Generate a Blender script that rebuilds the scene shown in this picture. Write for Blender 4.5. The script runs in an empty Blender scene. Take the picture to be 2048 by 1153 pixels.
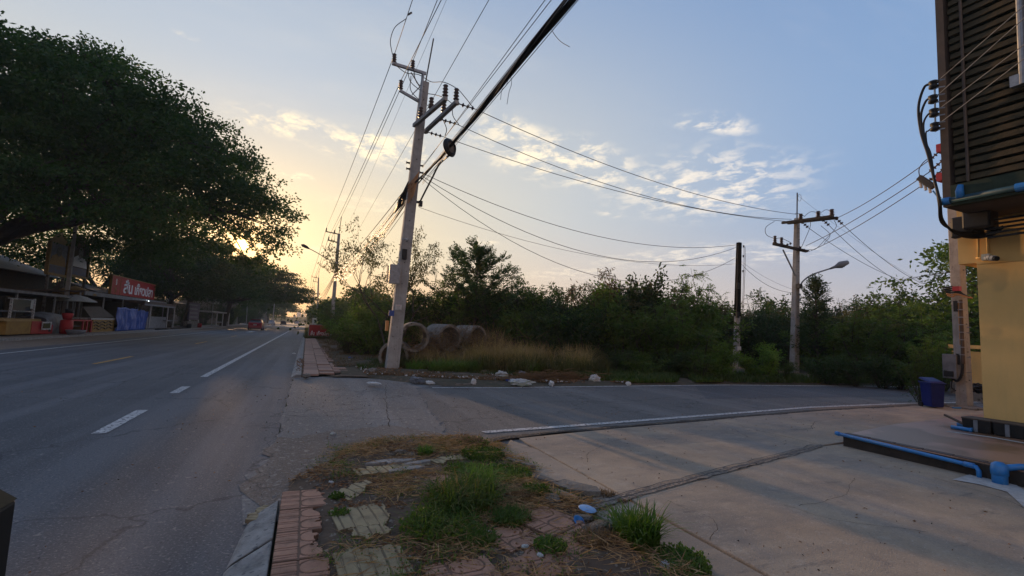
import bpy, math, random
import numpy as np
from mathutils import Vector, Matrix, noise as mnoise
random.seed(7); rng = np.random.default_rng(7)
SC = bpy.context.scene; COL = SC.collection
PI = math.pi

# ------------------------------------------------------------------ camera
FPX = 940.0; PITCH = math.atan(86/940.); ROLL = math.atan(.045); CH = 1.45; YAW = math.radians(23.35257)
def _basis():
    f = Vector((math.sin(YAW)*math.cos(PITCH), math.cos(YAW)*math.cos(PITCH), math.sin(PITCH)))
    r0 = Vector((math.cos(YAW), -math.sin(YAW), 0)); u0 = r0.cross(f)
    return r0*math.cos(ROLL)+u0*math.sin(ROLL), -r0*math.sin(ROLL)+u0*math.cos(ROLL), f
CR, CU, CF = _basis()
CAM = Vector((0, 0, CH))
cd = bpy.data.cameras.new('camera'); cam = bpy.data.objects.new('camera', cd); COL.objects.link(cam)
cd.sensor_width = 36; cd.lens = 36*FPX/2048; cd.clip_start = .05; cd.clip_end = 6000
cam.matrix_world = Matrix(((CR.x, CU.x, -CF.x, 0), (CR.y, CU.y, -CF.y, 0), (CR.z, CU.z, -CF.z, CH), (0, 0, 0, 1)))
SC.camera = cam
# measured picture points -> places in the world
def ray(px, py): return CF + CR*((px-1024)/FPX) - CU*((py-576.5)/FPX)
def G(px, py, z=0.): d = ray(px, py); return CAM + d*((z-CH)/d.z)
def AX(px, py, x): d = ray(px, py); return CAM + d*(x/d.x)
def AY(px, py, y): d = ray(px, py); return CAM + d*(y/d.y)

# ------------------------------------------------------------------ light
SUN = ray(484, 489).normalized()
SUN_EL = math.asin(SUN.z); SUN_AZ = math.atan2(SUN.x, SUN.y)
SC.view_settings.view_transform = 'Standard'; SC.view_settings.look = 'None'
SC.view_settings.exposure = EXPOSURE = 0.68; SC.view_settings.gamma = 1; SC.view_settings.use_curve_mapping = False
W = bpy.data.worlds.new('World'); SC.world = W; W.use_nodes = True
def sky():
    nt = W.node_tree; nt.nodes.clear(); N = nt.nodes.new; L = nt.links.new
    def val(x, sock):
        if hasattr(x, 'node'): L(x, sock)
        else: sock.default_value = x
    def M(op, a, b=0., c=0., clamp=False):
        n = N('ShaderNodeMath'); n.operation = op; n.use_clamp = clamp
        val(a, n.inputs[0]); val(b, n.inputs[1])
        if len(n.inputs) > 2: val(c, n.inputs[2])
        return n.outputs[0]
    def VM(op, a, b=(0, 0, 0)):
        n = N('ShaderNodeVectorMath'); n.operation = op; val(a, n.inputs[0]); val(b, n.inputs[1])
        return n.outputs['Value'] if op in ('DOT_PRODUCT', 'LENGTH') else n.outputs[0]
    def MIX(f, a, b, mode='MIX'):
        n = N('ShaderNodeMix'); n.data_type = 'RGBA'; n.blend_type = mode; n.clamp_factor = True
        val(f, n.inputs[0]); val(a, n.inputs[6]); val(b, n.inputs[7]); return n.outputs[2]
    def MR(x, a, b, c=0., d=1., smooth=True):
        n = N('ShaderNodeMapRange'); n.interpolation_type = 'SMOOTHSTEP' if smooth else 'LINEAR'
        val(x, n.inputs[0]); n.inputs[1].default_value = a; n.inputs[2].default_value = b; n.inputs[3].default_value = c; n.inputs[4].default_value = d
        return n.outputs[0]
    tc = N('ShaderNodeTexCoord').outputs['Generated']
    d = VM('NORMALIZE', tc)
    st = N('ShaderNodeTexSky'); st.sky_type = 'NISHITA'; st.sun_disc = False
    st.sun_elevation = SUN_EL; st.sun_rotation = SUN_AZ; st.altitude = 0; st.air_density = 1.0; st.dust_density = 1.0; st.ozone_density = 1.6
    sep = N('ShaderNodeSeparateXYZ'); L(d, sep.inputs[0]); z = sep.outputs[2]
    base = MIX(1., st.outputs[0], (.1, .1, .1, 1), 'MULTIPLY')
    # evening air: the sky at this hour as measured colours by height and by angle from the sun
    sd = VM('DOT_PRODUCT', d, tuple(SUN)); ang = M('ARCCOSINE', sd)
    el = M('ARCSINE', z)
    def grad(c0, c1, c2, e1, e2_): return MIX(MR(el, e1, e2_), MIX(MR(el, -.02, e1), c0, c1), c2)
    away = grad((.52, .48, .49, 1), (.25, .385, .61, 1), (.135, .255, .50, 1), .30, .95)
    mid = grad((.80, .60, .44, 1), (.58, .60, .60, 1), (.27, .38, .57, 1), .26, .80)
    near = grad((1.05, .52, .18, 1), (.86, .72, .46, 1), (.46, .55, .66, 1), .15, .50)
    e2 = MIX(MR(ang, .12, .70), near, mid); e3 = MIX(MR(ang, .50, 1.25), e2, away)
    back = grad((.66, .49, .44, 1), (.50, .47, .54, 1), (.23, .29, .45, 1), .35, 1.1)   # the pinkish counter-glow opposite the sunset
    e3 = MIX(MR(ang, 1.25, 2.3), e3, back)
    skyc = MIX(.94, base, e3)
    # clouds
    uv = VM('DIVIDE', d, (1, 1, 1))
    dz = M('ADD', M('MAXIMUM', z, 0.), .10)
    cmb = N('ShaderNodeCombineXYZ'); L(M('DIVIDE', sep.outputs[0], dz), cmb.inputs[0]); L(M('DIVIDE', sep.outputs[1], dz), cmb.inputs[1])
    P = cmb.outputs[0]
    def uvp(px, py):
        r = ray(px, py).normalized(); q = max(r.z, 0)+.10; return Vector((r.x/q, r.y/q))
    wob = N('ShaderNodeTexNoise'); wob.inputs['Scale'].default_value = 2.2; wob.inputs['Detail'].default_value = 3; L(P, wob.inputs['Vector'])
    wv = VM('SCALE', VM('SUBTRACT', wob.outputs['Color'], (.5, .5, .5))); wv.node.inputs['Scale'].default_value = .30
    P2 = VM('ADD', P, wv)
    blobs = [((440, 222), (700, 268), 26, .8), ((620, 262), (860, 330), 34, 1.), ((930, 250), (1250, 385), 46, 1.), ((980, 235), (1130, 300), 22, .8),
             ((1270, 425), (1610, 322), 62, .9), ((1350, 232), (1520, 262), 26, .9), ((540, 352), (610, 355), 8, .9), ((350, 70), (384, 92), 5, .5),
             ((1180, 528), (1740, 500), 16, .6), ((930, 485), (1010, 490), 6, .5), ((1030, 555), (1240, 540), 10, .45), ((1190, 425), (1260, 432), 7, .5),
             ((600, 505), (700, 495), 12, .5), ((640, 395), (860, 420), 14, .35), ((1000, 150), (1060, 158), 10, .35)]
    tot = None
    for a, b, w, s in blobs:
        ua, ub = uvp(*a), uvp(*b); c = (ua+ub)/2; h = (ub-ua)
        dx, dy = b[0]-a[0], b[1]-a[1]; q = math.hypot(dx, dy); cx, cy = (a[0]+b[0])/2, (a[1]+b[1])/2
        un = uvp(cx-dy/q*w, cy+dx/q*w)-c
        ax = h.normalized(); perp = abs(un.x*-ax.y+un.y*ax.x)
        mp = N('ShaderNodeMapping'); mp.vector_type = 'TEXTURE'; L(P2, mp.inputs[0])
        mp.inputs[1].default_value = (c.x, c.y, 0); mp.inputs[2].default_value = (0, 0, math.atan2(ax.y, ax.x)); mp.inputs[3].default_value = (h.length*.62, max(perp, .02)*1.35, 1)
        v = MR(VM('LENGTH', mp.outputs[0]), .30, 1.05, s, 0.)
        tot = v if tot is None else M('MAXIMUM', tot, v)
    n1 = N('ShaderNodeTexNoise'); n1.inputs['Scale'].default_value = 7.5; n1.inputs['Detail'].default_value = 9; n1.inputs['Roughness'].default_value = .66; n1.inputs['Distortion'].default_value = .25
    mp = N('ShaderNodeMapping'); mp.inputs[2].default_value = (0, 0, .9); mp.inputs[3].default_value = (1.15, 1., 1); L(P, mp.inputs[0]); L(mp.outputs[0], n1.inputs['Vector'])
    thin = MR(n1.outputs[0], .44, .62)
    cl = M('MULTIPLY', M('MULTIPLY', tot, thin), .95)
    # a trace of thin streaks everywhere else
    n2 = N('ShaderNodeTexNoise'); n2.inputs['Scale'].default_value = 1.3; n2.inputs['Detail'].default_value = 6; n2.inputs['Roughness'].default_value = .6
    mp2 = N('ShaderNodeMapping'); mp2.inputs[2].default_value = (0, 0, .5); mp2.inputs[3].default_value = (.5, 1.6, 1); L(P, mp2.inputs[0]); L(mp2.outputs[0], n2.inputs['Vector'])
    cl = M('ADD', cl, MR(n2.outputs[0], .52, .8, 0, .16), clamp=True)
    ccol = MIX(MR(ang, .2, 1.3), (1.15, .98, .68, 1), (.84, .79, .76, 1))
    skyc = MIX(cl, skyc, ccol)
    # glow of the low sun and its disc
    g1 = M('MULTIPLY', M('EXPONENT', M('MULTIPLY', ang, -8.)), .50)
    g2 = M('MULTIPLY', M('EXPONENT', M('MULTIPLY', ang, -30.)), 2.2)
    disc = MR(ang, .0090, .0115, 5., 0.)
    glow = MIX(1., (1, .50, .12, 1), (1, 1, 1, 1), 'MULTIPLY')
    gs = VM('SCALE', glow); L(M('ADD', g1, g2), gs.node.inputs['Scale'])
    ds = VM('SCALE', (1., .50, .10)); L(disc, ds.node.inputs['Scale'])
    tot2 = VM('ADD', VM('ADD', skyc, gs), ds)
    bg = N('ShaderNodeBackground'); L(tot2, bg.inputs[0]); bg.inputs[1].default_value = SKY_STRENGTH
    out = N('ShaderNodeOutputWorld'); L(bg.outputs[0], out.inputs[0])
SKY_STRENGTH = .70
sky()
sl = bpy.data.lights.new('sun', 'SUN'); sl.energy = 2.5; sl.angle = math.radians(.7); sl.color = (1, .60, .30)
so = bpy.data.objects.new('sun', sl); COL.objects.link(so); so.rotation_euler = SUN.to_track_quat('Z', 'Y').to_euler()

# ------------------------------------------------------------------ materials
def srgb(r, g, b):
    f = lambda c: (c/255/12.92) if c/255 <= .04045 else ((c/255+.055)/1.055)**2.4
    return (f(r), f(g), f(b), 1)
def c4(c): return tuple(c)+(1,) if len(c) == 3 else tuple(c)
def pm(name, c1, c2=None, scale=4., rough=.8, bump=0., bscale=None, metal=0., spec=.3, trans=None, spots=None, tint=0.):
    """colour c1 broken up by c2 in two octaves of noise, optional bump, optional translucency"""
    m = bpy.data.materials.new(name); m.use_nodes = True; nt = m.node_tree; N = nt.nodes.new; L = nt.links.new
    b = nt.nodes['Principled BSDF']; b.inputs['Roughness'].default_value = rough; b.inputs['Metallic'].default_value = metal
    b.inputs['Specular IOR Level'].default_value = spec
    c1 = c4(c1); c2 = c4(c2) if c2 else tuple(x*.7 for x in c1[:3])+(1,)
    tc = N('ShaderNodeTexCoord')
    n = N('ShaderNodeTexNoise'); n.inputs['Scale'].default_value = scale; n.inputs['Detail'].default_value = 8; n.inputs['Roughness'].default_value = .65; L(tc.outputs['Object'], n.inputs['Vector'])
    r = N('ShaderNodeMapRange'); r.inputs[1].default_value = .35; r.inputs[2].default_value = .65; L(n.outputs[0], r.inputs[0])
    mx = N('ShaderNodeMix'); mx.data_type = 'RGBA'; L(r.outputs[0], mx.inputs[0]); mx.inputs[6].default_value = c1; mx.inputs[7].default_value = c2
    col = mx.outputs[2]
    if spots:
        sc_, thr, cs = spots
        v = N('ShaderNodeTexNoise'); v.inputs['Scale'].default_value = sc_; v.inputs['Detail'].default_value = 2; L(tc.outputs['Object'], v.inputs['Vector'])
        q = N('ShaderNodeMapRange'); q.inputs[1].default_value = thr; q.inputs[2].default_value = thr+.05; L(v.outputs[0], q.inputs[0])
        m2 = N('ShaderNodeMix'); m2.data_type = 'RGBA'; L(q.outputs[0], m2.inputs[0]); L(col, m2.inputs[6]); m2.inputs[7].default_value = c4(cs); col = m2.outputs[2]
    if tint:
        oi = N('ShaderNodeObjectInfo'); hs = N('ShaderNodeHueSaturation')
        q = N('ShaderNodeMapRange'); L(oi.outputs['Random'], q.inputs[0]); q.inputs[3].default_value = 1-tint; q.inputs[4].default_value = 1+tint
        L(q.outputs[0], hs.inputs['Value']); L(col, hs.inputs['Color']); col = hs.outputs[0]
    L(col, b.inputs['Base Color'])
    if bump:
        bn = N('ShaderNodeTexNoise'); bn.inputs['Scale'].default_value = bscale or scale*6; bn.inputs['Detail'].default_value = 6; L(tc.outputs['Object'], bn.inputs['Vector'])
        bp = N('ShaderNodeBump'); bp.inputs['Strength'].default_value = min(1, bump); bp.inputs['Distance'].default_value = .02; L(bn.outputs[0], bp.inputs['Height']); L(bp.outputs[0], b.inputs['Normal'])
    if trans:
        tr = N('ShaderNodeBsdfTranslucent'); hs = N('ShaderNodeMix'); hs.data_type = 'RGBA'; hs.blend_type = 'MULTIPLY'; hs.inputs[0].default_value = 1
        L(col, hs.inputs[6]); hs.inputs[7].default_value = (1.5, 1.6, .6, 1); L(hs.outputs[2], tr.inputs[0])
        ms = N('ShaderNodeMixShader'); ms.inputs[0].default_value = trans; L(b.outputs[0], ms.inputs[1]); L(tr.outputs[0], ms.inputs[2])
        L(ms.outputs[0], nt.nodes['Material Output'].inputs[0])
    return m
def leafm(name, c1, c2, trans=.35, tint=.25): return pm(name, c1, c2, scale=1.1, rough=.6, spec=.2, trans=trans, tint=tint)
MT = {}
MT['leaf_dark'] = leafm('leaf_dark', (.022, .050, .016), (.040, .070, .022))
MT['leaf_tree'] = leafm('leaf_tree', (.017, .045, .012), (.034, .070, .016), .40)
MT['leaf_mid'] = leafm('leaf_mid', (.045, .10, .020), (.085, .12, .025))
MT['leaf_olive'] = leafm('leaf_olive', (.060, .070, .022), (.09, .075, .03))
MT['leaf_red'] = leafm('leaf_red', (.10, .045, .03), (.07, .06, .03))
MT['leaf_bright'] = leafm('leaf_bright', (.075, .165, .025), (.13, .21, .04))
MT['grass'] = leafm('grass', (.065, .13, .024), (.12, .17, .038), .4)
MT['straw'] = leafm('straw', (.42, .30, .15), (.28, .18, .08), .35)
MT['straw_dark'] = leafm('straw_dark', (.19, .12, .06), (.12, .075, .04), .2)
MT['straw_mix'] = pm('straw_mix', (.48, .32, .16), (.20, .11, .06), 22, .9, trans=.15)
MT['bark'] = pm('bark', (.06, .05, .04), (.035, .03, .025), 5, .9, .6)
MT['concrete'] = pm('concrete', (.34, .32, .29), (.24, .22, .20), 2.5, .85, .35, 60, tint=.06)
MT['pole_concrete'] = pm('pole_concrete', (.36, .35, .33), (.25, .24, .225), 3, .85, .3, 70, spots=(14, .66, (.16, .15, .14)))
MT['old_concrete'] = pm('old_concrete', (.23, .21, .18), (.12, .11, .095), 3, .9, .8, 30, spots=(7, .56, (.09, .075, .06)))
MT['kerb'] = pm('kerb', (.36, .34, .31), (.19, .18, .165), 7, .9, .8, 45, spots=(26, .6, (.15, .145, .14)))
MT['steel'] = pm('steel', (.32, .33, .34), (.22, .22, .23), 8, .5, metal=.6)
MT['black_rubber'] = pm('black_rubber', (.012, .012, .013), (.02, .02, .02), 8, .55)
MT['porcelain'] = pm('porcelain', (.05, .028, .022), (.035, .02, .018), 8, .3)
MT['wire'] = pm('wire', (.035, .034, .034), (.05, .05, .05), 8, .6)
MT['blue_pvc'] = pm('blue_pvc', (.02, .17, .48), (.03, .22, .50), 8, .4, spec=.5)
MT['yellow_wall'] = pm('yellow_wall', (.80, .50, .18), (.70, .44, .155), 1.1, .8, .35, 130, spots=(1.3, .56, (.60, .39, .15)))
def streaky(m, colr, amt, sx=9., sz=.55):
    nt = m.node_tree; N = nt.nodes.new; L = nt.links.new; b = nt.nodes['Principled BSDF']; src = b.inputs['Base Color'].links[0].from_socket
    tc = N('ShaderNodeTexCoord').outputs['Object']; mp = N('ShaderNodeMapping'); mp.inputs[3].default_value = (sx, sx, sz); L(tc, mp.inputs[0]); n = N('ShaderNodeTexNoise'); n.inputs['Scale'].default_value = 1.; n.inputs['Detail'].default_value = 7; n.inputs['Roughness'].default_value = .7; L(mp.outputs[0], n.inputs['Vector'])
    r = N('ShaderNodeMapRange'); L(n.outputs[0], r.inputs[0]); r.inputs[1].default_value = .50; r.inputs[2].default_value = .72; r.inputs[4].default_value = amt; x = N('ShaderNodeMix'); x.data_type = 'RGBA'; L(r.outputs[0], x.inputs[0]); L(src, x.inputs[6]); x.inputs[7].default_value = c4(colr); L(x.outputs[2], b.inputs['Base Color'])
streaky(MT['yellow_wall'], (.52, .35, .14), .38, 2.2, .35); streaky(MT['pole_concrete'], (.15, .14, .13), .6, 14, .4); streaky(MT['blue_pvc'], (.08, .18, .33), .7, 20, 20)
MT['dark_wood'] = pm('dark_wood', (.075, .05, .022), (.04, .032, .014), 7, .8, .3)
MT['white_paint'] = pm('white_paint', (.62, .61, .58), (.36, .355, .35), 9, .75, spots=(24, .54, (.13, .13, .135)))
MT['yellow_paint'] = pm('yellow_paint', (.55, .30, .06), (.30, .19, .07), 7, .8, spots=(38, .58, (.14, .13, .13)))
MT['plastic_white'] = pm('plastic_white', (.60, .61, .65), (.42, .43, .47), 20, .4, trans=.3)
MT['paper'] = pm('paper', (.6, .6, .58), (.5, .5, .48), 20, .8)
MT['red_paint'] = pm('red_paint', (.38, .02, .02), (.28, .016, .018), 3, .5)
MT['blue_tarp'] = pm('blue_tarp', (.05, .11, .38), (.03, .07, .26), 5, .5, .3, 9)
MT['yellow_vinyl'] = pm('yellow_vinyl', (.30, .175, .035), (.22, .12, .03), 3, .6)
MT['grey_sheet'] = pm('grey_sheet', (.19, .20, .22), (.11, .115, .125), 3, .6)
MT['rust_sheet'] = pm('rust_sheet', (.11, .08, .06), (.07, .055, .045), 3, .8)
MT['white_letter'] = pm('white_letter', (.78, .77, .74), (.62, .6, .58), 12, .6)
MT['gold'] = pm('gold', (.30, .19, .05), (.2, .12, .03), 6, .5)
MT['glass'] = pm('glass', (.05, .06, .07), (.04, .05, .06), 3, .08, spec=.8)
MT['bin_blue'] = pm('bin_blue', (.012, .022, .16), (.01, .018, .12), 5, .45)

def asphalt(name, c1, c2, brown, bscale, speck=.60, rough=.74, cracks=True):
    m = bpy.data.materials.new(name); m.use_nodes = True; nt = m.node_tree; N = nt.nodes.new; L = nt.links.new
    b = nt.nodes['Principled BSDF']; b.inputs['Roughness'].default_value = rough; b.inputs['Specular IOR Level'].default_value = .4
    tc = N('ShaderNodeTexCoord').outputs['Object']
    def noi(s, det=4, ro=.6, vec=tc):
        n = N('ShaderNodeTexNoise'); n.inputs['Scale'].default_value = s; n.inputs['Detail'].default_value = det; n.inputs['Roughness'].default_value = ro; L(vec, n.inputs['Vector']); return n.outputs[0]
    def mr(x, a, b_, c=0, d=1):
        r = N('ShaderNodeMapRange'); L(x, r.inputs[0]); r.inputs[1].default_value = a; r.inputs[2].default_value = b_; r.inputs[3].default_value = c; r.inputs[4].default_value = d; return r.outputs[0]
    def mix(f, a, c, mode='MIX'):
        x = N('ShaderNodeMix'); x.data_type = 'RGBA'; x.blend_type = mode
        for s, v in ((x.inputs[0], f), (x.inputs[6], a), (x.inputs[7], c)):
            if hasattr(v, 'node'): L(v, s)
            else: s.default_value = v
        return x.outputs[2]
    st = N('ShaderNodeMapping'); st.inputs[3].default_value = (1, .12, 1); L(tc, st.inputs[0])
    col = mix(mr(noi(.5, 6), .35, .65), c4(c1), c4(c2))
    col = mix(mr(noi(1.6, 5, .6, st.outputs[0]), .45, .75, 0, .5), col, c4(c2))
    col = mix(mr(noi(.22, 7, .7), .56, .72, 0, .55), col, c4(brown))
    s2 = N('ShaderNodeMapping'); s2.inputs[3].default_value = (1.3, .03, 1); L(tc, s2.inputs[0]); col = mix(mr(noi(1., 4, .6, s2.outputs[0]), .48, .62, 0, .5), col, tuple(min(1, q*1.7) for q in c1)+(1,))
    col = mix(mr(noi(.9, 8, .75), .60, .66, 0, .5), col, (.035, .035, .038, 1))
    col = mix(mr(noi(55, 2), .55, .70, 0, .75), col, (.26, .25, .24, 1))
    col = mix(mr(noi(48, 2), .28, .42, .8, 0), col, (.02, .02, .022, 1))
    col = mix(mr(noi(13, 3), speck+.05, speck+.08, 0, .45), col, (.34, .31, .27, 1))
    if cracks:
        v = N('ShaderNodeTexVoronoi'); v.feature = 'DISTANCE_TO_EDGE'; v.inputs['Scale'].default_value = .35
        ad = N('ShaderNodeVectorMath'); ad.operation = 'MULTIPLY_ADD'; nn = N('ShaderNodeTexNoise'); nn.inputs['Scale'].default_value = 2.5; nn.inputs['Detail'].default_value = 5; L(tc, nn.inputs['Vector'])
        L(nn.outputs['Color'], ad.inputs[0]); ad.inputs[1].default_value = (.7, .7, .7); L(tc, ad.inputs[2]); L(ad.outputs[0], v.inputs['Vector'])
        col = mix(mr(v.outputs['Distance'], .002, .008, .55, 0), col, (.015, .015, .015, 1))
    L(col, b.inputs['Base Color'])
    bp = N('ShaderNodeBump'); bp.inputs['Strength'].default_value = .55; bp.inputs['Distance'].default_value = .012; L(noi(bscale, 3, .7), bp.inputs['Height']); L(bp.outputs[0], b.inputs['Normal'])
    return m
MT['asphalt'] = asphalt('asphalt', (.088, .090, .096), (.060, .063, .070), (.12, .10, .085), 70)
MT['asphalt_side'] = asphalt('asphalt_side', (.105, .102, .098), (.075, .075, .074), (.15, .115, .08), 60)
MT['asphalt_patch'] = asphalt('asphalt_patch', (.06, .063, .07), (.05, .052, .058), (.08, .075, .07), 60, cracks=False)
MT['asphalt_worn'] = asphalt('asphalt_worn', (.135, .132, .128), (.10, .10, .10), (.13, .105, .088), 34, .54)
MT['dirt'] = pm('dirt', (.125, .086, .058), (.065, .046, .032), 1.3, .95, .9, 14, spots=(22, .62, (.22, .18, .14)))
MT['sand'] = pm('sand', (.22, .17, .13), (.15, .12, .095), 1.5, .95, .5, 30, spots=(40, .62, (.3, .27, .23)))
MT['soil_green'] = pm('soil_green', (.055, .05, .03), (.04, .055, .022), .5, .95, .8, 6)
MT['litter'] = pm('litter', (.30, .165, .08), (.12, .065, .035), 14, .9, tint=.1)
MT['footway'] = pm('footway', (.30, .25, .21), (.2, .17, .15), .8, .9, .3, 20)
def slab_material():
    m = pm('slab_concrete', (.42, .33, .235), (.26, .212, .16), .9, .9, .35, 120, tint=.05); nt = m.node_tree; N = nt.nodes.new; L = nt.links.new
    b = nt.nodes['Principled BSDF']; src = b.inputs['Base Color'].links[0].from_socket
    tc = N('ShaderNodeTexCoord').outputs['Object']
    def layer(src, sc, lo, hi, amt, colr, rot=0., sx=1., sy=1., det=7):
        mp = N('ShaderNodeMapping'); mp.inputs[2].default_value = (0, 0, rot); mp.inputs[3].default_value = (sx, sy, 1); L(tc, mp.inputs[0])
        n = N('ShaderNodeTexNoise'); n.inputs['Scale'].default_value = sc; n.inputs['Detail'].default_value = det; n.inputs['Roughness'].default_value = .7; L(mp.outputs[0], n.inputs['Vector'])
        r = N('ShaderNodeMapRange'); L(n.outputs[0], r.inputs[0]); r.inputs[1].default_value = lo; r.inputs[2].default_value = hi; r.inputs[4].default_value = amt
        x = N('ShaderNodeMix'); x.data_type = 'RGBA'; L(r.outputs[0], x.inputs[0]); L(src, x.inputs[6]); x.inputs[7].default_value = c4(colr); return x.outputs[2]
    c = layer(src, .55, .5, .68, .7, (.22, .215, .215), .9, 1, .35)
    c = layer(c, .8, .52, .7, .5, (.36, .26, .17), .4, .5, 1.2)
    c = layer(c, .55, .50, .62, .6, (.17, .155, .14), 1.1, .4, 1.8)
    c = layer(c, 5, .56, .66, .5, (.42, .36, .29))
    c = layer(c, 1.9, .60, .66, .6, (.12, .11, .10), .2, .35, 1.3)
    c = layer(c, 3.2, .58, .7, .5, (.17, .145, .13))
    c = layer(c, 60, .55, .7, .5, (.16, .15, .14), det=2)
    c = layer(c, 70, .6, .72, .55, (.55, .5, .44), det=2)
    L(c, b.inputs['Base Color']); return m
MT['slab'] = slab_material(); MT['joint_dirt'] = pm('joint_dirt', (.03, .024, .02), (.05, .04, .03), 9, .95)

# ------------------------------------------------------------------ helpers
WL = {}
def link(o, parent=None):
    COL.objects.link(o)
    if parent is not None: o.parent = parent
    return o
def props(o, label=None, cat=None, group=None, kind=None):
    if label: o['label'] = label
    if cat: o['category'] = cat
    if group: o['group'] = group
    if kind: o['kind'] = kind
    return o
def thing(name, label, cat, loc=(0, 0, 0), group=None):
    o = bpy.data.objects.new(name, None); o.empty_display_size = .2; link(o); o.location = loc; WL[o] = Vector(loc)
    return props(o, label, cat, group)
def wloc(o):
    return WL.get(o, Vector((0, 0, 0)))
class MB:
    def __init__(s): s.v = []; s.f = []
    def add(s, vs, fs):
        k = len(s.v); s.v += [tuple(x) for x in vs]; s.f += [tuple(i+k for i in f) for f in fs]; return s
    def box(s, c, d, rz=0., rx=0., ry=0., taper=1.):
        hx, hy, hz = d[0]/2, d[1]/2, d[2]/2; R = Matrix.Rotation(rz, 3, 'Z') @ Matrix.Rotation(ry, 3, 'Y') @ Matrix.Rotation(rx, 3, 'X'); c = Vector(c); vs = []
        for z in (-hz, hz):
            t = 1 if z < 0 else taper
            for x, y in ((-hx, -hy), (hx, -hy), (hx, hy), (-hx, hy)): vs.append(c + R @ Vector((x*t, y*t, z)))
        return s.add(vs, [(3, 2, 1, 0), (4, 5, 6, 7), (0, 1, 5, 4), (1, 2, 6, 5), (2, 3, 7, 6), (3, 0, 4, 7)])
    def bar(s, a, b, w, h=None, up=(0, 0, 1), w2=None, h2=None):
        a = Vector(a); b = Vector(b); d = (b-a).normalized(); h = h or w; w2 = w2 or w; h2 = h2 or (h if w2 == w else w2)
        x = d.cross(Vector(up));
        if x.length < 1e-4: x = d.cross(Vector((1, 0, 0)))
        x.normalize(); y = x.cross(d); vs = []
        for p, ww, hh in ((a, w, h), (b, w2, h2)):
            for i, j in ((-1, -1), (1, -1), (1, 1), (-1, 1)): vs.append(p + x*i*ww/2 + y*j*hh/2)
        return s.add(vs, [(3, 2, 1, 0), (4, 5, 6, 7), (0, 1, 5, 4), (1, 2, 6, 5), (2, 3, 7, 6), (3, 0, 4, 7)])
    def tube(s, pts, r, n=8, cap=True):
        pts = [Vector(p) for p in pts]; k = len(pts); rs = r if isinstance(r, (list, tuple)) else [r]*k; vs = []; fs = []; x = None
        for i, p in enumerate(pts):
            d = (pts[min(i+1, k-1)] - pts[max(i-1, 0)])
            d = d.normalized() if d.length > 1e-9 else Vector((0, 0, 1))
            if x is None: x = d.orthogonal().normalized()
            x = x - d*x.dot(d)
            x = x.normalized() if x.length > 1e-6 else d.orthogonal().normalized()
            y = d.cross(x)
            for j in range(n):
                t = 2*PI*j/n; vs.append(p + (x*math.cos(t)+y*math.sin(t))*rs[i])
        for i in range(k-1):
            for j in range(n):
                a = i*n+j; b = i*n+(j+1) % n; fs.append((a, b, b+n, a+n))
        if cap: fs += [tuple(range(n-1, -1, -1)), tuple((k-1)*n+j for j in range(n))]
        return s.add(vs, fs)
    def lathe(s, c, prof, n=16, axis=(0, 0, 1), x0=None):
        c = Vector(c); a = Vector(axis).normalized(); x = a.orthogonal().normalized(); y = a.cross(x); vs = []; fs = []
        for r, h in prof:
            for j in range(n):
                t = 2*PI*j/n; vs.append(c + a*h + (x*math.cos(t)+y*math.sin(t))*r)
        for i in range(len(prof)-1):
            for j in range(n):
                p = i*n+j; q = i*n+(j+1) % n; fs.append((p, q, q+n, p+n))
        if prof[0][0] > 1e-6 and prof[0] != prof[-1]: fs.append(tuple(range(n-1, -1, -1)))
        if prof[-1][0] > 1e-6 and prof[0] != prof[-1]: fs.append(tuple((len(prof)-1)*n+j for j in range(n)))
        return s.add(vs, fs)
    def prism(s, poly, z0, z1):
        n = len(poly); A = sum(poly[i][0]*poly[(i+1) % n][1]-poly[(i+1) % n][0]*poly[i][1] for i in range(n))
        if A < 0: poly = poly[::-1]
        vs = [(p[0], p[1], z0) for p in poly]+[(p[0], p[1], z1) for p in poly]
        return s.add(vs, [tuple(range(n-1, -1, -1)), tuple(range(n, 2*n))]+[(i, (i+1) % n, n+(i+1) % n, n+i) for i in range(n)])
    def slabpoly(s, pts, off):
        """a flat polygon of 3-D points given thickness along vector off"""
        n = len(pts); off = Vector(off); vs = [Vector(p) for p in pts]; vs += [p+off for p in vs]
        return s.add(vs, [tuple(range(n-1, -1, -1)), tuple(range(n, 2*n))]+[(i, (i+1) % n, n+(i+1) % n, n+i) for i in range(n)])
    def build(s, name, mat, parent=None, smooth=False, bevel=0., kind=None):
        off = wloc(parent) if parent is not None else Vector((0, 0, 0))
        me = bpy.data.meshes.new(name); me.from_pydata([(v[0]-off.x, v[1]-off.y, v[2]-off.z) for v in s.v], [], s.f)
        me.materials.append(MT[mat] if isinstance(mat, str) else mat)
        if smooth: me.polygons.foreach_set('use_smooth', [True]*len(me.polygons))
        o = bpy.data.objects.new(name, me); link(o, parent); WL[o] = off.copy()
        if bevel:
            bm = o.modifiers.new('b', 'BEVEL'); bm.width = bevel; bm.segments = 2; bm.limit_method = 'ANGLE'
        if kind: o['kind'] = kind
        return o
def mesh_np(name, V, F, mat):
    """V (n,3), F (m,4) or (m,3) -> mesh"""
    me = bpy.data.meshes.new(name); n, k = F.shape
    me.vertices.add(len(V)); me.vertices.foreach_set('co', np.ascontiguousarray(V, np.float32).ravel())
    me.loops.add(n*k); me.loops.foreach_set('vertex_index', F.astype(np.int32).ravel())
    me.polygons.add(n); me.polygons.foreach_set('loop_start', np.arange(0, n*k, k, dtype=np.int32)); me.polygons.foreach_set('loop_total', np.full(n, k, np.int32))
    me.update(calc_edges=True); me.materials.append(MT[mat] if isinstance(mat, str) else mat); return me
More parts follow.
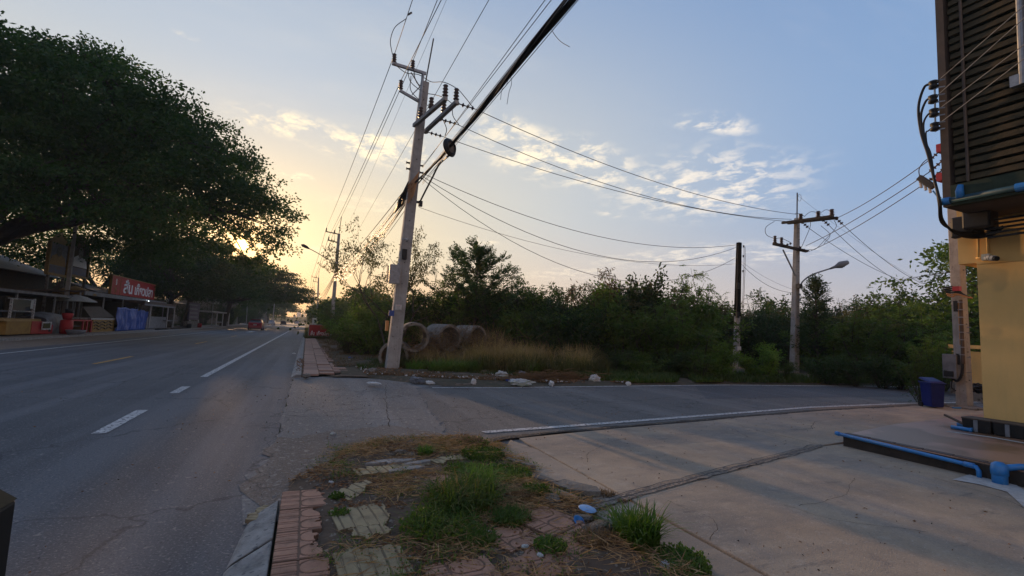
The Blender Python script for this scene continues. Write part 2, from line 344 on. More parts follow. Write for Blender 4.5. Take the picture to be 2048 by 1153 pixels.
def nobj(name, me, parent=None, loc=None, kind=None):
    o = bpy.data.objects.new(name, me); link(o, parent)
    if loc is not None: o.location = loc
    WL[o] = wloc(parent) if parent is not None else Vector(loc or (0, 0, 0))
    if kind: o['kind'] = kind
    return o
def struct(o): o['kind'] = 'structure'; return o
def unit(a): return a/np.maximum(np.linalg.norm(a, axis=1, keepdims=True), 1e-9)
def leaves(P, D, L, Wd, R=rng):
    """rhombic leaves: base P, direction D"""
    n = len(P); D = unit(D); S = unit(np.cross(D, R.normal(size=(n, 3)))); L = np.broadcast_to(L, n)[:, None]; Wd = np.broadcast_to(Wd, n)[:, None]
    V = np.stack([P, P+D*L*.5+S*Wd/2, P+D*L, P+D*L*.5-S*Wd/2], 1).reshape(-1, 3)
    return V, np.arange(4*n).reshape(n, 4)
def fronds(P, D, L, k=7, lw=(.10, .03), droop=.25, R=rng):
    """feathery compound leaves: k pairs of leaflets on each rachis"""
    n = len(P); D = unit(D); S = unit(np.cross(D, np.array([0, 0, 1.])+R.normal(size=(n, 3))*.5)); L = np.broadcast_to(L, n)
    Ps, Ds, Ls = [], [], []
    for i in range(k):
        t = (i+.8)/k; c = P + D*(L*t)[:, None]; c[:, 2] -= droop*L*t*t
        for sg in (-1, 1):
            Ps.append(c); Ds.append(S*sg + D*.6 + R.normal(size=(n, 3))*.18 + np.array([0, 0, -.25])); Ls.append(np.full(n, lw[0])*(1-.5*abs(t-.45)))
    P2 = np.concatenate(Ps); D2 = np.concatenate(Ds); L2 = np.concatenate(Ls)
    return leaves(P2, D2, L2, lw[1], R)
def join(parts):
    Vs, Fs, k = [], [], 0
    for V, F in parts: Vs.append(V); Fs.append(F+k); k += len(V)
    return np.concatenate(Vs), np.concatenate(Fs)
def blades(P, H, lean, w, R=rng, seg=3):
    """grass blades that arch over; quads strips"""
    n = len(P); az = R.uniform(0, 2*PI, n); D = np.stack([np.cos(az), np.sin(az), np.zeros(n)], 1); S = np.stack([-np.sin(az), np.cos(az), np.zeros(n)], 1)
    H = np.broadcast_to(H, n); lean = np.broadcast_to(lean, n); rows = []
    for i in range(seg+1):
        t = i/seg; c = P + D*(H*lean*t*t)[:, None]; c[:, 2] += H*(t-.45*np.minimum(lean, 1.2)*t*t); ww = w*(1-t)**.7*.5+.0006
        rows.append((c-S*ww, c+S*ww))
    V = np.stack([x for r in rows for x in r], 1).reshape(-1, 3); m = 2*(seg+1); F = []
    for i in range(seg): F.append(np.stack([np.arange(n)*m+2*i, np.arange(n)*m+2*i+1, np.arange(n)*m+2*i+3, np.arange(n)*m+2*i+2], 1))
    return V, np.concatenate(F)
def dup(root, loc, rz=0., scale=None, label=None, group=None):
    r = root.copy(); COL.objects.link(r); r.location = loc; r.rotation_euler = (0, 0, rz); WL[r] = Vector(loc)
    if scale: r.scale = (scale,)*3 if not hasattr(scale, '__len__') else scale
    if label: r['label'] = label
    if group: r['group'] = group
    for ch in list(root.children):
        c = ch.copy(); COL.objects.link(c); c.parent = r
        for g in ch.children:
            d = g.copy(); COL.objects.link(d); d.parent = c
    return r
def spline(pts, n=6):
    P = [Vector(p) for p in pts]; P = [P[0]*2-P[1]]+P+[P[-1]*2-P[-2]]; out = []
    for i in range(1, len(P)-2):
        for k in range(n):
            t = k/n; a, b, c, d = P[i-1:i+3]; out.append(.5*((2*b)+(c-a)*t+(2*a-5*b+4*c-d)*t*t+(3*b-a-3*c+d)*t**3))
    return out+[P[-2]]
def text_mesh(name, body, size, mat, parent, origin, xdir, ydir, depth=.01, width=None, height=None):
    """flat lettering as thin raised letters"""
    cu = bpy.data.curves.new(name, 'FONT'); cu.body = body; cu.size = size; cu.extrude = depth; cu.offset = size*.022; cu.align_x = 'CENTER'; cu.align_y = 'CENTER'
    to = bpy.data.objects.new(name, cu); COL.objects.link(to); bpy.context.view_layer.update()
    me = bpy.data.meshes.new_from_object(to.evaluated_get(bpy.context.evaluated_depsgraph_get())); bpy.data.objects.remove(to)
    co = np.array([v.co[:] for v in me.vertices]); lo, hi = co.min(0), co.max(0); me.transform(Matrix.Translation((-(lo[0]+hi[0])/2, -(lo[1]+hi[1])/2, 0)))
    if width: me.transform(Matrix.Diagonal((width/(hi[0]-lo[0]), (height/(hi[1]-lo[1]) if height else 1), 1, 1)))
    me.name = name; x = Vector(xdir).normalized(); y = Vector(ydir).normalized(); z = x.cross(y)
    off = Vector(origin)-wloc(parent)
    me.transform(Matrix(((x.x, y.x, z.x, off.x), (x.y, y.y, z.y, off.y), (x.z, y.z, z.z, off.z), (0, 0, 0, 1))))
    me.materials.clear(); me.materials.append(MT[mat]); o = bpy.data.objects.new(name, me); link(o, parent); WL[o] = wloc(parent); return o
def sheet(poly, z, name, mat, parent=None):
    m = MB(); n = len(poly); A = sum(poly[i][0]*poly[(i+1) % n][1]-poly[(i+1) % n][0]*poly[i][1] for i in range(n))
    if A < 0: poly = poly[::-1]
    m.add([(p[0], p[1], z) for p in poly], [tuple(range(n))]); return m.build(name, mat, parent)
def strip(L_, R_, z, name, mat, parent=None):
    m = MB(); k = len(L_); m.add([(p[0], p[1], z) for p in L_]+[(p[0], p[1], z) for p in R_], [(i, k+i, k+i+1, i+1) if (R_[0][0]-L_[0][0])*(L_[1][1]-L_[0][1])-(R_[0][1]-L_[0][1])*(L_[1][0]-L_[0][0]) > 0 else (i, i+1, k+i+1, k+i) for i in range(k-1)])
    return m.build(name, mat, parent)

# ================================================================== THE SETTING
FAR = 1150.
def ground():
    m = MB(); n = 40
    m.add([(math.cos(2*PI*i/n)*FAR, math.sin(2*PI*i/n)*FAR, -.03) for i in range(n)], [tuple(range(n))])
    struct(m.build('ground', 'soil_green'))
ground()
ROAD_R = -.22
struct(sheet([(-9.7, -12), (ROAD_R, -12), (ROAD_R, 1100), (-9.7, 1100)], 0., 'main_road', 'asphalt'))
struct(sheet([(-12.2, -12), (-9.7, -12), (-9.7, 1100), (-12.2, 1100)], -.008, 'road_shoulder', 'sand'))
# worn asphalt mouth where the side road meets the main road, with a ragged border
def ragged(a, b, n, amp, seed):
    out = []
    for i in range(n+1):
        t = i/n; p = Vector(a).lerp(Vector(b), t); q = Vector((b[1]-a[1], a[0]-b[0])).normalized()*(mnoise.noise(Vector((t*n*.37, seed, 0)))*amp+mnoise.noise(Vector((t*n*1.7, seed, 4)))*amp*.5)
        out.append((p.x+q.x, p.y+q.y))
    return out
mouth = ragged((-.22, 13.6), (-.22, 6.6), 40, .12, 1)+ragged((-.22, 6.6), (-.38, 4.6), 16, .18, 2)+[(-.3, 3.9), (2.4, 3.9), (2.4, 5.5)]+ragged((1.9, 5.9), (1.98, 7.4), 10, .15, 3)+ragged((1.98, 7.4), (2.5, 11.2), 24, .14, 5)+[(3.2, 11.6), (4.2, 13.2), (2., 13.9)]
struct(sheet(mouth, .004, 'side_road_mouth', 'asphalt_worn'))
near = [(1.7, 5.2), (2.34, 5.5), (4.49, 5.9), (7.68, 6.3), (10.85, 6.6), (14.9, 6.7), (25, 6.7), (60, 2.5), (110, -8)]
far_ = [(1.7, 11.75), (2.5, 11.62), (4.6, 11.45), (8., 11.6), (12.8, 11.75), (15.95, 11.4), (25, 10.6), (60, 6.4), (110, -4)]
struct(strip(near, far_, -.004, 'side_road', 'asphalt_side'))
struct(sheet([(9.2, 8.9), (26, 8.1), (25, 10.6), (15.95, 11.35), (13.2, 11.7), (11.4, 11.5)], 0., 'road_patch', 'asphalt_patch'))
# crumbled edge between the side road and the slabs, and the dirt washed against it
def crumbled_edge():
    m = MB(); V = []; n = 160; X_ = [2.0, 2.6, 4.5, 7.7, 10.8, 14.8]; Y_ = [5.7, 6.02, 6.28, 6.66, 6.98, 7.1]
    for i in range(n+1):
        x = 2.0+12.8*i/n; y = float(np.interp(x, X_, Y_)); a = .09+.10*mnoise.noise(Vector((x*1.3, 0, 0)))+.05*mnoise.noise(Vector((x*6, 3, 0))); b = .10+.07*mnoise.noise(Vector((x*2.3, 9, 0)))+.05*mnoise.noise(Vector((x*9, 6, 0)))
        V += [(x, y-a, .0225), (x, y-.02, .030), (x, y+b, .004)]
    m.add(V, [(3*i, 3*i+3, 3*i+4, 3*i+1) for i in range(n)]+[(3*i+1, 3*i+4, 3*i+5, 3*i+2) for i in range(n)]); struct(m.build('road_edge', pm('road_edge', (.075, .065, .055), (.04, .036, .033), 7, .95, 1., 25, spots=(26, .6, (.2, .16, .12))), smooth=True))
crumbled_edge()
# painted lines
def line_strip(x, y0, y1, w, name, mat, wob=0.):
    n = max(2, int((y1-y0)/3)); m = MB(); V = []; F = []
    for i in range(n+1):
        y = y0+(y1-y0)*i/n; V += [(x-w/2, y, .006), (x+w/2, y, .006)]
    m.add(V, [(2*i, 2*i+1, 2*i+3, 2*i+2) for i in range(n)]); return struct(m.build(name, mat))
for y0, y1 in ((7.25, 8.9), (10.75, 11.75), (4.0, 4.9)): line_strip(-2.18, y0, y1, .15, 'white_dash', 'white_paint') if y0 > 5 else None
line_strip(-2.19, 13.6, 900, .15, 'white_lane_line', 'white_paint')
line_strip(-8.85, -8, 900, .12, 'white_edge_line', 'white_paint')
for k in range(9): line_strip(-5.38, 16.9+k*13.2, 20.1+k*13.2, .12, 'yellow_dash', 'yellow_paint')
for k in range(3): line_strip(-5.9, 60+k*14, 66+k*14, .5, 'pale_road_mark', 'white_paint')
def path_strip(pts, w, z, name, mat):
    m = MB(); V = []; k = len(pts)
    for i, p in enumerate(pts):
        a = Vector(pts[max(i-1, 0)]); b = Vector(pts[min(i+1, k-1)]); d = (b-a).normalized(); q = Vector((-d.y, d.x))*w/2
        V += [(p[0]-q.x, p[1]-q.y, z), (p[0]+q.x, p[1]+q.y, z)]
    m.add(V, [(2*i, 2*i+1, 2*i+3, 2*i+2) for i in range(k-1)]); return struct(m.build(name, mat))
path_strip([(2.42, 6.4), (4.49, 6.62), (7.68, 7.0), (10.85, 7.38), (14.9, 7.46), (25, 6.9), (60, 2.8)], .13, .004, 'side_white_line', 'white_paint')
path_strip([(2.9, 11.3), (4.6, 11.2), (8., 11.35), (12.8, 11.5), (15.95, 11.2), (25, 10.4)], .12, .006, 'side_white_line_far', 'white_paint')
path_strip([(10.6, 7.2), (13, 7.32), (15.5, 7.28)], .25, -.001, 'sand_edge', 'sand')
# left footway with its kerb stones
struct(sheet([(-24, -12), (-12.35, -12), (-12.35, 300), (-24, 300)], .06, 'left_footway', 'footway'))
def kerb_row():
    m = MB(); m.box((0, 0, 0), (.18, .96, .2)); o = m.build('kerb_stone', 'kerb', bevel=.02); me = o.data; k0 = o
    par = struct(MB().box((-12.26, 44, -.03), (.16, 112, .08)).build('left_kerb', 'kerb'))
    for i in range(100):
        q = k0 if i == 0 else o.copy()
        if i: COL.objects.link(q)
        q.location = (-12.25, -8+i*1.0, .0+random.uniform(-.008, .008)); q.rotation_euler = (0, 0, random.uniform(-.01, .01)); q.parent = par
kerb_row()
# concrete forecourt in cast slabs
FC = struct(sheet([(2.24, 1.), (16.6, 1.), (16.6, 7.0), (10.8, 6.95), (7.7, 6.6), (4.5, 6.2), (2.6, 5.9), (2.24, 5.3)], -.012, 'forecourt', 'joint_dirt'))
def slab(poly, z=.02):
    o = MB().prism(poly, -.08, z).build('slab', 'slab', FC, bevel=.012); return o
g = .012
def jy(x): return 3.42+(x-2.22)*.235 if x < 7 else 4.56
slab([(2.26, 1), (2.735-g, 1), (2.735-g, jy(2.735)-g*2), (2.26, jy(2.26)-g*2)], .014)
slab([(2.26, jy(2.26)+g*2), (2.735-g, jy(2.735)+g*2), (2.735-g, 5.3), (2.6, 5.85), (2.3, 5.35)], .018)
slab([(2.735+g, 1), (7.9, 1), (7.9, jy(7)-.02), (6.9, jy(6.9)-g*2), (2.735+g, jy(2.735)-g*2)], .022)
slab([(2.735+g, jy(2.735)+g*2), (6.9, jy(6.9)+g*2), (6.9, 6.45), (4.5, 6.18), (2.735+g, 5.9)], .018)
slab([(6.9+g, jy(6.9)+g*2), (10.8, 5.0), (10.8, 6.9), (7.7, 6.58), (6.9+g, 6.46)], .02)
slab([(10.8+g, 5.0), (16.5, 5.0), (16.5, 6.95), (14.8, 7.1), (10.8+g, 6.9)], .02)
def crack_band():
    m = MB(); V = []; n = 70; P = [(2.2, 3.42), (3.2, 3.68), (4.2, 3.91), (5.5, 4.2), (6.9, 4.53)]
    for i in range(n+1):
        x = 2.2+4.7*i/n; y = float(np.interp(x, [p[0] for p in P], [p[1] for p in P])); w = .055*(1+.5*mnoise.noise(Vector((x*2, 1, 0))))*(1.25-.5*i/n)
        V += [(x, y-w*(1+.8*mnoise.noise(Vector((x*9, 4, 0)))), .0262), (x+.03, y+w*(1+.8*mnoise.noise(Vector((x*9, 9, 0)))), .0262)]
    m.add(V, [(2*i, 2*i+2, 2*i+3, 2*i+1) for i in range(n)]); struct(m.build('crack_filler', pm('crack_filler', (.24, .20, .165), (.115, .098, .085), 11, .95, 1., 40, spots=(30, .54, (.30, .25, .20)))))
    for k in range(3):
        R = random.Random(k); pts = []
        for i in range(40):
            x = 2.25+4.5*i/39; y = float(np.interp(x, [p[0] for p in P], [p[1] for p in P]))+(-.07+.07*k)+.035*mnoise.noise(Vector((x*4, k*5, 0))); pts.append((x, y))
        mm = MB(); V = []
        for i, (x, y) in enumerate(pts): w = .006*(1+.8*mnoise.noise(Vector((x*12, k, 7)))); V += [(x, y-w, .0282), (x, y+w, .0282)]
        mm.add(V, [(2*i, 2*i+2, 2*i+3, 2*i+1) for i in range(39)]); struct(mm.build('crack', 'black_rubber'))
crack_band()
def hairline(pts, w, name='crack', z=.0245):
    P = []; pts = [(p.x, p.y) for p in spline([Vector((a, b, 0)) for a, b in pts], 4)]
    for a, b in zip(pts[:-1], pts[1:]):
        for i in range(5): t = i/5; x = a[0]+(b[0]-a[0])*t; y = a[1]+(b[1]-a[1])*t; P.append((x+.05*mnoise.noise(Vector((x*3, y*3, 1)))+.012*mnoise.noise(Vector((x*15, y*15, 3))), y+.05*mnoise.noise(Vector((x*3, y*3, 7)))+.012*mnoise.noise(Vector((x*15, y*15, 9)))))
    V = []
    for i, (x, y) in enumerate(P):
        a = Vector(P[max(i-1, 0)]); b = Vector(P[min(i+1, len(P)-1)]); d = (b-a).normalized(); ww = w*(.5+abs(mnoise.noise(Vector((i*.3, w, 0))))*1.6); V += [(x-d.y*-ww, y-d.x*ww, z), (x+d.y*-ww, y+d.x*ww, z)]
    m = MB(); m.add(V, [(2*i, 2*i+1, 2*i+3, 2*i+2) for i in range(len(P)-1)]); struct(m.build(name, 'joint_dirt'))
for pts, w in (([(4.1, 2.9), (4.9, 3.0), (5.6, 3.35)], .0022), ([(3.0, 4.6), (3.4, 5.1), (4.3, 5.6)], .0025), ([(4.6, 2.2), (4.1, 2.6), (4.0, 3.0)], .002), ([(8., 5.4), (8.8, 5.9), (9.9, 6.1)], .004), ([(6.2, 5.2), (6.5, 5.7), (6.4, 6.3)], .003), ([(2.75, 2.6), (3.1, 2.9), (3.05, 3.4)], .002), ([(5.9, 1.9), (6.4, 2.4), (6.6, 3.1)], .003)): hairline(pts, w)
for pts, w in (([(-3.6, 9.5), (-3.3, 11), (-3.5, 14), (-3.3, 19)], .004), ([(.3, 8.2), (1.1, 8.6), (1.9, 8.4)], .006), ([(.2, 10.4), (.9, 10.1), (1.5, 10.9), (2.3, 10.8)], .006), ([(3.4, 8.4), (4.8, 8.9), (6.5, 8.7), (8.8, 9.3)], .008), ([(1.2, 7.0), (1.5, 9.3), (1.9, 12)], .007)): hairline(pts, w, 'road_crack', .0085)


# right-hand pavement across the side road, tile by tile
PV = struct(sheet([(-.02, 13.75), (.4, 13.8), (.9, 14.2), (1.25, 14.4), (1.25, 46), (-.02, 46)], .05, 'pavement', 'dirt'))
def far_tiles():
    m = MB(); m.box((0, 0, 0), (.385, .385, .05)); o = m.build('tile', pm('pavement_tile', (.36, .22, .16), (.27, .18, .14), 1.5, .85, .4, 26, tint=.22), bevel=.008); first = True
    for r in range(80):
        for c in range(3):
            if c == 2 and (random.random() < .35+r*.004 or r == 0): continue
            if r == 0 and c == 1: continue
            if c == 1 and random.random() < .06: continue
            if 40 < r and c == 2: continue
            q = o if first else o.copy()
            if not first: COL.objects.link(q)
            first = False; q.parent = PV
            q.location = (.22+c*.4+random.uniform(-.006, .006), 13.8+r*.4+random.uniform(-.006, .006), .055+random.uniform(-.006, .008)+(random.uniform(-.012, .014) if c == 2 else 0)); q.rotation_euler = (random.uniform(-.01, .01)*(3 if c == 2 else 1), random.uniform(-.01, .01), random.uniform(-.015, .015)*(3 if c == 2 else 1))
far_tiles()
def near_kerb():
    par = struct(MB().box((-.12, 30, -.04), (.2, 33, .06)).build('right_kerb', 'kerb')); first = None
    for i in range(33):
        if first is None:
            m = MB(); m.add([(-.14, -.485, -.06), (.1, -.485, -.06), (.1, -.485, .085), (-.02, -.485, .085), (-.14, .485, -.06), (.1, .485, -.06), (.1, .485, .085), (-.02, .485, .085), (-.14, -.485, .01), (-.14, .485, .01)],
                            [(0, 1, 2, 3, 8), (9, 7, 6, 5, 4), (3, 2, 6, 7), (8, 3, 7, 9), (0, 8, 9, 4), (1, 5, 6, 2)])
            q = first = m.build('kerb_stone', 'kerb', bevel=.01)
        else: q = first.copy(); COL.objects.link(q)
        q.location = (-.12, 13.9+i*.99, random.uniform(-.01, .005)); q.parent = par; q.rotation_euler = (0, 0, random.uniform(-.008, .008))
near_kerb()

# ------------------------------------------------------------------ the broken pavement corner in front of the camera
def vz(x, y):
    """height of the dirt on the near corner"""
    e = min(x+.12, 2.33-x+max(0, (3.2-y))*.1, 6.25-y+(.0 if x > .9 else (x-.9)*1.45))
    b = .085*max(0, min(1, e/.35))
    n = mnoise.noise(Vector((x*1.7, y*1.7, 3)))*.022+mnoise.noise(Vector((x*6, y*6, 1)))*.010+mnoise.noise(Vector((x*19, y*19, 1)))*.004
    return b+n*min(1, max(0, e/.2)) - .012
def near_dirt():
    nx, ny = 150, 260; x0, x1, y0, y1 = -.075, 2.46, 1.2, 6.35; V = []; F = []
    for j in range(ny+1):
        for i in range(nx+1):
            x = x0+(x1-x0)*i/nx; y = y0+(y1-y0)*j/ny; V.append((x, y, vz(x, y)))
    for j in range(ny):
        for i in range(nx):
            a = j*(nx+1)+i
            if max(V[a][2], V[a+1][2], V[a+nx+1][2], V[a+nx+2][2]) > .002: F.append((a, a+1, a+nx+2, a+nx+1))
    m = MB(); m.add(V, F); struct(m.build('dirt_verge', 'dirt', smooth=True))
near_dirt()
# big sloping kerb stone next to it
def big_kerb():
    par = thing('kerb_block', 'cracked pale concrete kerb ramp at the end of the near pavement', 'kerb', (-.2, 3., 0))
    z = .085
    a = MB(); a.add([(-.40, 2.0, -.05), (-.09, 2.0, -.05), (-.09, 2.0, z), (-.32, 2.0, .02), (-.36, 3.25, -.05), (-.09, 3.4, -.05), (-.09, 3.4, z), (-.30, 3.22, .03)], [(0, 1, 2, 3), (7, 6, 5, 4), (3, 2, 6, 7), (0, 3, 7, 4), (1, 5, 6, 2)])
    a.build('kerb_stone', 'kerb', par, bevel=.012)
    a = MB(); a.add([(-.36, 3.27, -.05), (-.09, 3.42, -.05), (-.09, 3.42, z+.006), (-.29, 3.25, .034), (-.30, 3.98, -.05), (-.09, 4.12, -.05), (-.09, 4.12, z), (-.25, 3.98, .03)], [(0, 1, 2, 3), (7, 6, 5, 4), (3, 2, 6, 7), (0, 3, 7, 4), (1, 5, 6, 2)])
    a.build('kerb_stone', 'kerb', par, bevel=.012)
    a = MB(); a.add([(-.30, 3.99, -.05), (-.09, 4.13, -.05), (-.09, 4.13, z-.01), (-.24, 3.99, .028), (-.22, 4.22, -.05), (-.09, 4.3, -.05), (-.09, 4.27, .03), (-.2, 4.2, .0)], [(0, 1, 2, 3), (7, 6, 5, 4), (3, 2, 6, 7), (0, 3, 7, 4), (1, 5, 6, 2)])
    a.build('kerb_end', 'old_concrete', par, bevel=.01)
big_kerb()
# pressed pavement tiles: a height field with its grooves, clipped to a broken outline
def groove_red(u, v):
    """distance to the nearest groove; u,v in 0..1"""
    d = 9.
    if v < .5:
        d = min(d, abs(v-.02), abs(v-.5))
    # U-loops on the right half
    cx, cy, r = .62, .26, .17
    q = math.hypot(max(abs(u-cx)-.10, 0), max(abs(v-cy)-.02, 0)); d = min(d, abs(q-r))
    cx, cy = .62, .76; q = math.hypot(max(abs(u-cx)-.10, 0), max(abs(v-cy)-.02, 0)); d = min(d, abs(q-r))
    for w in (.10, .17, .35, .42, .60, .67, .85, .92):
        if u < .34: d = min(d, abs(v-w)*1.2)
    d = min(d, abs(u-.34)*1.2)
    return d
def groove_rib(u, v): return abs((u*5) % 1-.5)/5*1.0
def tile_piece(name, size, mat_dirty, fn, outline, seed, nres=52, depth=.007, thick=.03):
    """outline: function (u,v)->bool for what is left of the tile"""
    V = []; F = []; idx = {}
    keep = set()
    for j in range(nres):
        for i in range(nres):
            if outline((i+.5)/nres, (j+.5)/nres): keep.add((i, j))
    def vid(i, j):
        if (i, j) not in idx:
            u, v = i/nres, j/nres; dd = fn(u, v); z = -depth*max(0, 1-dd/.02)**.5 if dd < .02 else 0
            e = min(u, v, 1-u, 1-v); z -= .004*max(0, 1-e/.02)
            z += mnoise.noise(Vector((u*9, v*9, seed)))*.0015
            idx[(i, j)] = len(V); V.append(((u-.5)*size, (v-.5)*size, z))
        return idx[(i, j)]
    for i, j in keep: F.append((vid(i, j), vid(i+1, j), vid(i+1, j+1), vid(i, j+1)))
    # walls round the broken outline
    base = {}
    def bid(i, j):
        if (i, j) not in base: x, y, z = V[vid(i, j)]; base[(i, j)] = len(V); V.append((x, y, -thick))
        return base[(i, j)]
    for i, j in keep:
        for (di, dj, a, b) in ((0, -1, (i, j), (i+1, j)), (1, 0, (i+1, j), (i+1, j+1)), (0, 1, (i+1, j+1), (i, j+1)), (-1, 0, (i, j+1), (i, j))):
            if (i+di, j+dj) not in keep: F.append((vid(*b), vid(*a), bid(*a), bid(*b)))
    me = bpy.data.meshes.new(name); me.from_pydata(V, [], F); me.materials.append(mat_dirty); return me
def groove_mat(name, c1, c2, dirt):
    m = pm(name, c1, c2, 7, .85, .4, 90, tint=.14); nt = m.node_tree; N = nt.nodes.new; L = nt.links.new; b = nt.nodes['Principled BSDF']; src = b.inputs['Base Color'].links[0].from_socket
    tc = N('ShaderNodeTexCoord').outputs['Object']; sp = N('ShaderNodeSeparateXYZ'); L(tc, sp.inputs[0]); r = N('ShaderNodeMapRange'); L(sp.outputs[2], r.inputs[0]); r.inputs[1].default_value = -.004; r.inputs[2].default_value = -.0015; r.inputs[3].default_value = .75; r.inputs[4].default_value = 0
    n = N('ShaderNodeTexNoise'); n.inputs['Scale'].default_value = 9; n.inputs['Detail'].default_value = 6; L(tc, n.inputs['Vector']); r2 = N('ShaderNodeMapRange'); L(n.outputs[0], r2.inputs[0]); r2.inputs[1].default_value = .52; r2.inputs[2].default_value = .7; r2.inputs[4].default_value = .55
    mxm = N('ShaderNodeMath'); mxm.operation = 'MAXIMUM'; L(r.outputs[0], mxm.inputs[0]); L(r2.outputs[0], mxm.inputs[1])
    x = N('ShaderNodeMix'); x.data_type = 'RGBA'; L(mxm.outputs[0], x.inputs[0]); L(src, x.inputs[6]); x.inputs[7].default_value = c4(dirt); L(x.outputs[2], b.inputs['Base Color']); return m
RED = groove_mat('red_tile', (.45, .24, .155), (.32, .18, .12), (.10, .068, .048))
YEL = groove_mat('yellow_tile', (.42, .335, .19), (.31, .245, .145), (.12, .09, .06))
def ragged_outline(seed, cut, rough=.16):
    def f(u, v):
        n = mnoise.noise(Vector((u*4, v*4, seed)))*rough+mnoise.noise(Vector((u*11, v*11, seed)))*rough*.4
        return all(a*(u-.5)+b*(v-.5)+c+n > 0 for a, b, c in cut)
    return f
full = lambda u, v: True
NEAR = thing('tiled_pavement', 'remains of red and yellow patterned paving tiles in the near dirt', 'pavement', (1., 3., 0)); NEAR['kind'] = 'structure'
del NEAR['category']
rf = tile_piece('tile', .395, RED, groove_red, full, 1)
variants = {}
TP = []
def near_tile(px, py, kind, cut=None, rz=0., z=.09, tilt=(0, 0), seed=0, xy=None, sc=1.):
    p = G(px, py, z) if xy is None else Vector((xy[0], xy[1], z))
    TP.append((p.x, p.y)); z -= .003
    mat, fn = (RED, groove_red) if kind == 'r' else (YEL, groove_rib)
    me = rf if (kind == 'r' and cut is None) else tile_piece('tile', .395, mat, fn, ragged_outline(seed, cut) if cut else full, seed)
    o = bpy.data.objects.new('tile', me); link(o, NEAR); WL[o] = wloc(NEAR); o.location = Vector((p.x, p.y, z))-wloc(NEAR); o.rotation_euler = (tilt[0], tilt[1], rz); o.scale = (sc, sc, 1)
cR = [(-1, .2, .18)]; 
for k in range(6):
    y = 2.05+k*.405
    near_tile(0, 0, 'r', cut=[(-1, 0, .05+.1*(k % 3))] if k > 1 else [(-1, -.3, .35)], xy=(.125, y), z=.093+.002*(k % 2), seed=k+3)
near_tile(0, 0, 'r', cut=[(0, -1, .3)], xy=(.53, 2.46), z=.088, seed=12); near_tile(0, 0, 'r', xy=(.54, 2.04), z=.09)
near_tile(1095, 1038, 'r', rz=.42, z=.10, tilt=(.03, .02)); near_tile(1022, 1076, 'r', cut=[(1, .1, .4), (0, 1, .35)], rz=.22, z=.088, seed=21); near_tile(1150, 1068, 'r', cut=[(-1, .2, .4)], rz=.3, z=.085, seed=22)
near_tile(1060, 1128, 'r', rz=.12, z=.088, cut=[(.2, -1, .3), (1, 0, .4)], seed=23); near_tile(930, 1150, 'r', rz=.05, z=.09, cut=[(0, -1, .45)], seed=24); near_tile(1165, 1110, 'r', rz=.2, z=.08, cut=[(-.3, 1, .1)], seed=28)
near_tile(880, 963, 'r', rz=.1, z=.086, cut=[(.3, 1, .1), (1, 0, .3)], seed=25)
near_tile(725, 1030, 'y', rz=.12, z=.095, cut=[(0, 1, .5), (-1, .2, .45)], seed=31); near_tile(738, 1056, 'y', rz=.1, z=.092, cut=[(.2, 1, .25), (1, 0, .3), (-1, 0, .3)], seed=32)
near_tile(745, 1122, 'y', rz=.05, z=.095, cut=[(0, -1, .4), (-.6, -.3, .4)], seed=33); near_tile(672, 1122, 'y', cut=[(1, 0, -.05), (0, -1, .3)], rz=.05, z=.09, seed=37)
near_tile(710, 983, 'y', rz=.55, z=.10, tilt=(.05, -.12), cut=[(-.4, 1, .12), (0, -1, .3)], seed=34); near_tile(755, 940, 'y', rz=.2, z=.10, cut=[(0, 1, .2), (0, -1, .3)], seed=35); near_tile(820, 930, 'y', rz=.25, z=.092, cut=[(0, 1, .1), (0, -1, .2)], seed=36)
near_tile(900, 917, 'y', rz=.3, z=.09, cut=[(0, 1, .15), (0, -1, .2)], seed=38); near_tile(520, 1023, 'y', rz=1.2, z=.05, cut=[(0, 1, .05), (0, -1, .15)], seed=39, sc=.7)
# stone kerb pieces lying along the top of the mound, and odd stones
def rock_mesh(name, mat, seed, sq=(1, 1, .6)):
    import bmesh
    bm = bmesh.new(); bmesh.ops.create_icosphere(bm, subdivisions=3, radius=1.)
    for v in bm.verts:
        d = v.co.normalized(); k = max(abs(d.x), abs(d.y), abs(d.z)); r = (.75/k*.5+.5)*(1+.22*mnoise.noise(d*1.6+Vector((seed*3.1, 0, 0)))+.07*mnoise.noise(d*6+Vector((seed, 2, 0))))
        v.co = Vector((d.x*sq[0], d.y*sq[1], d.z*sq[2]))*r
    me = bpy.data.meshes.new(name); bm.to_mesh(me); bm.free(); me.materials.append(MT[mat]); return me
ROCKS = [rock_mesh('stone', 'old_concrete', i, (1, .8, .55)) for i in range(4)]
def stone(px, py, r, label, z=.05, sc=(1, 1, 1), rz=None, mat=None, name='stone', cat='stone', grp=None, zz=None):
    p = G(px, py, z); me = ROCKS[random.randrange(4)]
    if mat: me = rock_mesh(name, mat, random.random()*9, (1, .8, .55))
    o = nobj(name, me, None, (p.x, p.y, z+r*.3*sc[2])); o.scale = (r*sc[0], r*sc[1], r*sc[2]); o.rotation_euler = (random.uniform(-.2, .2), random.uniform(-.2, .2), random.uniform(0, 3) if rz is None else rz); props(o, label, cat, grp); return o
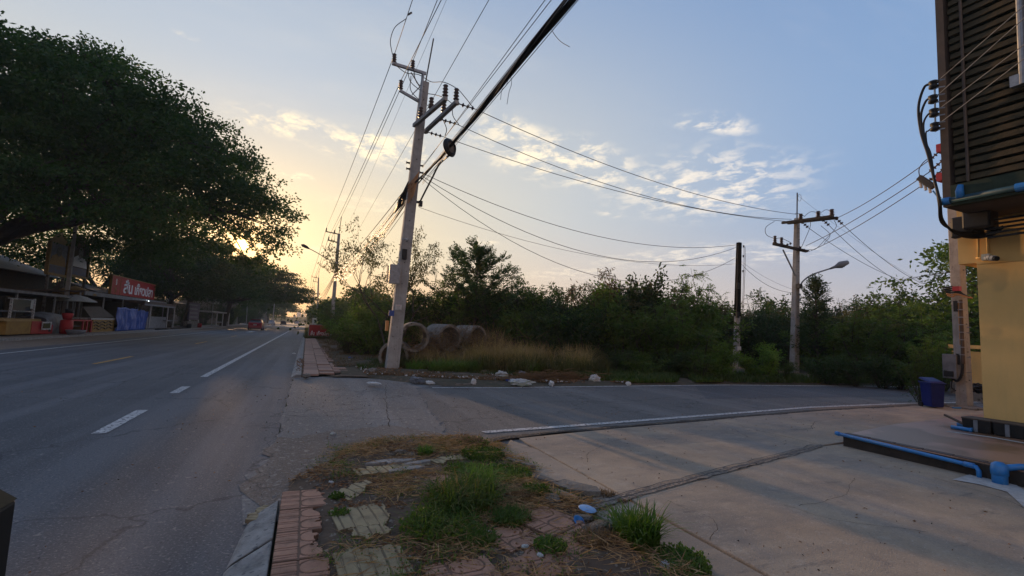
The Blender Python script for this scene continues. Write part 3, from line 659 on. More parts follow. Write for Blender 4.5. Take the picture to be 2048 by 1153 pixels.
for px, py, r, lab in [(800, 908, .11, 'dark grey broken stone slab on the top edge of the mound'), (782, 912, .06, 'small dark stone left of the broken slab on the mound'), (822, 912, .07, 'flat dark stone right of the broken slab on the mound'),
                       (684, 932, .055, 'small pale stone alone on the asphalt below the mound'), (636, 975, .05, 'dark cube-like stone at the left foot of the mound'),
                       (668, 962, .035, 'tiny white stone in the dirt above the tilted yellow tile'), (690, 1093, .03, 'flat pebble beside the bottom red tiles'),
                       (1105, 1003, .12, 'rounded grey concrete lump beside the blue lid'), (1195, 1062, .13, 'flat concrete lump left of the bright grass tuft'), (1165, 1040, .09, 'half-buried lump under the blue lid'),
                       (852, 1035, .055, 'pinkish broken brick lump left of the grass tuft'), (760, 1008, .05, 'dark slate block above the yellow tile'), (1210, 1010, .05, 'low concrete crumb by the forecourt crack'), (1025, 940, .06, 'concrete crumb on the forecourt edge')]:
    stone(px, py, r*.8, lab, z=vz(*G(px, py, .07)[:2])-.005, sc=(1.25, .9, .62))
def flat_piece(px, py, l, w, h, rz, label, mat, z=.08, name='kerb_fragment', cat='fragment'):
    p = G(px, py, z); m = MB(); n = 8; vs = []
    poly = [(math.cos(2*PI*i/n)*l/2*(1+.2*random.uniform(-1, 1)), math.sin(2*PI*i/n)*w/2*(1+.25*random.uniform(-1, 1))) for i in range(n)]
    c, s = math.cos(rz), math.sin(rz); m.prism([(p.x+x*c-y*s, p.y+x*s+y*c) for x, y in poly], z-h*.6, z+h*.4); o = m.build(name, mat, bevel=.006); props(o, label, cat)
for k, (px, py, l, w, rz, lab) in enumerate([(765, 926, .34, .1, .25, 'long pale kerb fragment at the top left of the mound'), (800, 925, .3, .1, .2, 'pale kerb fragment second along the top of the mound'), (838, 927, .3, .09, .25, 'third pale kerb fragment along the top of the mound'),
        (810, 941, .4, .1, .2, 'flat worn slab below the row of kerb fragments'), (1035, 925, .5, .09, -1.1, 'narrow concrete edging strip along the forecourt'), (1070, 955, .6, .1, -1.1, 'second concrete edging strip along the forecourt, partly buried'),
        (1110, 985, .5, .12, -1.15, 'third edging strip, broken, above the concrete lump'), (1150, 975, .45, .25, -1.0, 'cracked thin concrete flake at the forecourt corner'), (700, 950, .12, .08, .3, 'small pale flake on the upper mound')]):
    flat_piece(px, py, l, w, .05, rz, lab, 'kerb' if k < 4 else 'old_concrete', z=.085 if k < 4 else .05)
# leaf litter, straw and crumbs: nobody could count them
def off_tiles(x, y, R, keep):
    a = np.array(TP); d = np.max(np.abs(np.stack([x[:, None]-a[:, 0], y[:, None]-a[:, 1]], 2)), 2).min(1); return (d > .17) | (R.random(len(x)) < keep)
def near_litter():
    R = np.random.default_rng(3); n = 22000
    x = R.uniform(-.05, 2.42, n); y = 1.6+4.6*R.random(n)**1.2
    k = np.array([mnoise.noise(Vector((a*1.9, b*1.9, 8)))+.35*mnoise.noise(Vector((a*6, b*6, 2))) for a, b in zip(x, y)]); ok = (k > .02) & off_tiles(x, y, R, .18)
    x, y = x[ok], y[ok]; z = np.array([vz(a, b) for a, b in zip(x, y)])+.012; ok = z > .02; x, y, z = x[ok], y[ok], np.maximum(z[ok], .022); n = len(x)
    az = R.uniform(0, 2*PI, n); D = np.stack([np.cos(az), np.sin(az), R.uniform(-.1, .35, n)], 1)
    me = mesh_np('leaf_litter', *leaves(np.stack([x, y, z], 1), D, R.uniform(.015, .05, n), R.uniform(.006, .022, n), R), 'litter'); props(nobj('leaf_litter', me, kind='stuff'), 'brown leaf litter and crumbs on the near dirt', 'litter')
    n = 12000; cx = R.uniform(.3, 2.3, 80); cy = R.uniform(2, 6, 80); i = R.integers(0, 80, n); x = cx[i]+R.normal(0, .13, n); y = cy[i]+R.normal(0, .10, n); ok = (x > -.05) & (x < 2.4) & off_tiles(x, y, R, .22); x, y = x[ok], y[ok]; n = len(x)
    z = np.array([max(vz(a, b), .0) for a, b in zip(x, y)])+R.uniform(.005, .05, n); az = R.uniform(0, 2*PI, n); D = np.stack([np.cos(az), np.sin(az), R.uniform(-.25, .25, n)], 1)
    me = mesh_np('dry_straw', *leaves(np.stack([x, y, z], 1), D, R.uniform(.05, .22, n), R.uniform(.003, .007, n), R), 'straw_mix'); props(nobj('dry_straw', me, kind='stuff'), 'matted dry straw over the near dirt', 'straw')
    n = 2600; x = R.uniform(-.3, 2.6, n); y = R.uniform(2, 13, n); az = R.uniform(0, 2*PI, n); P = np.stack([x, y, np.array([max(vz(a, b), .006) if b < 6.3 and -.1 < a < 2.4 else .009 for a, b in zip(x, y)])], 1); D = np.stack([np.cos(az), np.sin(az), R.uniform(.0, .5, n)], 1)
    me = mesh_np('grit', *leaves(P, D, R.uniform(.006, .022, n), R.uniform(.005, .016, n), R), 'concrete'); props(nobj('grit', me, kind='stuff'), 'pale grit and gravel on the junction asphalt', 'gravel')
near_litter()
def scattered():
    R = np.random.default_rng(77)
    # seedlings and thin blades all over the mound, in drifts
    n = 1500; x = R.uniform(.1, 2.4, n); y = R.uniform(1.8, 6., n); k = np.array([mnoise.noise(Vector((a*2.3, b*2.3, 21))) for a, b in zip(x, y)]); ok = (k > .0) & off_tiles(x, y, R, .3); x, y = x[ok], y[ok]; n = len(x)
    P = np.stack([x, y, np.array([max(vz(a, b), 0) for a, b in zip(x, y)])], 1); P = np.repeat(P, 3, 0)+R.normal(size=(n*3, 3))*[.02, .02, 0]; m = len(P)
    props(nobj('seedling_grass', mesh_np('seedling_grass', *blades(P, R.uniform(.03, .12, m), R.uniform(.3, 1.5, m), .005, R, 2), 'grass'), kind='stuff'), 'thin scattered grass blades over the near mound', 'grass')
    i = R.integers(0, m, 5200); Q_ = P[i]+R.normal(size=(5200, 3))*[.05, .05, .012]+[0, 0, .02]; props(nobj('creeping_weeds', mesh_np('creeping_weeds', *leaves(Q_, R.normal(size=(5200, 3))+[0, 0, .3], R.uniform(.008, .022, 5200), .012, R), 'leaf_mid'), kind='stuff'), 'tiny creeping leaves between the broken tiles', 'weeds')
    # grit, chips and blown leaves on the hard surfaces
    n = 5200; x = R.uniform(-9, 13, n); y = R.uniform(1.5, 12.5, n); k = np.array([mnoise.noise(Vector((a*.8, b*.8, 31)))+.5*mnoise.noise(Vector((a*3, b*3, 2))) for a, b in zip(x, y)]); ok = (k > -.05) & ~((x > -.2) & (x < 2.4) & (y < 6.2)) & ~((x > 7.0) & (y < 5.2)) & ((x > -1.6) | (R.random(n) < .25)); x, y = x[ok], y[ok]; n = len(x)
    z = np.where((x > 2.3) & (y < 6.6+.05*x), .026, .009); az = R.uniform(0, 2*PI, n); D = np.stack([np.cos(az), np.sin(az), R.uniform(.0, .4, n)], 1); h = n//2; P = np.stack([x, y, z], 1)
    props(nobj('road_grit', mesh_np('road_grit', *leaves(P[:h], D[:h], R.uniform(.006, .022, h), R.uniform(.006, .016, h), R), 'joint_dirt'), kind='stuff'), 'dark grit and small chips strewn over the hard ground', 'grit')
    props(nobj('blown_leaves', mesh_np('blown_leaves', *leaves(P[h:], D[h:], R.uniform(.01, .04, n-h), R.uniform(.006, .018, n-h), R), 'litter'), kind='stuff'), 'dry blown leaf bits on the asphalt and forecourt', 'leaves')
scattered()
dust = ragged((-.22, 6.6), (-.38, 4.5), 14, .16, 2)+[(-.2, 4.2), (.3, 4.6), (.9, 5.3), (1.6, 5.8)]+ragged((1.95, 6.3), (1.2, 7.1), 8, .15, 8)+ragged((1.2, 7.1), (-.22, 6.6), 14, .25, 9)
struct(sheet(dust, .0072, 'dusty_asphalt', asphalt('dusty_asphalt', (.125, .098, .08), (.085, .07, .06), (.15, .115, .085), 40, .55)))
def tuft(px, py, label, n, h, spread, mat='grass', w=.010, lean=(.3, 1.1), z=None, name='grass_tuft', seg=4, grp=None, xy=None, leafy=0, cat='grass'):
    p = G(px, py, .07) if xy is None else Vector((xy[0], xy[1], 0)); R = np.random.default_rng(int(px*7+py))
    zz = (vz(p.x, p.y) if p.y < 6.3 and -.1 < p.x < 2.45 else .02) if z is None else z
    a = R.uniform(0, 2*PI, n); r = spread*np.sqrt(R.random(n)); P = np.stack([r*np.cos(a), r*np.sin(a), np.zeros(n)], 1)
    parts = blades(P, h*R.uniform(.45, 1, n), R.uniform(lean[0], lean[1], n), w, R, seg)
    o = nobj(name, mesh_np(name, *parts, mat), None, (p.x, p.y, zz)); props(o, label, cat, grp)
    if leafy:
        a = R.uniform(0, 2*PI, leafy); r = spread*1.3*np.sqrt(R.random(leafy)); P = np.stack([r*np.cos(a), r*np.sin(a), R.uniform(0, h*.4, leafy)], 1)
        c = nobj('leaves', mesh_np('leaves', *leaves(P, R.normal(size=(leafy, 3))+[0, 0, .4], R.uniform(.015, .035, leafy), .018, R), 'leaf_mid'), o)
    return o
tuft(925, 1010, 'wide dark green grass tuft in the middle of the mound', 620, .34, .26, w=.009, lean=(.3, 1.5), leafy=900)
tuft(960, 975, 'seeding grass clump at the back of the wide tuft', 240, .30, .14, w=.008, lean=(.2, 1.4), mat='leaf_bright')
tuft(905, 1000, 'dry pale stems standing in the wide tuft', 160, .26, .22, w=.006, lean=(.1, 1.3), mat='straw')
tuft(880, 1060, 'grass tuft with leafy weeds below the wide tuft', 330, .20, .22, w=.008, lean=(.3, 1.5), leafy=1200)
tuft(955, 1085, 'small grass tuft beside the lower red tile', 420, .12, .11, w=.006, leafy=250)
tuft(1020, 1045, 'low tuft left of the tilted red tiles', 420, .14, .12, w=.006, leafy=500)
tuft(1280, 1085, 'bright broad-bladed grass tuft beside the forecourt', 330, .36, .12, mat='leaf_bright', w=.017, lean=(.3, 1.0), cat='grass')
tuft(1245, 1060, 'smaller bright tuft on the left of the broad-bladed grass', 150, .26, .08, mat='leaf_bright', w=.014)
tuft(1350, 1120, 'dark creeping weed at the lower right of the mound', 260, .12, .16, leafy=2200, w=.008)
tuft(850, 910, 'small lime grass tuft at the top of the mound', 260, .14, .08, mat='leaf_bright', w=.007)
tuft(945, 890, 'reddish dry weed tuft at the junction corner', 380, .16, .16, mat='straw_dark', w=.005, leafy=300)
tuft(965, 915, 'creeping green weed patch on the top right of the mound', 300, .10, .18, leafy=2200, w=.006)
tuft(930, 945, 'low green weed patch below the top tuft', 300, .12, .16, leafy=1300, w=.006)
tuft(1010, 950, 'weed patch spreading over the concrete edging', 220, .09, .2, leafy=1600, w=.006)
tuft(1070, 990, 'leafy herb between the edging and the red tiles', 60, .10, .09, leafy=1300, w=.006)
tuft(680, 1032, 'tiny herb beside the yellow tile', 40, .05, .05, leafy=260, w=.004); tuft(672, 1000, 'tiny herb above the yellow tile', 30, .04, .04, leafy=160, w=.004)
tuft(1210, 978, 'orange dry weed growing from the forecourt crack', 260, .05, .09, mat='straw_dark', w=.004, z=.02)
tuft(1245, 992, 'second dry weed in the forecourt joint', 120, .03, .05, mat='straw_dark', w=.003, z=.02)
tuft(1100, 1100, 'thin weed in front of the tilted red tiles', 160, .09, .08, leafy=300, w=.005); tuft(1045, 1000, 'dry reddish weed by the concrete lump', 300, .12, .10, mat='straw_dark', w=.004)
tuft(1170, 985, 'dry creeping weed along the broken edging', 300, .08, .10, mat='straw_dark', w=.004); tuft(1190, 1085, 'dry straw tuft left of the broad-bladed grass', 400, .10, .14, mat='straw_dark', w=.004)
def lathe_thing(px, py, z, prof, name, label, cat, mat, tilt=(0, 0), n=24):
    p = G(px, py, z); o = MB().lathe((0, 0, 0), prof, n).build(name, mat, smooth=True); o.location = (p.x, p.y, z); WL[o] = Vector((p.x, p.y, z)); o.rotation_euler = (tilt[0], tilt[1], 0); return props(o, label, cat)
lathe_thing(1175, 1018, .09, [(0, .010), (.015, .012), (.05, .010), (.066, .003), (.072, 0), (.066, -.003), (0, -.002)], 'pot_lid', 'pale blue plastic lid lying in the weeds by the forecourt', 'lid', pm('pale_blue', (.24, .42, .68), (.18, .34, .58), 8, .4), (.12, .1))
lathe_thing(1155, 1047, .07, [(.03, 0), (.045, .03), (.04, .03), (.0, .004)], 'bottle_cap', 'small blue cup half buried under the concrete lump', 'cup', 'blue_pvc', (.6, .2))
def crumple(px, py, s, label, z=.1, mat='plastic_white', name='plastic_bag', cat='litter', sq=(1, .7, .45), xyz=None):
    p = G(px, py, z) if xyz is None else Vector(xyz); import bmesh
    bm = bmesh.new(); bmesh.ops.create_icosphere(bm, subdivisions=4, radius=1.); sd = px*.13+py
    for v in bm.verts:
        d = v.co.normalized(); r = 1+.45*mnoise.noise(d*2.2+Vector((sd, 0, 0)))+.5*abs(mnoise.noise(d*3.4+Vector((sd, 0, 0))))+.3*abs(mnoise.noise(d*8+Vector((0, sd, 0))))+.12*mnoise.noise(d*18); v.co = Vector((d.x*sq[0], d.y*sq[1], d.z*sq[2]))*r*s
    me = bpy.data.meshes.new(name); bm.to_mesh(me); bm.free(); me.materials.append(MT[mat]); o = nobj(name, me, None, (p.x, p.y, p.z+s*.25)); o.rotation_euler = (0, 0, sd); return props(o, label, cat)
for px, py, s, lab in [(968, 1024, .022, 'crumpled white wrapper on the grass tuft'), (890, 1046, .018, 'small white wrapper at the foot of the grass tuft'), (1032, 996, .022, 'white scrap beside the dry weed'), (975, 1066, .02, 'torn white scrap above the lower red tile'), (1080, 1112, .018, 'tiny white shell in front of the red tiles'), (1330, 1135, .035, 'white plastic strip at the edge of the creeping weed'), (985, 912, .025, 'pale violet plastic scrap at the top of the edging'), (662, 966, .018, 'white chip near the dark stone'), (1050, 1095, .02, 'clear plastic scrap between the red tiles'), (666, 869, .03, 'flattened white cup lying on the junction asphalt'), (1340, 1128, .03, 'pale blue tissue in the creeping weed')]:
    q = G(px, py, .06); crumple(px, py, s, lab, z=max(vz(q.x, q.y), .0)+.01 if q.y < 6 else .01, name='wrapper')
def twig(px, py, px2, py2, r, label, z=.11):
    a = G(px, py, z); b = G(px2, py2, z+.02); m = (a+b)/2+Vector((random.uniform(-.02, .02), random.uniform(-.02, .02), .015)); props(MB().tube([a, m, b], [r, r*.9, r*.5], 6).build('twig', 'straw'), label, 'twig')
twig(795, 1003, 812, 970, .004, 'pale forked straw stem standing on the mound', .1); twig(707, 1101, 752, 1090, .004, 'thin pale stick beside the lower yellow tile'); twig(925, 985, 935, 930, .003, 'dry upright stem in the grass tuft', .12); twig(890, 1085, 945, 1065, .003, 'long dry stem lying below the grass tuft'); twig(752, 985, 790, 1010, .004, 'bent straw behind the slate block')

# ================================================================== POLES AND WIRES
def rect_pole(par, base, top, w0, w1, mat='pole_concrete', name='pole_shaft', holes=True):
    b = Vector(base); t = Vector(top); m = MB()
    m.bar(b-Vector((0, 0, .3)), t, w0, w0*.8, up=(0, 1, 0), w2=w1, h2=w1*.8); o = m.build(name, mat, par, bevel=.02)
    if holes:
        d = (t-b); n = 14
        for i in range(1, n):
            p = b+d*(i/n); h = MB().bar(p-Vector((0, w0*.42, 0)), p-Vector((0, w0*.30, 0)), .022) ; h.build('hole', 'black_rubber', par)
    return o
def post_insulator(par, p, h=.32, r=.075, axis=(0, 0, 1), mat='porcelain'):
    prof = [(r*.45, 0)]; n = 4
    for i in range(n):
        z = h*(i+.25)/n; prof += [(r*.6, z), (r*(1.05-.06*i), z+h*.08), (r*.6, z+h*.16)]
    prof += [(r*.5, h*.95), (r*.25, h)]
    return MB().lathe(p, prof, 12, axis).build('insulator', mat, par, smooth=True)
def string_insulator(par, a, b, n=4, r=.075, name='insulator_string'):
    a = Vector(a); b = Vector(b); L_ = (b-a).length; prof = [(.012, 0)]
    for i in range(n):
        z = L_*(i+.5)/n; prof += [(.016, z-L_*.3/n), (r, z-L_*.06/n), (r*.8, z+.01), (.02, z+L_*.2/n)]
    prof += [(.012, L_)]
    return MB().lathe(a, prof, 12, b-a).build(name, 'porcelain', par, smooth=True)
def wire(a, b, sag, label, r=.009, name='wire', n=18, grp=None, mat='wire', cat='wire'):
    a = Vector(a); b = Vector(b); pts = [a.lerp(b, i/n)-Vector((0, 0, 4*sag*(i/n)*(1-i/n))) for i in range(n+1)]
    o = MB().tube(pts, r, 5).build(name, mat, smooth=True); return props(o, label, cat, grp)
def cable(pts, r, label, name='cable', mat='black_rubber', parent=None, cat='cable', grp=None):
    o = MB().tube(spline(pts), r, 6).build(name, mat, parent, smooth=True); return o if parent is not None else props(o, label, cat, grp)

P1b = Vector((2.62, 15.61, 0)); P1t = Vector((3.11, 15.61, 9.88)); y1 = 15.61
P1 = thing('utility_pole', 'tall leaning concrete power pole with double cross arms beside the pipe rings', 'utility pole', P1b)
rect_pole(P1, P1b, P1t, .42, .27)
def A1(px, py, dy=0.): return AY(px, py, y1+dy)
MB().bar(A1(851, 166), A1(867, 78), .05, .04).build('lightning_rod', 'wire', P1)
MB().bar(A1(784, 127), A1(852, 148), .09, .09).build('bracket_arm', 'steel', P1); MB().bar(A1(799, 181), A1(842, 206), .08, .08).build('bracket_arm', 'steel', P1)
MB().bar(A1(846, 148, -.16), A1(836, 245, -.18), .12, .05).build('bracket_plate', 'steel', P1); MB().bar(A1(824, 190, -.02), A1(846, 168, -.02), .03).build('brace', 'steel', P1)
MB().bar(A1(822, 145, .02), A1(842, 178, .02), .03).build('brace', 'steel', P1)
for px, py in ((788, 127), (825, 140), (801, 180)): post_insulator(P1, A1(px, py), .34, .085)
zA = 8.29
aA0, aA1 = G(828, 252, zA), G(892, 197, zA); aB0, aB1 = G(849, 265, zA), G(914, 204, zA)
MB().bar(aA0, aA1, .12, .12).build('cross_arm', 'pole_concrete', P1, bevel=.01); MB().bar(aB0, aB1, .12, .12).build('cross_arm', 'pole_concrete', P1, bevel=.01)
for a, b, t in ((aA0, aA1, .97), (aB0, aB1, .97), (aA0, aA1, .56), (aB0, aB1, .62), (aA0, aA1, .22)): post_insulator(P1, a.lerp(b, t)+Vector((0, 0, .06)), .40, .095)
dirR = Vector((1, -.02, -.09)).normalized()
S = [(aB0.lerp(aB1, .97), 934, 222), (aB0.lerp(aB1, .48), 918, 251), (aB0.lerp(aB1, .03), 886, 274)]
SE = []
for a, px, py in S:
    e = a+dirR*.62; string_insulator(P1, a, e, 4, .07); SE.append(e)
# things fixed to the main pole
MB().box(A1(789, 549, -.28), (.34, .18, .62)).build('meter_box', 'steel', P1, bevel=.01); MB().box(A1(775, 549, -.24), (.04, .12, .55)).build('box_side_panel', pm('beige_box', (.42, .34, .24), (.36, .3, .22), 4, .6), P1)
MB().box(A1(809, 509, -.24), (.15, .1, .34)).build('black_terminal_box', 'black_rubber', P1, bevel=.01)
o = MB(); o.bar(A1(803, 478, -.2), A1(812, 479, -.34), .035); o.lathe(A1(814, 480, -.34), [(.0, .05), (.05, .04), (.065, 0), (.05, -.03), (0, -.05)], 12); o.build('dome_camera', 'white_paint', P1)
o = MB().box(A1(797, 615, -.24), (.19, .012, .17)).build('notice_label', 'paper', P1)
for k in range(4): MB().box(A1(797, 611+k*2.6, -.2475), (.14, .004, .012)).build('notice_line', pm('notice_red', (.4, .05, .08)) if k == 0 else 'leaf_red', o)
MB().box(A1(783, 627, -.24), (.16, .05, .18)).build('blue_number_plate', pm('plate_blue', (.03, .06, .22), (.04, .08, .25), 9, .5), P1)
MB().box(A1(774, 652, -.2), (.09, .05, .33)).build('orange_marker', pm('orange_marker', (.55, .24, .08), (.4, .18, .06), 9, .6), P1)
MB().bar(A1(822, 404), A1(842, 405), .07).build('low_bracket', 'wire', P1); MB().box(A1(841, 408), (.12, .12, .18)).build('low_clamp', 'wire', P1)
for py in (326, 338): MB().lathe(A1(816, py), [(.05, -.06), (.03, -.03), (.03, .03), (.05, .06)], 10, (1, 0, 0)).build('spool_insulator', 'porcelain', P1)
for py in (332, 346, 357): MB().lathe(A1(843, py), [(.05, -.06), (.03, -.03), (.03, .03), (.05, .06)], 10, (1, 0, 0)).build('spool_insulator', 'porcelain', P1)
# jumper leads on the main pole
for k, pts in enumerate([[(812, 38), (790, 55), (781, 80), (783, 100), (787, 116)], [(788, 128), (812, 146), (838, 150), (862, 164), (888, 165), (914, 178), (930, 195), (948, 218)], [(815, 140), (822, 165), (848, 185), (870, 190), (888, 196), (905, 208)],
                          [(826, 133), (833, 165), (850, 175)], [(822, 152), (822, 182), (845, 205), (862, 215), (868, 225)], [(905, 208), (906, 232), (918, 250)], [(884, 235), (893, 258), (890, 272)]]):
    cable([A1(px, py, -.1-(.9 if px > 880 else .0)) for px, py in pts], .013, '', 'jumper', 'wire', P1)
m = MB(); p0 = A1(816, 30, -.1); m.bar(p0, p0+Vector((.12, 0, .12)), .05); m.build('clamp', 'wire', P1)

# poles further down the road
def road_pole(yy, pxt, pyt, pxb, label, lamp=False):
    t = AY(pxt, pyt, yy); hz = 644+(pxb-613)*.045; b = AY(pxb, hz+1.45*FPX/(yy*.914+1.5), yy); b.z = 0
    P = thing('utility_pole', label, 'utility pole', b, 'power poles along the right side of the road'); ms = 'bark' if yy < 60 else 'pole_concrete'
    o = MB().bar(b-Vector((0, 0, .2)), t, .38, .34, up=(0, 1, 0), w2=.24, h2=.22).build('pole_shaft', 'pole_concrete', P); u = (t-b).normalized()
    MB().bar(t, t+u*1.7+Vector((.1, 0, 0)), .06).build('lightning_rod', 'wire', P)
    ends = []
    for dx, dz, ins in ((-1.15, -.05, (1., .35)), (-.95, -.85, (.92,))):
        a = t+u*dz; e = a+Vector((dx, 0, .12)); MB().bar(a, e, .09).build('bracket_arm', 'wire', P)
        for q in ins: pp = a.lerp(e, q); post_insulator(P, pp, .36, .08); ends.append(pp+Vector((0, 0, .36)))
    MB().bar(t+u*-.85+Vector((-.35, 0, .02)), t+Vector((-.42, 0, 0)), .03).build('brace', 'wire', P)
    if lamp:
        s = AY(667, 528, yy); pts = [s+Vector((.1, 0, -.15)), s+Vector((-.15, 0, .3)), AY(655, 519, yy-.3), AY(636, 507, yy-.8), AY(617, 497, yy-1.2)]
        MB().tube(spline(pts), .035, 8).build('lamp_arm', 'wire', P, smooth=True); h = AY(611, 494, yy-1.4)
        m = MB(); m.tube([h+Vector((.34, .2, -.13)), h+Vector((.1, .05, -.02)), h+Vector((-.2, -.1, .08)), h+Vector((-.36, -.2, .12))], [.05, .13, .15, .04], 10); m.build('lamp_head', 'wire', P, smooth=True)
    return P, t, ends
ROADP = [road_pole(47.4, 678, 468, 661, 'second power pole with a long street lamp arm, beside the red roadside sign', True),
         road_pole(95, 637, 556, 634, 'third power pole down the road, dark against the sunset'),
         road_pole(141, 628, 585, 627.5, 'fourth power pole in the row, with its sleeve catching the sun'),
         road_pole(190, 622.5, 600, 622, 'fifth power pole in the row, small above the roadside trees'), road_pole(245, 619.5, 610, 619.5, 'farthest power pole one can make out down the road')]
hv0 = [A1(788, 127)+Vector((0, 0, .34)), A1(825, 140)+Vector((0, 0, .34)), A1(801, 180)+Vector((0, 0, .34))]
hv = [hv0]+[r[2] for r in ROADP]
nm = ['outer', 'middle', 'lower']; sp = ['from the main pole to the lamp pole', 'from the lamp pole to the third pole', 'from the third to the fourth pole', 'from the fourth to the fifth pole', 'from the fifth pole to the farthest pole']
for k in range(len(hv)-1):
    for i in range(3): wire(hv[k][i], hv[k+1][i], .35 if k else .2, f'{nm[i]} high wire {sp[k]}', .012 if k < 1 else .02, 'power_line')
for i, (px, lab) in enumerate([(828, 'outer high wire running from the main pole over the viewer'), (866, 'middle high wire running from the main pole over the viewer'), (883, 'right high wire above the main pole running over the viewer')]):
    a = hv0[i]; b = AX(px, 0, a.x+(.0 if i < 2 else .3)); d = b-a
    if i == 2: b = Vector((a.x+.35, 8.5, AX(px, 0, a.x+.35).z)); d = b-a
    c = a+d*((-25-a.y)/d.y); c.z = a.z+1.0*(b.z-a.z); c.x = a.x+max(-2, min(2, c.x-a.x)); wire(a, c, .0, lab, .011, 'power_line')
def radial(px0, x, label, r=.008, y0=-20, y1_=47., name='wire', sag=.0, mat='wire'):
    z = AX(px0, 0, x).z; return wire((x, y1_, z), (x, y0, z), sag, label, r, name, mat=mat)
radial(978, 3.0, 'single thin wire crossing behind the insulators of the main pole'); radial(893, 2.9, 'faint topmost ground wire above the main pole', .005)
zb = [(1064, 3.05), (1105, 3.1), (1113, 3.2), (1120, 2.95), (1128, 3.15), (1150, 3.35), (1156, 3.1), (1146, 3.0)]
wd = ['leftmost', 'second', 'third', 'fourth', 'fifth', 'rightmost', 'lowest', 'innermost']
for (px, x), w in zip(zb, wd):
    z = AX(px, 0, x).z; a = Vector((x, -20, z+.1)); b = A1(845, 345+random.uniform(-14, 30), random.uniform(-.2, .1)); wire(a, b, .06, f'{w} low wire beside the thick cable bundle overhead', .007, 'wire', n=8)
zc = AX(1142, 0, 3.0).z
def bundle():
    t = thing('cable_bundle', 'thick black cable bundle sweeping from the main pole overhead to the upper edge', 'cable', (3, 8, 6))
    pts = [A1(822, 385, -.15), A1(846, 356, -.3), Vector((2.98, 12.4, 0)), Vector((2.99, 9, 0)), Vector((3., 5, 0)), Vector((3., -4, 0)), Vector((3., -16, 0))]
    for p, z in zip(pts[2:], (zc+.02, zc, zc, zc+.05, zc+.2)): p.z = z
    MB().tube(spline(pts), .022, 6).build('messenger_wire', 'black_rubber', t, smooth=True)
    R = random.Random(5)
    for k in range(13):
        ph = k*.9; q = []; rr = .016+.026*(k % 3)/2+(.03 if k % 5 == 4 else 0)
        for i in range(60):
            s = i/59; y = 15.3-s*31; p = Vector((2.99, y, zc)); w = min(1, .25+abs(y-12.5)/7) if y < 12.5 else .35; a = ph+y*.9
            if y > 12.4: f = (y-12.4)/2.9; p = Vector((2.98-.03*f, y, zc+f*.18))
            q.append(p+Vector((math.cos(a)*rr*w*1.2, 0, math.sin(a)*rr*w-.02*w)))
        MB().tube(q, .011+.004*R.random(), 5).build('cable', 'black_rubber', t, smooth=True)
bundle()
def coil(c, r, label, nr=7):
    t = thing('cable_coil', label, 'cable coil', c); c = Vector(c)
    for k in range(nr):
        rr = r*(1-.05*k); ax = Vector((.55, -.80, .12+random.uniform(-.05, .05))).normalized(); x = ax.orthogonal().normalized(); y = ax.cross(x)
        MB().tube([c+ax*(k*.012)+x*rr*math.cos(a)+y*rr*.95*math.sin(a) for a in [2*PI*i/22 for i in range(23)]], .014, 5, False).build('loop', 'black_rubber', t, smooth=True)
    MB().lathe(c, [(0, .0), (r*.8, .0), (r*.8, .02), (0, .02)], 20, ax).build('coil_board', 'old_concrete', t)
    return t
cc = Vector((2.97, 11.3, 0)); cc.z = AX(899, 296, 2.97).z; cc.y = AX(899, 296, 2.97).y; coil(cc, .24, 'round coil of spare cable on a board, hung on the cable bundle')
cable([cc+Vector((0, 0, -.2)), A1(878, 330, -2.6), A1(865, 355, -1.2), A1(848, 388, -.6), A1(840, 404, -.2)], .028, 'thick black cable dropping from the coil to the pole clamp')
m = thing('splice_closure', 'long dark cable splice closure hanging left of the main pole', 'splice closure', A1(806, 400))
m1 = MB().tube([A1(820, 375, -.1), A1(812, 388, .3), A1(800, 408, 1.3), A1(789, 426, 2.1)], [.05, .11, .10, .03], 10).build('closure_body', 'black_rubber', m, smooth=True)
for k in range(9):
    cable([A1(820+random.uniform(-5, 5), 370+random.uniform(-8, 8), -.2), A1(812+random.uniform(-8, 8), 388+random.uniform(-10, 10), .2), A1(800+random.uniform(-5, 5), 402+random.uniform(-8, 8), .6)], .018, '', 'cable_loop', 'black_rubber', m)
orange_sun_c = pm('orange_and_sunlit_cable', (.45, .22, .08), (.30, .16, .07), 9, .35)  # low sun painted into the telephone cables' colour; plain orange on the conduit
MT['orange_and_sunlit_cable'] = orange_sun_c
m = thing('cable_tie_bundle', 'bundle of cables coloured orange-brown as if sunlit, lashed across the main pole', 'cable', A1(826, 370))
for k in range(9): cable([A1(838-k*.7, 345+k*3.4, -.26), A1(826, 360+k*4, -.28-.01*k), A1(815, 372+k*4.4, -.22)], .016, '', 'cable', 'orange_and_sunlit_cable', m)
# communication cables from the main pole to the lamp pole, most with the low sun's orange in their base colour
P2j = AY(669, 552, 47.4)
for k in range(12):
    a = A1(820+random.uniform(-6, 4), 372+k*3.2, -.1); b = P2j+Vector((random.uniform(-.1, .1), 0, .35-.07*k)); wire(a, b, .25+.06*k, f'{["first","second","third","fourth","fifth","sixth","seventh","eighth","ninth","tenth","eleventh","twelfth"][k]} from the top of the sunlit telephone cables reaching the lamp pole', .010 if k % 3 else .016, 'telephone_cable', mat='orange_and_sunlit_cable' if k % 4 else 'wire', cat='cable')
for k in range(5):
    b2 = AY(633, 597+k*1.5, 95); wire(P2j+Vector((0, 0, .2-.1*k)), b2, .5+.15*k, f'telephone cable number {["one","two","three","four","five"][k]} hanging between the lamp pole and the third pole', .02, 'telephone_cable', mat='orange_and_sunlit_cable' if k % 2 else 'wire', cat='cable')

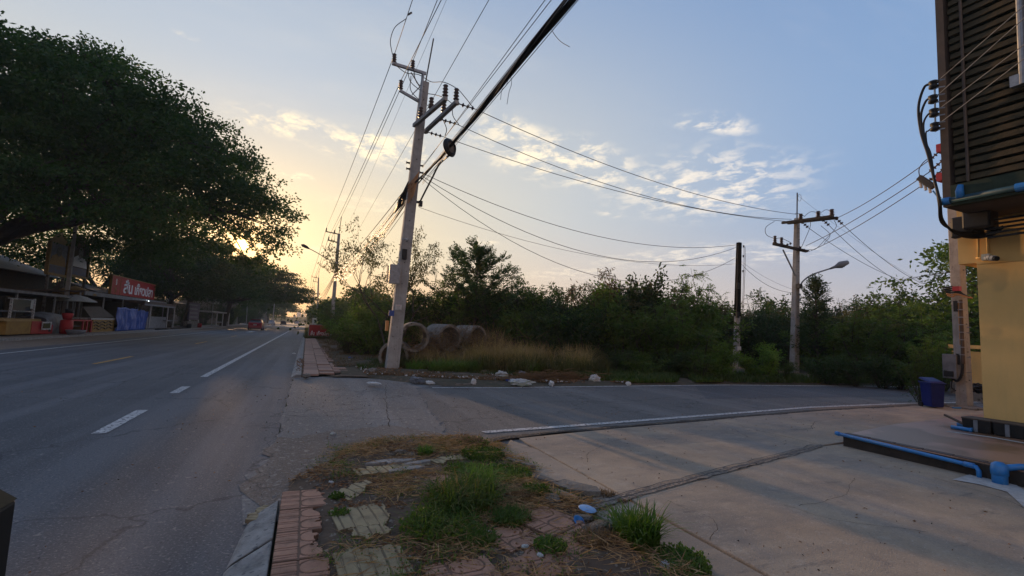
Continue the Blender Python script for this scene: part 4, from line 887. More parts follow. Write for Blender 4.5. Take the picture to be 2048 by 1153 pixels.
# ---- right-hand pole with the lamp
R2b = G(1588, 750); xr = R2b.x
def AR(px, py, dx=0.): return AX(px, py, xr+dx)
R2 = thing('utility_pole', 'concrete power pole with street lamp standing at the far kerb of the side road', 'utility pole', R2b)
R2t = AY(1594, 437, R2b.y); rect_pole(R2, R2b, R2t, .36, .21)
MB().bar(R2t, AY(1594.5, 386, R2b.y), .04).build('lightning_rod', 'wire', R2)
MB().tube([AR(1599+math.cos(a)*3.5, 396+math.sin(a)*7) for a in [2*PI*i/12 for i in range(13)]], .008, 5).build('wire_loop', 'wire', R2)
rA = [Vector((xr-.14, 15.6, 7.33)), Vector((xr-.14, 13.15, 7.16))]; rB = [Vector((xr+.14, 15.5, 7.33)), Vector((xr+.14, 13.15, 7.12))]
for a, b in (rA, rB): MB().bar(a, b, .11, .11).build('cross_arm', 'bark', R2)
for t in (.36, .70, .95):
    post_insulator(R2, rA[0].lerp(rA[1], t)+Vector((.1, 0, .05)), .30, .11)
rs = []
for t in (.30, .72, .97):
    a = rB[0].lerp(rB[1], t); e = a+Vector((.35, -.08, -.26)); string_insulator(R2, a, e, 3, .08); rs.append(e)
lA = [AY(1547, 488, R2b.y-.1), AY(1613, 503, R2b.y-.2)]
MB().bar(lA[0], lA[1], .12, .12).build('cross_arm', 'bark', R2)
for px, py in ((1550, 487), (1563, 490)): post_insulator(R2, AY(px, py, R2b.y-.1), .36, .09)
for a, b in (((1566, 492), (1584, 487)), ((1596, 498), (1620, 503)), ((1590, 500), (1603, 494))): string_insulator(R2, AY(*a, R2b.y-.2), AY(*b, R2b.y-.5), 3, .07)
MB().bar(AY(1566, 500, R2b.y-.1), AY(1591, 552, R2b.y-.1), .05).build('brace', 'steel', R2)
MB().tube(spline([AY(1600, 574, R2b.y-.2), AY(1606, 563, R2b.y-.3), AY(1624, 550, R2b.y-.5), AY(1662, 537, R2b.y-.9)]), .035, 8).build('lamp_arm', 'steel', R2, smooth=True)
h0, h1 = AY(1660, 538, R2b.y-.9), AY(1695, 525, R2b.y-1.2)
hl = MB().tube([h0, h0.lerp(h1, .3), h0.lerp(h1, .6), h1], [.04, .07, .17, .10], 12).build('lamp_head', 'grey_sheet', R2, smooth=True); MB().lathe(h0.lerp(h1, .66)+Vector((0, 0, -.08)), [(0, -.07), (.12, -.04), (.14, .02), (0, .03)], 12).build('lamp_glass', 'glass', hl, smooth=True)
MB().box(AY(1598, 573, R2b.y-.2), (.2, .2, .2)).build('lamp_bracket', 'wire', R2)
for py in (590, 600): MB().lathe(AY(1600, py, R2b.y-.2), [(.05, -.05), (.03, 0), (.05, .05)], 8).build('spool_insulator', 'steel', R2)
for k, pts in enumerate([[(1549, 443), (1532, 455), (1533, 470), (1550, 478)], [(1550, 478), (1563, 477), (1582, 486)], [(1610, 432), (1622, 424), (1640, 426), (1652, 420), (1664, 424)], [(1668, 440), (1672, 455), (1650, 480), (1632, 498), (1618, 500)], [(1590, 428), (1600, 428), (1610, 434)], [(1620, 440), (1620, 455), (1603, 495)], [(1642, 452), (1660, 470), (1648, 488)]]):
    cable([AY(px, py, R2b.y-.3-.3*(k > 1)) for px, py in pts], .012, '', 'jumper', 'wire', R2)
for e, (px, py), s, lab in zip(SE, ((1592, 429), (1583, 439), (1580, 444)), (.55, .75, .5), ('top wire from the main pole across to the lamp pole on the right', 'middle wire from the main pole across to the lamp pole on the right', 'lowest of the three power wires crossing to the lamp pole on the right')):
    wire(e, AY(px, py, R2b.y+.1), s, lab, .012, 'power_line', 26)
# ---- dark sleeved pole
R1b = G(1472, 741); R1 = thing('utility_pole', 'slim pole with black upper sleeve standing in the bushes between the two lamp poles', 'utility pole', R1b)
R1t = AY(1478, 488, R1b.y); MB().bar(R1b, R1t, .24, .22, w2=.16, h2=.16, up=(0, 1, 0)).build('pole_shaft', 'pole_concrete', R1)
u = R1t-R1b; MB().bar(R1b+u*.42, R1t+u.normalized()*.06, .235, .22, w2=.185, h2=.18, up=(0, 1, 0)).build('black_sleeve', pm('matte_black', (.006, .006, .006), (.01, .01, .01), 5, .95, spec=.05), R1)
for q in (.43, .66): MB().box(R1b+u*q+Vector((-.12, -.12, 0)), (.16, .1, .3)).build('sleeve_clamp', 'black_rubber', R1)
MB().box(R1b+u*.17+Vector((0, -.16, 0)), (.24, .02, .2)).build('notice_label', 'paper', R1); MB().box(R1b+u*.12+Vector((-.05, -.16, 0)), (.28, .03, .12)).build('black_band', 'black_rubber', R1)
for q in (.98, .9, .78): MB().lathe(R1b+u*q+Vector((.22, -.1, 0)), [(.05, -.05), (.03, 0), (.05, .05)], 8).build('spool_insulator', 'porcelain', R1)
for dx in (-.2, .22, .3): cable([R1b+u*.98+Vector((dx, -.12, 0)), R1b+u*.8+Vector((dx*1.1, -.12, 0)), R1b+u*.3+Vector((dx*.8, -.12, 0))], .012, '', 'down_lead', 'wire', R1)
q0 = A1(868, 350, -.2); T = R1t
wire(A1(843, 346, -.1), T+Vector((-.05, 0, -.05)), 1.0, 'sagging service wire from the main pole to the dark sleeved pole, upper', .011, 'service_wire', 24)
wire(A1(843, 352, -.1), T+Vector((-.05, 0, -.15)), 1.7, 'sagging service wire from the main pole to the dark sleeved pole, lower', .011, 'service_wire', 24)
wire(A1(843, 357, -.1), R1b+u*.9, 2.3, 'deepest sagging wire between the main pole and the dark sleeved pole', .010, 'service_wire', 24)
wire(A1(838, 415, -.1), R1b+u*.84, .75, 'thin low wire from the pole clamp to the dark sleeved pole', .007, 'service_wire', 24)
wire(R1b+u*.84+Vector((.2, 0, 0)), AY(1588, 586, R2b.y), .35, 'short sagging wire from the dark sleeved pole to the lamp pole', .010, 'service_wire')
wire(R1b+u*.86+Vector((.2, 0, 0)), AY(1588, 580, R2b.y), .15, 'short taut wire above the sagging one between the right poles', .005, 'service_wire')

# ---- pole beside the yellow building, with racks, strings and the cable loops
PBb = G(1930, 817); PB = thing('utility_pole', 'concrete pole with meter box and brown conduit beside the yellow building', 'utility pole', PBb)
PBt = AY(1893, 100, PBb.y+.35); rect_pole(PB, PBb, PBt, .31, .25)
xb = PBb.x-.1
def AB(px, py, x=None): return AX(px, py, xb if x is None else x)
RK = thing('insulator_rack', 'four black spool insulators on a rack at the left edge of the balcony', 'insulators', AX(1869, 210, 8.82))
KX = 8.82
def AK(px, py): return AX(px, py, KX)
MB().bar(AK(1869, 160), AK(1871, 264), .018).build('rack_bar', 'steel', RK)
rack = []
for k, (px, py) in enumerate(((1867, 170), (1866, 199), (1868, 226), (1870, 254))):
    c = AK(px, py); MB().lathe(c, [(.03, -.07), (.062, -.055), (.062, -.02), (.04, 0), (.062, .02), (.062, .055), (.03, .07)], 12, (0, 0, 1)).build('spool_insulator', 'black_rubber', RK, smooth=True); MB().bar(AK(px, py+7), AK(1890, py+3), .016).build('rack_arm', 'steel', RK); MB().bar(AK(px, py-7), AK(1890, py-11), .016).build('rack_arm', 'steel', RK); rack.append(c)
for (px, py), c in zip(((2048, 12), (2048, 37), (2048, 90), (2048, 118)), rack):
    e = AX(px, py, 8.4); f = c+(e-c)*1.9
    wire(c, f, .0, {12: 'top white service wire crossing in front of the slatted balcony', 37: 'second white service wire crossing in front of the slatted balcony', 90: 'third white service wire crossing in front of the slatted balcony', 118: 'lowest white service wire crossing in front of the slatted balcony'}[py], .007, 'service_wire', mat='pole_concrete')
for k, (sx, sy) in enumerate(((1862, 168), (1861, 196), (1864, 224), (1866, 254))):
    pts = [AK(sx, sy), AK(1848-k*-3, sy+8), AK(1837+k*5, 215+k*17), AK(1842+k*4, 265+k*8), AK(1856+k*2, 310), AK(1870, 365), AK(1880-k, 405+k), AX(1885-k, 440+k*2, 9.0), AX(1912, 468-k*2, 9.4), AX(1948, 476-k*3, 9.85), AX(1985, 470-k*3, 9.95), AX(2006, 455-k, 9.95)]
    cable(pts, .020-.003*k, ['outermost thick black cable looping from the rack to under the balcony', 'second thick black cable looping from the rack to under the balcony', 'third black cable looping from the rack to under the balcony', 'innermost black cable looping from the rack to under the balcony'][k])
red = pm('red_clamp', (.35, .04, .05), (.28, .03, .04), 9, .5)
for k, (a, b, w, lab) in enumerate([((1886, 297), (1862, 318), (1675, 436), 'upper wire from the lamp pole to the insulators by the slatted balcony'), ((1887, 320), (1858, 345), (1612, 492), 'middle wire from the lamp pole to the insulators by the slatted balcony'), ((1888, 338), (1858, 362), (1622, 502), 'lower wire from the lamp pole to the insulators by the slatted balcony')]):
    string_insulator(PB, AB(*a), AB(*b), 4, .06); e = AY(*w, R2b.y-(1.9 if k == 0 else .5)); wire(AB(*b), e, .12, lab, .013, 'power_line', 20)
    if k != 1: MB().box(AB(1886, 297 if k == 0 else 355), (.25, .2, .22)).build('red_clamp', red, PB)
fz = thing('fuse_cutout', 'grey fuse cutout with three bright bolts hanging by the cable loops', 'fuse', AB(1850, 365))
MB().bar(AB(1838, 355), AB(1868, 375), .12, .16).build('fuse_body', 'wire', fz, bevel=.02)
for k in range(3): MB().tube([AB(1840+k*9, 362+k*5), AB(1843+k*9, 376+k*5)], .035, 8).build('fuse_bolt', 'white_paint', fz)
cable([AB(1840, 358), AB(1838, 340), AB(1846, 326), AB(1856, 318)], .012, '', 'lead', 'wire', fz); cable([AB(1866, 382), AB(1874, 392), AB(1882, 396)], .02, '', 'lead', 'blue_pvc', fz)
for k, (px, py, w, lab) in enumerate([(1590, 455, (1805, 562), 'first drooping wire from the lamp pole down into the far trees'), (1644, 450, (1803, 566), 'second drooping wire from the lamp pole down into the far trees'), (1668, 444, (1845, 568), 'right drooping wire from the lamp pole down into the far trees')]):
    wire(rs[k], AX(w[0], w[1], 34), .25, lab, .012, 'power_line', 20)
wire(AY(1596, 392, R2b.y), AX(1845, 566, 34), .2, 'faint ground wire from the rod of the lamp pole to the far trees', .005, 'wire')
# conduit, box and bits low on this pole
fB = lambda px, py: AX(px, py, PBb.x-.25)
MB().box(fB(1902, 733), (.16, .30, .62)).build('meter_box', 'grey_sheet', PB, bevel=.015); MB().box(fB(1901, 748)-Vector((.09, 0, 0)), (.03, .2, .14)).build('meter_window', 'black_rubber', PB)
MB().tube([fB(1921, 600), fB(1925, 690), fB(1926, 728)], .04, 8).build('brown_conduit', 'rust_sheet', PB); MB().tube([fB(1917, 606), fB(1921, 690)], .018, 8).build('orange_conduit', 'orange_and_sunlit_cable', PB)
for k in range(8): MB().box(fB(1922+k*.5, 605+k*15), (.1, .11, .02)).build('strap', 'steel', PB)
for px, py in ((1912, 613), (1917, 719)): MB().box(fB(px, py)-Vector((.02, 0, 0)), (.03, .08, .28)).build('dark_slot', 'black_rubber', PB)
for py in (655, 666, 715, 745): MB().bar(AX(1934, py, PBb.x), AX(1942, py, PBb.x), .02).build('step_bolt', 'steel', PB)
cable([fB(1926, 720), fB(1924, 748), fB(1915, 762), fB(1905, 758), fB(1902, 750)], .03, '', 'cable', 'black_rubber', PB); cable([fB(1905, 758), fB(1903, 775), fB(1912, 782)], .012, '', 'thin_cable', 'black_rubber', PB)
for k in range(6): cable([fB(1885+k*2, 576+k*3), fB(1905, 574+k*4), fB(1915, 580+k*2), fB(1930+k*3, 592+k)], .02, '', 'cable_tail', 'orange_and_sunlit_cable' if k > 3 else 'black_rubber', PB)
MB().box(fB(1914, 578), (.12, .14, .12)).build('red_clamp', red, PB)
MB().box(Vector((PBb.x, PBb.y, .03)), (1.0, .8, .08)).build('pole_footing', 'old_concrete', PB, bevel=.02)

# ================================================================== YELLOW BUILDING
BX = 10.15; cy = AX(1966, 800, BX).y
B = thing('yellow_building', 'yellow rendered shophouse corner with a dark slatted upper balcony', 'building', (BX, cy, 0))
zf = .19
yb2 = AX(1916, 500, BX).y; zb2 = AX(1945, 527, BX).z
MB().box(((BX+16.5)/2, (cy-9)/2, (zf+zb2)/2), (16.5-BX, cy+9, zb2-zf)).build('wall', 'yellow_wall', B)
MB().box(((BX-.003+16.8)/2, (yb2-9)/2, (zb2+10)/2), (16.8-BX, yb2+9, 10-zb2)).build('upper_wall', 'yellow_wall', B)
FX = 8.95; ycb = AX(1889, 416, FX).y; zbb = AX(1889, 416, FX).z
print('balcony', FX, ycb, zbb, 'beam', yb2, zb2, 'corner', cy)
MB().box(((FX+.06+BX-.004)/2, (ycb-9)/2, zbb+.09), (BX-FX-.07, ycb+9, .18)).build('balcony_floor', 'rust_sheet', B)
MB().box((FX+.16, (ycb-9)/2, (zbb+.18+10)/2), (.04, ycb+8.9, 10-zbb-.18)).build('balcony_backing', pm('dark_green_board', (.018, .03, .018), (.012, .018, .012), 6, .8), B)
MB().box(((FX+.1+BX)/2, ycb-.05, (zbb+.18+10)/2), (BX-FX-.12, .06, 10-zbb-.18)).build('balcony_side', 'dark_wood', B)
MB().box((FX+.04, ycb-.05, (zbb+10)/2), (.16, .10, 10-zbb)).build('corner_post', 'rust_sheet', B)
MB().box((FX+.02, (ycb-9)/2, zbb+.16), (.12, ycb+8.8, .32)).build('fascia', pm('fascia', (.035, .05, .03), (.02, .03, .018), 5, .8), B)
for k in range(40):
    z = zbb+.40+k*.125; yy0 = ycb-.13-.0*k; L_ = 1.9
    MB().box((FX+.03, yy0-L_/2, z+random.uniform(-.008, .008)), (.022, L_+random.uniform(-.02, .02), .088), rx=random.uniform(-.004, .004), ry=.22).build('slat', 'dark_wood', B)
    MB().box((FX+.03, yy0-L_-.12-1.6, z), (.022, 3.2, .088), ry=.22).build('slat', 'dark_wood', B)
for yy in (ycb-.30, ycb-2.08): MB().box((FX-.005, yy, (zbb+.34+10)/2), (.02, .035, 10-zbb-.34)).build('slat_batten', 'old_concrete' if yy < ycb-1 else 'rust_sheet', B)
o = MB().tube([AX(2041, 0, FX-.08)+Vector((0, 0, 1)), AX(2045, 140, FX-.08), AX(2046, 168, FX-.08)], .04, 10).build('downpipe', 'steel', B); MB().box(AX(2042, 160, FX-.06), (.1, .2, .16)).build('pipe_bracket', 'steel', B)
pa, pb = AX(1886, 404, FX-.06), AX(2048, 373, FX-.06); pe = pb+(pb-pa)*1.2
MB().tube([pa, pe], .042, 12).build('drain_pipe', pm('teal_pipe', (.03, .09, .13), (.02, .06, .08), 6, .5), B, smooth=True); MB().tube([pa-Vector((0, -.04, 0)), pa.lerp(pb, .10)], .055, 12).build('pipe_end', 'blue_pvc', B, smooth=True)
MB().tube([AX(1921, 397, FX-.07), AX(1919, 382, FX-.07), AX(1921, 370, FX-.07)], [.05, .05, .035], 12).build('pipe_riser', 'blue_pvc', B, smooth=True)
MB().lathe(AX(2044, 374, FX-.06), [(.06, -.06), (.06, .06)], 12, (0, 1, 0)).build('pipe_coupling', 'blue_pvc', B)
for k in range(5): MB().bar(AX(1960+k*4, 444+k*8, BX-.4), AX(2048, 432+k*8, BX-.4)+Vector((0, -.5, 0)), .03).build('soffit_wire', 'black_rubber', B)
m = MB(); m.box(AX(1935, 452, 9.85), (.35, .3, .28)); m.box(AX(1960, 440, 9.75), (.3, .35, .3)); m.box(AX(1912, 460, 9.95), (.12, .12, .3)); m.build('junction_box', 'black_rubber', B, bevel=.03)
for a, b in (((1956, 458), (1957, 515)), ((1974, 458), (1976, 508)), ((1952, 517), (1971, 515))): MB().tube([AX(*a, BX-.03), AX(*b, BX-.03)], .018, 8).build('conduit', 'yellow_wall', B, smooth=True)
o = MB().box(AX(1973, 515, BX-.05), (.08, .10, .10)).build('camera_mount', 'plastic_white', B); MB().tube([AX(1974, 516, BX-.1), AX(1990, 517, BX-.22)], .045, 12).build('camera_body', 'white_paint', o); MB().tube([AX(1988, 517, BX-.21), AX(1994, 517.5, BX-.25)], .038, 12).build('camera_lens', 'black_rubber', o)
MB().box((BX-.006, (cy-9)/2, zb2-.01), (.014, cy+9, .03)).build('string_course', 'yellow_wall', B)
# porch step
PX = 7.2
PO = thing('porch', 'tiled porch slab with a dark stepped edge in front of the yellow building', 'porch', (PX, 4.5, 0))
MB().prism([(PX+.03, -8.9), (PX+.03, 4.4), (8.9, 4.75), (12.2, 5.1), (16.4, 5.2), (16.4, -8.9)], .02, zf).build('porch_floor', pm('porch_tile', (.42, .235, .165), (.33, .18, .12), 1.2, .3, .1, 90, spots=(1.1, .52, (.24, .13, .075))), PO, bevel=.008)
MB().prism([(PX, -8.9), (PX, 4.42), (PX+.03-.002, 4.42), (PX+.03-.002, -8.9)], -.02, zf-.012).build('porch_edge', pm('dark_edge', (.022, .018, .015), (.045, .035, .028), 4, .8, .5, 20), PO)
for k in range(24): MB().box((PX+.09, 4.28-k*.31, zf+.004), (.10, .29, .012)).build('nosing_tile', pm('nosing', (.12, .08, .07), (.09, .07, .06), 5, .6) if k == 0 else bpy.data.materials['nosing'], PO)
# blue pipes
m = thing('water_pipe', 'long thin blue plastic pipe along the porch edge', 'pipe', (PX, 3.7, 0))
a = Vector((PX-.035, 4.50, .185)); b = AX(1941, 931, PX-.035); MB().tube([a, b, b+Vector((-.005, -.05, -.005)), b+Vector((-.01, -.075, -.04)), b+Vector((-.01, -.08, -b.z))], .024, 10).build('pipe', 'blue_pvc', m, smooth=True); MB().tube([b+Vector((0, .06, 0)), b+Vector((0, -.035, 0))], .030, 10).build('elbow', 'blue_pvc', m, smooth=True)
MB().tube([a+Vector((0, .0, 0)), a-Vector((0, .05, 0))], .030, 10).build('end_cap', 'blue_pvc', m, smooth=True)
c = AX(2000, 965, PX-.10); c.z = 0; m = thing('drain_pipe', 'thick upright blue drain pipe with an elbow at the porch edge', 'pipe', (c.x, c.y, 0))
MB().tube([(c.x, c.y, -.02), (c.x, c.y, .18), (c.x, c.y, .22)], [.066, .066, .062], 16).build('riser', 'blue_pvc', m, smooth=True); MB().lathe((c.x, c.y, .18), [(.074, -.06), (.074, .0), (.066, .05), (.035, .075), (0, .078)], 16).build('cap', 'blue_pvc', m, smooth=True)
MB().tube([(c.x, c.y, .19), (c.x+.16, c.y-.12, .225), (c.x+.6, c.y-.7, .235)], .034, 12).build('branch_pipe', 'blue_pvc', m, smooth=True)
# cement smear
cs = [G(*p, .0) for p in ((1905, 965), (1960, 948), (2010, 962), (2047, 985), (2100, 1040), (2047, 1020), (2015, 990), (1960, 975))]
struct(sheet([(p.x, p.y) for p in cs], .030, 'cement_smear', pm('cement_smear', (.5, .5, .49), (.36, .35, .34), 14, .9, .5, 50)))
# row of black edging tubs at the foot of the wall
for k in range(5):
    p = Vector((BX-.22+.02*k, cy-.05-.36*k, zf)); t = thing('planter_tub', ['farthest black plastic tub against the yellow wall', 'second black plastic tub against the yellow wall', 'third black plastic tub against the yellow wall', 'fourth black plastic tub against the yellow wall', 'nearest black plastic tub at the right edge'][k], 'planter', p, 'black tubs along the yellow wall')
    MB().box(p+Vector((0, 0, .10)), (.30, .33, .20), taper=1.10).build('tub', 'black_rubber', t, bevel=.02); MB().box(p+Vector((0, 0, .205)), (.35, .36, .02)).build('rim', 'rust_sheet', t, bevel=.008)
    MB().box(p+Vector((-.165, 0, .10)), (.012, .05, .18)).build('rib', 'grey_sheet', t)
p = Vector((BX-.42, cy+.12, zf)); m = thing('pipe_stub', 'short blue pipe stub in front of the black tubs', 'pipe', p); MB().tube([p+Vector((0, .12, .03)), p+Vector((0, -.1, .03)), p+Vector((.0, -.14, .03))], [.03, .03, .042], 12).build('pipe', 'blue_pvc', m, smooth=True)
p = Vector((BX-.1, cy+.3, zf)); m = thing('pipe_stub', 'blue pipe stub with a brown rod beside the building corner', 'pipe', p); MB().tube([p+Vector((0, 0, .05)), p+Vector((.0, -.3, .05))], .03, 12).build('pipe', 'blue_pvc', m, smooth=True); MB().bar(p+Vector((-.2, -.2, .08)), p+Vector((.3, .3, .14)), .03).build('rod', 'rust_sheet', m)
p = Vector((BX+.35, cy+.62, .16)); props(MB().tube([p, p+Vector((.15, -.1, .02)), p+Vector((.4, -.25, .0))], .03, 8).build('white_hose', 'plastic_white'), 'white curved hose end at the building corner', 'hose')
struct(path_strip([(9.3, 4.15), (9.5, 3.7), (9.45, 3.1), (9.3, 2.5)], .10, zf+.004, 'cement_line', 'cement_smear' if False else bpy.data.materials['cement_smear']))
# boundary wall and low plinth behind the pole
q = AX(1901, 690, 20.5); zt = q.z
m = thing('boundary_wall', 'low yellow boundary wall with a projecting cap behind the concrete pole', 'wall', (20.6, 8, 0)); MB().box((20.65, 7.2-2.2, zt/2-.1), (.18, (q.y-7.2)*2+4.4, zt-.2), ).build('wall_body', 'yellow_wall', m)
MB().box((20.62, 7.2-2.2, zt-.05), (.32, (q.y-7.2)*2+4.5, .12)).build('wall_cap', 'yellow_wall', m); MB().box((20.5, 5, .2), (.25, (q.y-7.2)*2+4.4, .4)).build('plinth', 'old_concrete', m)
m = props(MB().box((18.2, 6.1, .22), (.14, 3.3, .46)).build('low_wall', 'old_concrete'), 'dark low concrete kerb wall behind the bin and the pole', 'wall')
p = G(1916, 792, 0); props(MB().lathe((p.x+1.2, p.y+.3, 0), [(.28, 0), (.34, .3), (.36, .62), (.33, .64), (.3, .3), (0, .1)], 16).build('clay_pot', pm('clay', (.35, .16, .10), (.28, .13, .09), 5, .8)), 'tall terracotta pot standing between the bin and the concrete pole', 'pot')
p = Vector((PBb.x+1.1, PBb.y-.75, .35)); crumple(1958, 775, .22, 'black rubbish bag behind the yellow corner', xyz=AX(1958, 782, 17.2), mat='black_rubber', name='rubbish_bag')
for k in range(4): a = G(1888+k*6, 812+k*1.5, .03); props(MB().tube([a, a+Vector((.9, -.35, .02))], .025, 8).build('pipe', 'blue_pvc' if k % 2 else 'steel'), ['blue pipe length lying beside the bin', 'grey pipe length lying behind the bin', 'second blue pipe lying by the pole foot', 'grey tube lying at the pole foot'][k], 'pipe')
# blue wheeled bin
def bin_():
    p = G(1866, 817); w = .5
    t = thing('wheelie_bin', 'dark blue wheeled bin with its lid ajar beside the roadside bush', 'bin', (p.x, p.y, 0)); rz = -.5
    R3 = Matrix.Rotation(rz, 3, 'Z'); f = lambda x, y, z: Vector((p.x, p.y, 0))+R3 @ Vector((x, y, z))
    MB().box(f(0, 0, .46), (.46, .5, .80), rz=rz, taper=1.18).build('bin_body', 'bin_blue', t, bevel=.03)
    MB().box(f(0, 0, .87), (.60, .64, .05), rz=rz).build('bin_rim', 'bin_blue', t, bevel=.015)
    MB().box(f(.0, .02, .96), (.60, .66, .07), rz=rz, rx=.22, taper=.82).build('bin_lid', 'bin_blue', t, bevel=.03)
    for s in (-1, 1): MB().lathe(f(.27*s, .26, .1), [(0, -.03), (.1, -.03), (.1, .03), (0, .03)], 16, R3 @ Vector((1, 0, 0))).build('wheel', 'black_rubber', t)
    MB().bar(f(-.25, .37, .9), f(.25, .37, .9), .03).build('handle', 'bin_blue', t)
    t.scale = (.62, .62, .72)
bin_()
# dark post at the lower left corner
def corner_post():
    e = AY(36, 990, 1.80); zt = e.z; w = .16
    t = thing('bollard', 'dark chamfered post cut by the lower left corner of the view', 'bollard', (e.x-w/2, 1.6, 0)); c = Vector((e.x-w/2, 1.64, 0)); R_ = .2
    x1 = e.x; p = [(x1-.42, 1.40), (x1-.04, 1.40), (x1, 1.46), (x1, 1.80), (x1-.42, 1.80)]
    m = MB(); m.prism(p, 0, zt-.01); m.build('post', 'black_rubber', t, bevel=.01)
    m = MB(); q = [(x1-.42, 1.42), (x1-.12, 1.42), (x1-.10, 1.5), (x1-.10, 1.78), (x1-.42, 1.78)]; n = 5
    m.add([(a, b, zt-.01) for a, b in p]+[(a, b, zt+.075) for a, b in q], [tuple(range(4, -1, -1)), tuple(range(5, 10))]+[(i, (i+1) % n, n+(i+1) % n, n+i) for i in range(n)]); m.build('cap', pm('dark_cap', (.012, .016, .008), (.02, .022, .012), 9, .8), t)
corner_post()

# ================================================================== TREES
def limb(m, a, b, r0, r1, bend=.12, n=6, R=random):
    a = Vector(a); b = Vector(b); L_ = (b-a).length; o = Vector((R.uniform(-1, 1), R.uniform(-1, 1), R.uniform(.2, 1)))*L_*bend
    pts = [a.lerp(b, i/n)+o*math.sin(PI*i/n)+Vector((R.uniform(-1, 1), R.uniform(-1, 1), R.uniform(-1, 1)))*L_*.015*(0 < i < n) for i in range(n+1)]
    m.tube(pts, [r0+(r1-r0)*i/n for i in range(n+1)], 7); return pts
def crown_tree(base, h0, cc, rad, nclump, nleaf, lsize, label, mat='leaf_tree', seed=1, trunk_r=.5, name='rain_tree', holes=None, nlimb=9, thr=-.16, low=-.25, group=None, frac_inner=.35, cat='tree', flat=.45, spread=.75, core=0, gap=0.):
    """umbrella crown: clumps of leaves over a noisy dome on forked limbs"""
    R = random.Random(seed); Q = np.random.default_rng(seed); base = Vector(base); cc = Vector(cc); rad = Vector(rad)
    T = thing(name, label, cat, base, group)
    # clump centres
    C = []; tries = 0
    while len(C) < nclump and tries < nclump*12:
        tries += 1
        d = Vector((R.gauss(0, 1), R.gauss(0, 1), R.gauss(0, 1))).normalized()
        if d.z < low: continue
        k = 1+.16*mnoise.noise(d*2.2+Vector((seed, 0, 0)))+.10*mnoise.noise(d*6+Vector((0, seed, 0)))
        rr = k*(R.uniform(.86, 1.0) if R.random() > frac_inner else R.uniform(.45, .88))
        p = cc+Vector((d.x*rad.x, d.y*rad.y, d.z*rad.z))*rr
        if mnoise.noise(p*.33+Vector((seed*7, 0, 0)))+.5*mnoise.noise(p*.9) < thr+gap*max(0., min(1., 1-d.z*rr/.75)): continue
        if p.z < base.z+1.2: continue
        if holes:
            w = (p-CAM); 
            if any((w.normalized()-hd).length < hr for hd, hr in holes): continue
        C.append(p)
    # trunk and limbs
    m = MB(); top = Vector((base.x*.8+cc.x*.2, base.y*.8+cc.y*.2, h0)); m.tube([base-Vector((0, 0, .3)), base+Vector((0, 0, .4)), base.lerp(top, .5), top], [trunk_r*1.5, trunk_r*1.1, trunk_r*.9, trunk_r*.8], 10); m.build('trunk', 'bark', T, smooth=True)
    m = MB(); ends = []
    for i in range(nlimb):
        a = 2*PI*(i+R.uniform(-.3, .3))/nlimb; e = cc+Vector((math.cos(a)*rad.x*R.uniform(.45, .7), math.sin(a)*rad.y*R.uniform(.45, .7), rad.z*R.uniform(.05, .55)))
        pts = limb(m, top, e, trunk_r*.5, trunk_r*.18, .10, 7, R); ends += pts[3:]
    sub = R.sample(C, min(len(C), nlimb*16))
    for p in sub:
        q = min(ends, key=lambda e: (e-p).length_squared); limb(m, q, p, trunk_r*.12, trunk_r*.03, .10, 4, R)
    m.build('limbs', 'bark', T, smooth=True)
    Cn = np.array([tuple(p) for p in C])-np.array(tuple(base)); n = len(Cn)*nleaf
    idx = np.repeat(np.arange(len(Cn)), nleaf); off = np.clip(Q.normal(size=(n, 3)), -1.8, 1.8)*np.array([spread, spread, spread*flat]); sz = Q.uniform(.6, 1.25, len(Cn))[idx][:, None]
    P = Cn[idx]+off*sz; D = unit(off+Q.normal(size=(n, 3))*.6)+np.array([0, 0, -.25])
    if holes:
        Wp = P+np.array(tuple(base))-np.array([0, 0, CH]); Wu = unit(Wp); keep = np.ones(n, bool)
        for hd, hr in holes: keep &= np.linalg.norm(Wu-np.array(tuple(hd)), axis=1) > hr*.8
        P, D = P[keep], D[keep]; n = len(P)
    Wp = P+np.array(tuple(base)); keep = ~((Wp[:, 0] > -9.5) & (Wp[:, 0] < .4) & (Wp[:, 2] < 3.0+.02*Wp[:, 1].clip(0, 150))); P, D = P[keep], D[keep]; n = len(P)
    V, F = leaves(P, D, lsize*Q.uniform(.7, 1.3, n), lsize*.55*Q.uniform(.7, 1.3, n), Q)
    if core:
        d = unit(Q.normal(size=(core, 3))); d[:, 2] = np.abs(d[:, 2])*.75+.25; K = np.array(tuple(cc-base))+d*np.array(tuple(rad))*Q.uniform(.66, .90, core)[:, None]
        if holes:
            Wu = unit(K+np.array(tuple(base))-np.array([0, 0, CH])); keep = np.ones(core, bool)
            for hd, hr in holes: keep &= np.linalg.norm(Wu-np.array(tuple(hd)), axis=1) > hr*1.5
            K = K[keep]
        V2, F2 = leaves(K, Q.normal(size=(len(K), 3)), .42, .26, Q); V, F = join([(V, F), (V2, F2)])
    nobj('crown', mesh_np('crown', V, F, mat), T); return T
SD = SUN.copy(); holes = [(SD, .0150), (ray(503, 508).normalized(), .011), (ray(463, 474).normalized(), .008), (ray(520, 492).normalized(), .008), (ray(470, 508).normalized(), .006), (ray(540, 515).normalized(), .008), (ray(505, 470).normalized(), .005)]
crown_tree((-20.5, 41, 0), 4.6, (-18.7, 38, 7.1), (16.9, 13, 10.5), 4300, 62, .22, 'giant rain tree with a domed crown filling the upper left', seed=11, trunk_r=.75, holes=holes, nlimb=13, low=-.16, thr=-.26, frac_inner=.36, spread=.46, flat=.42, core=11000, gap=.19)
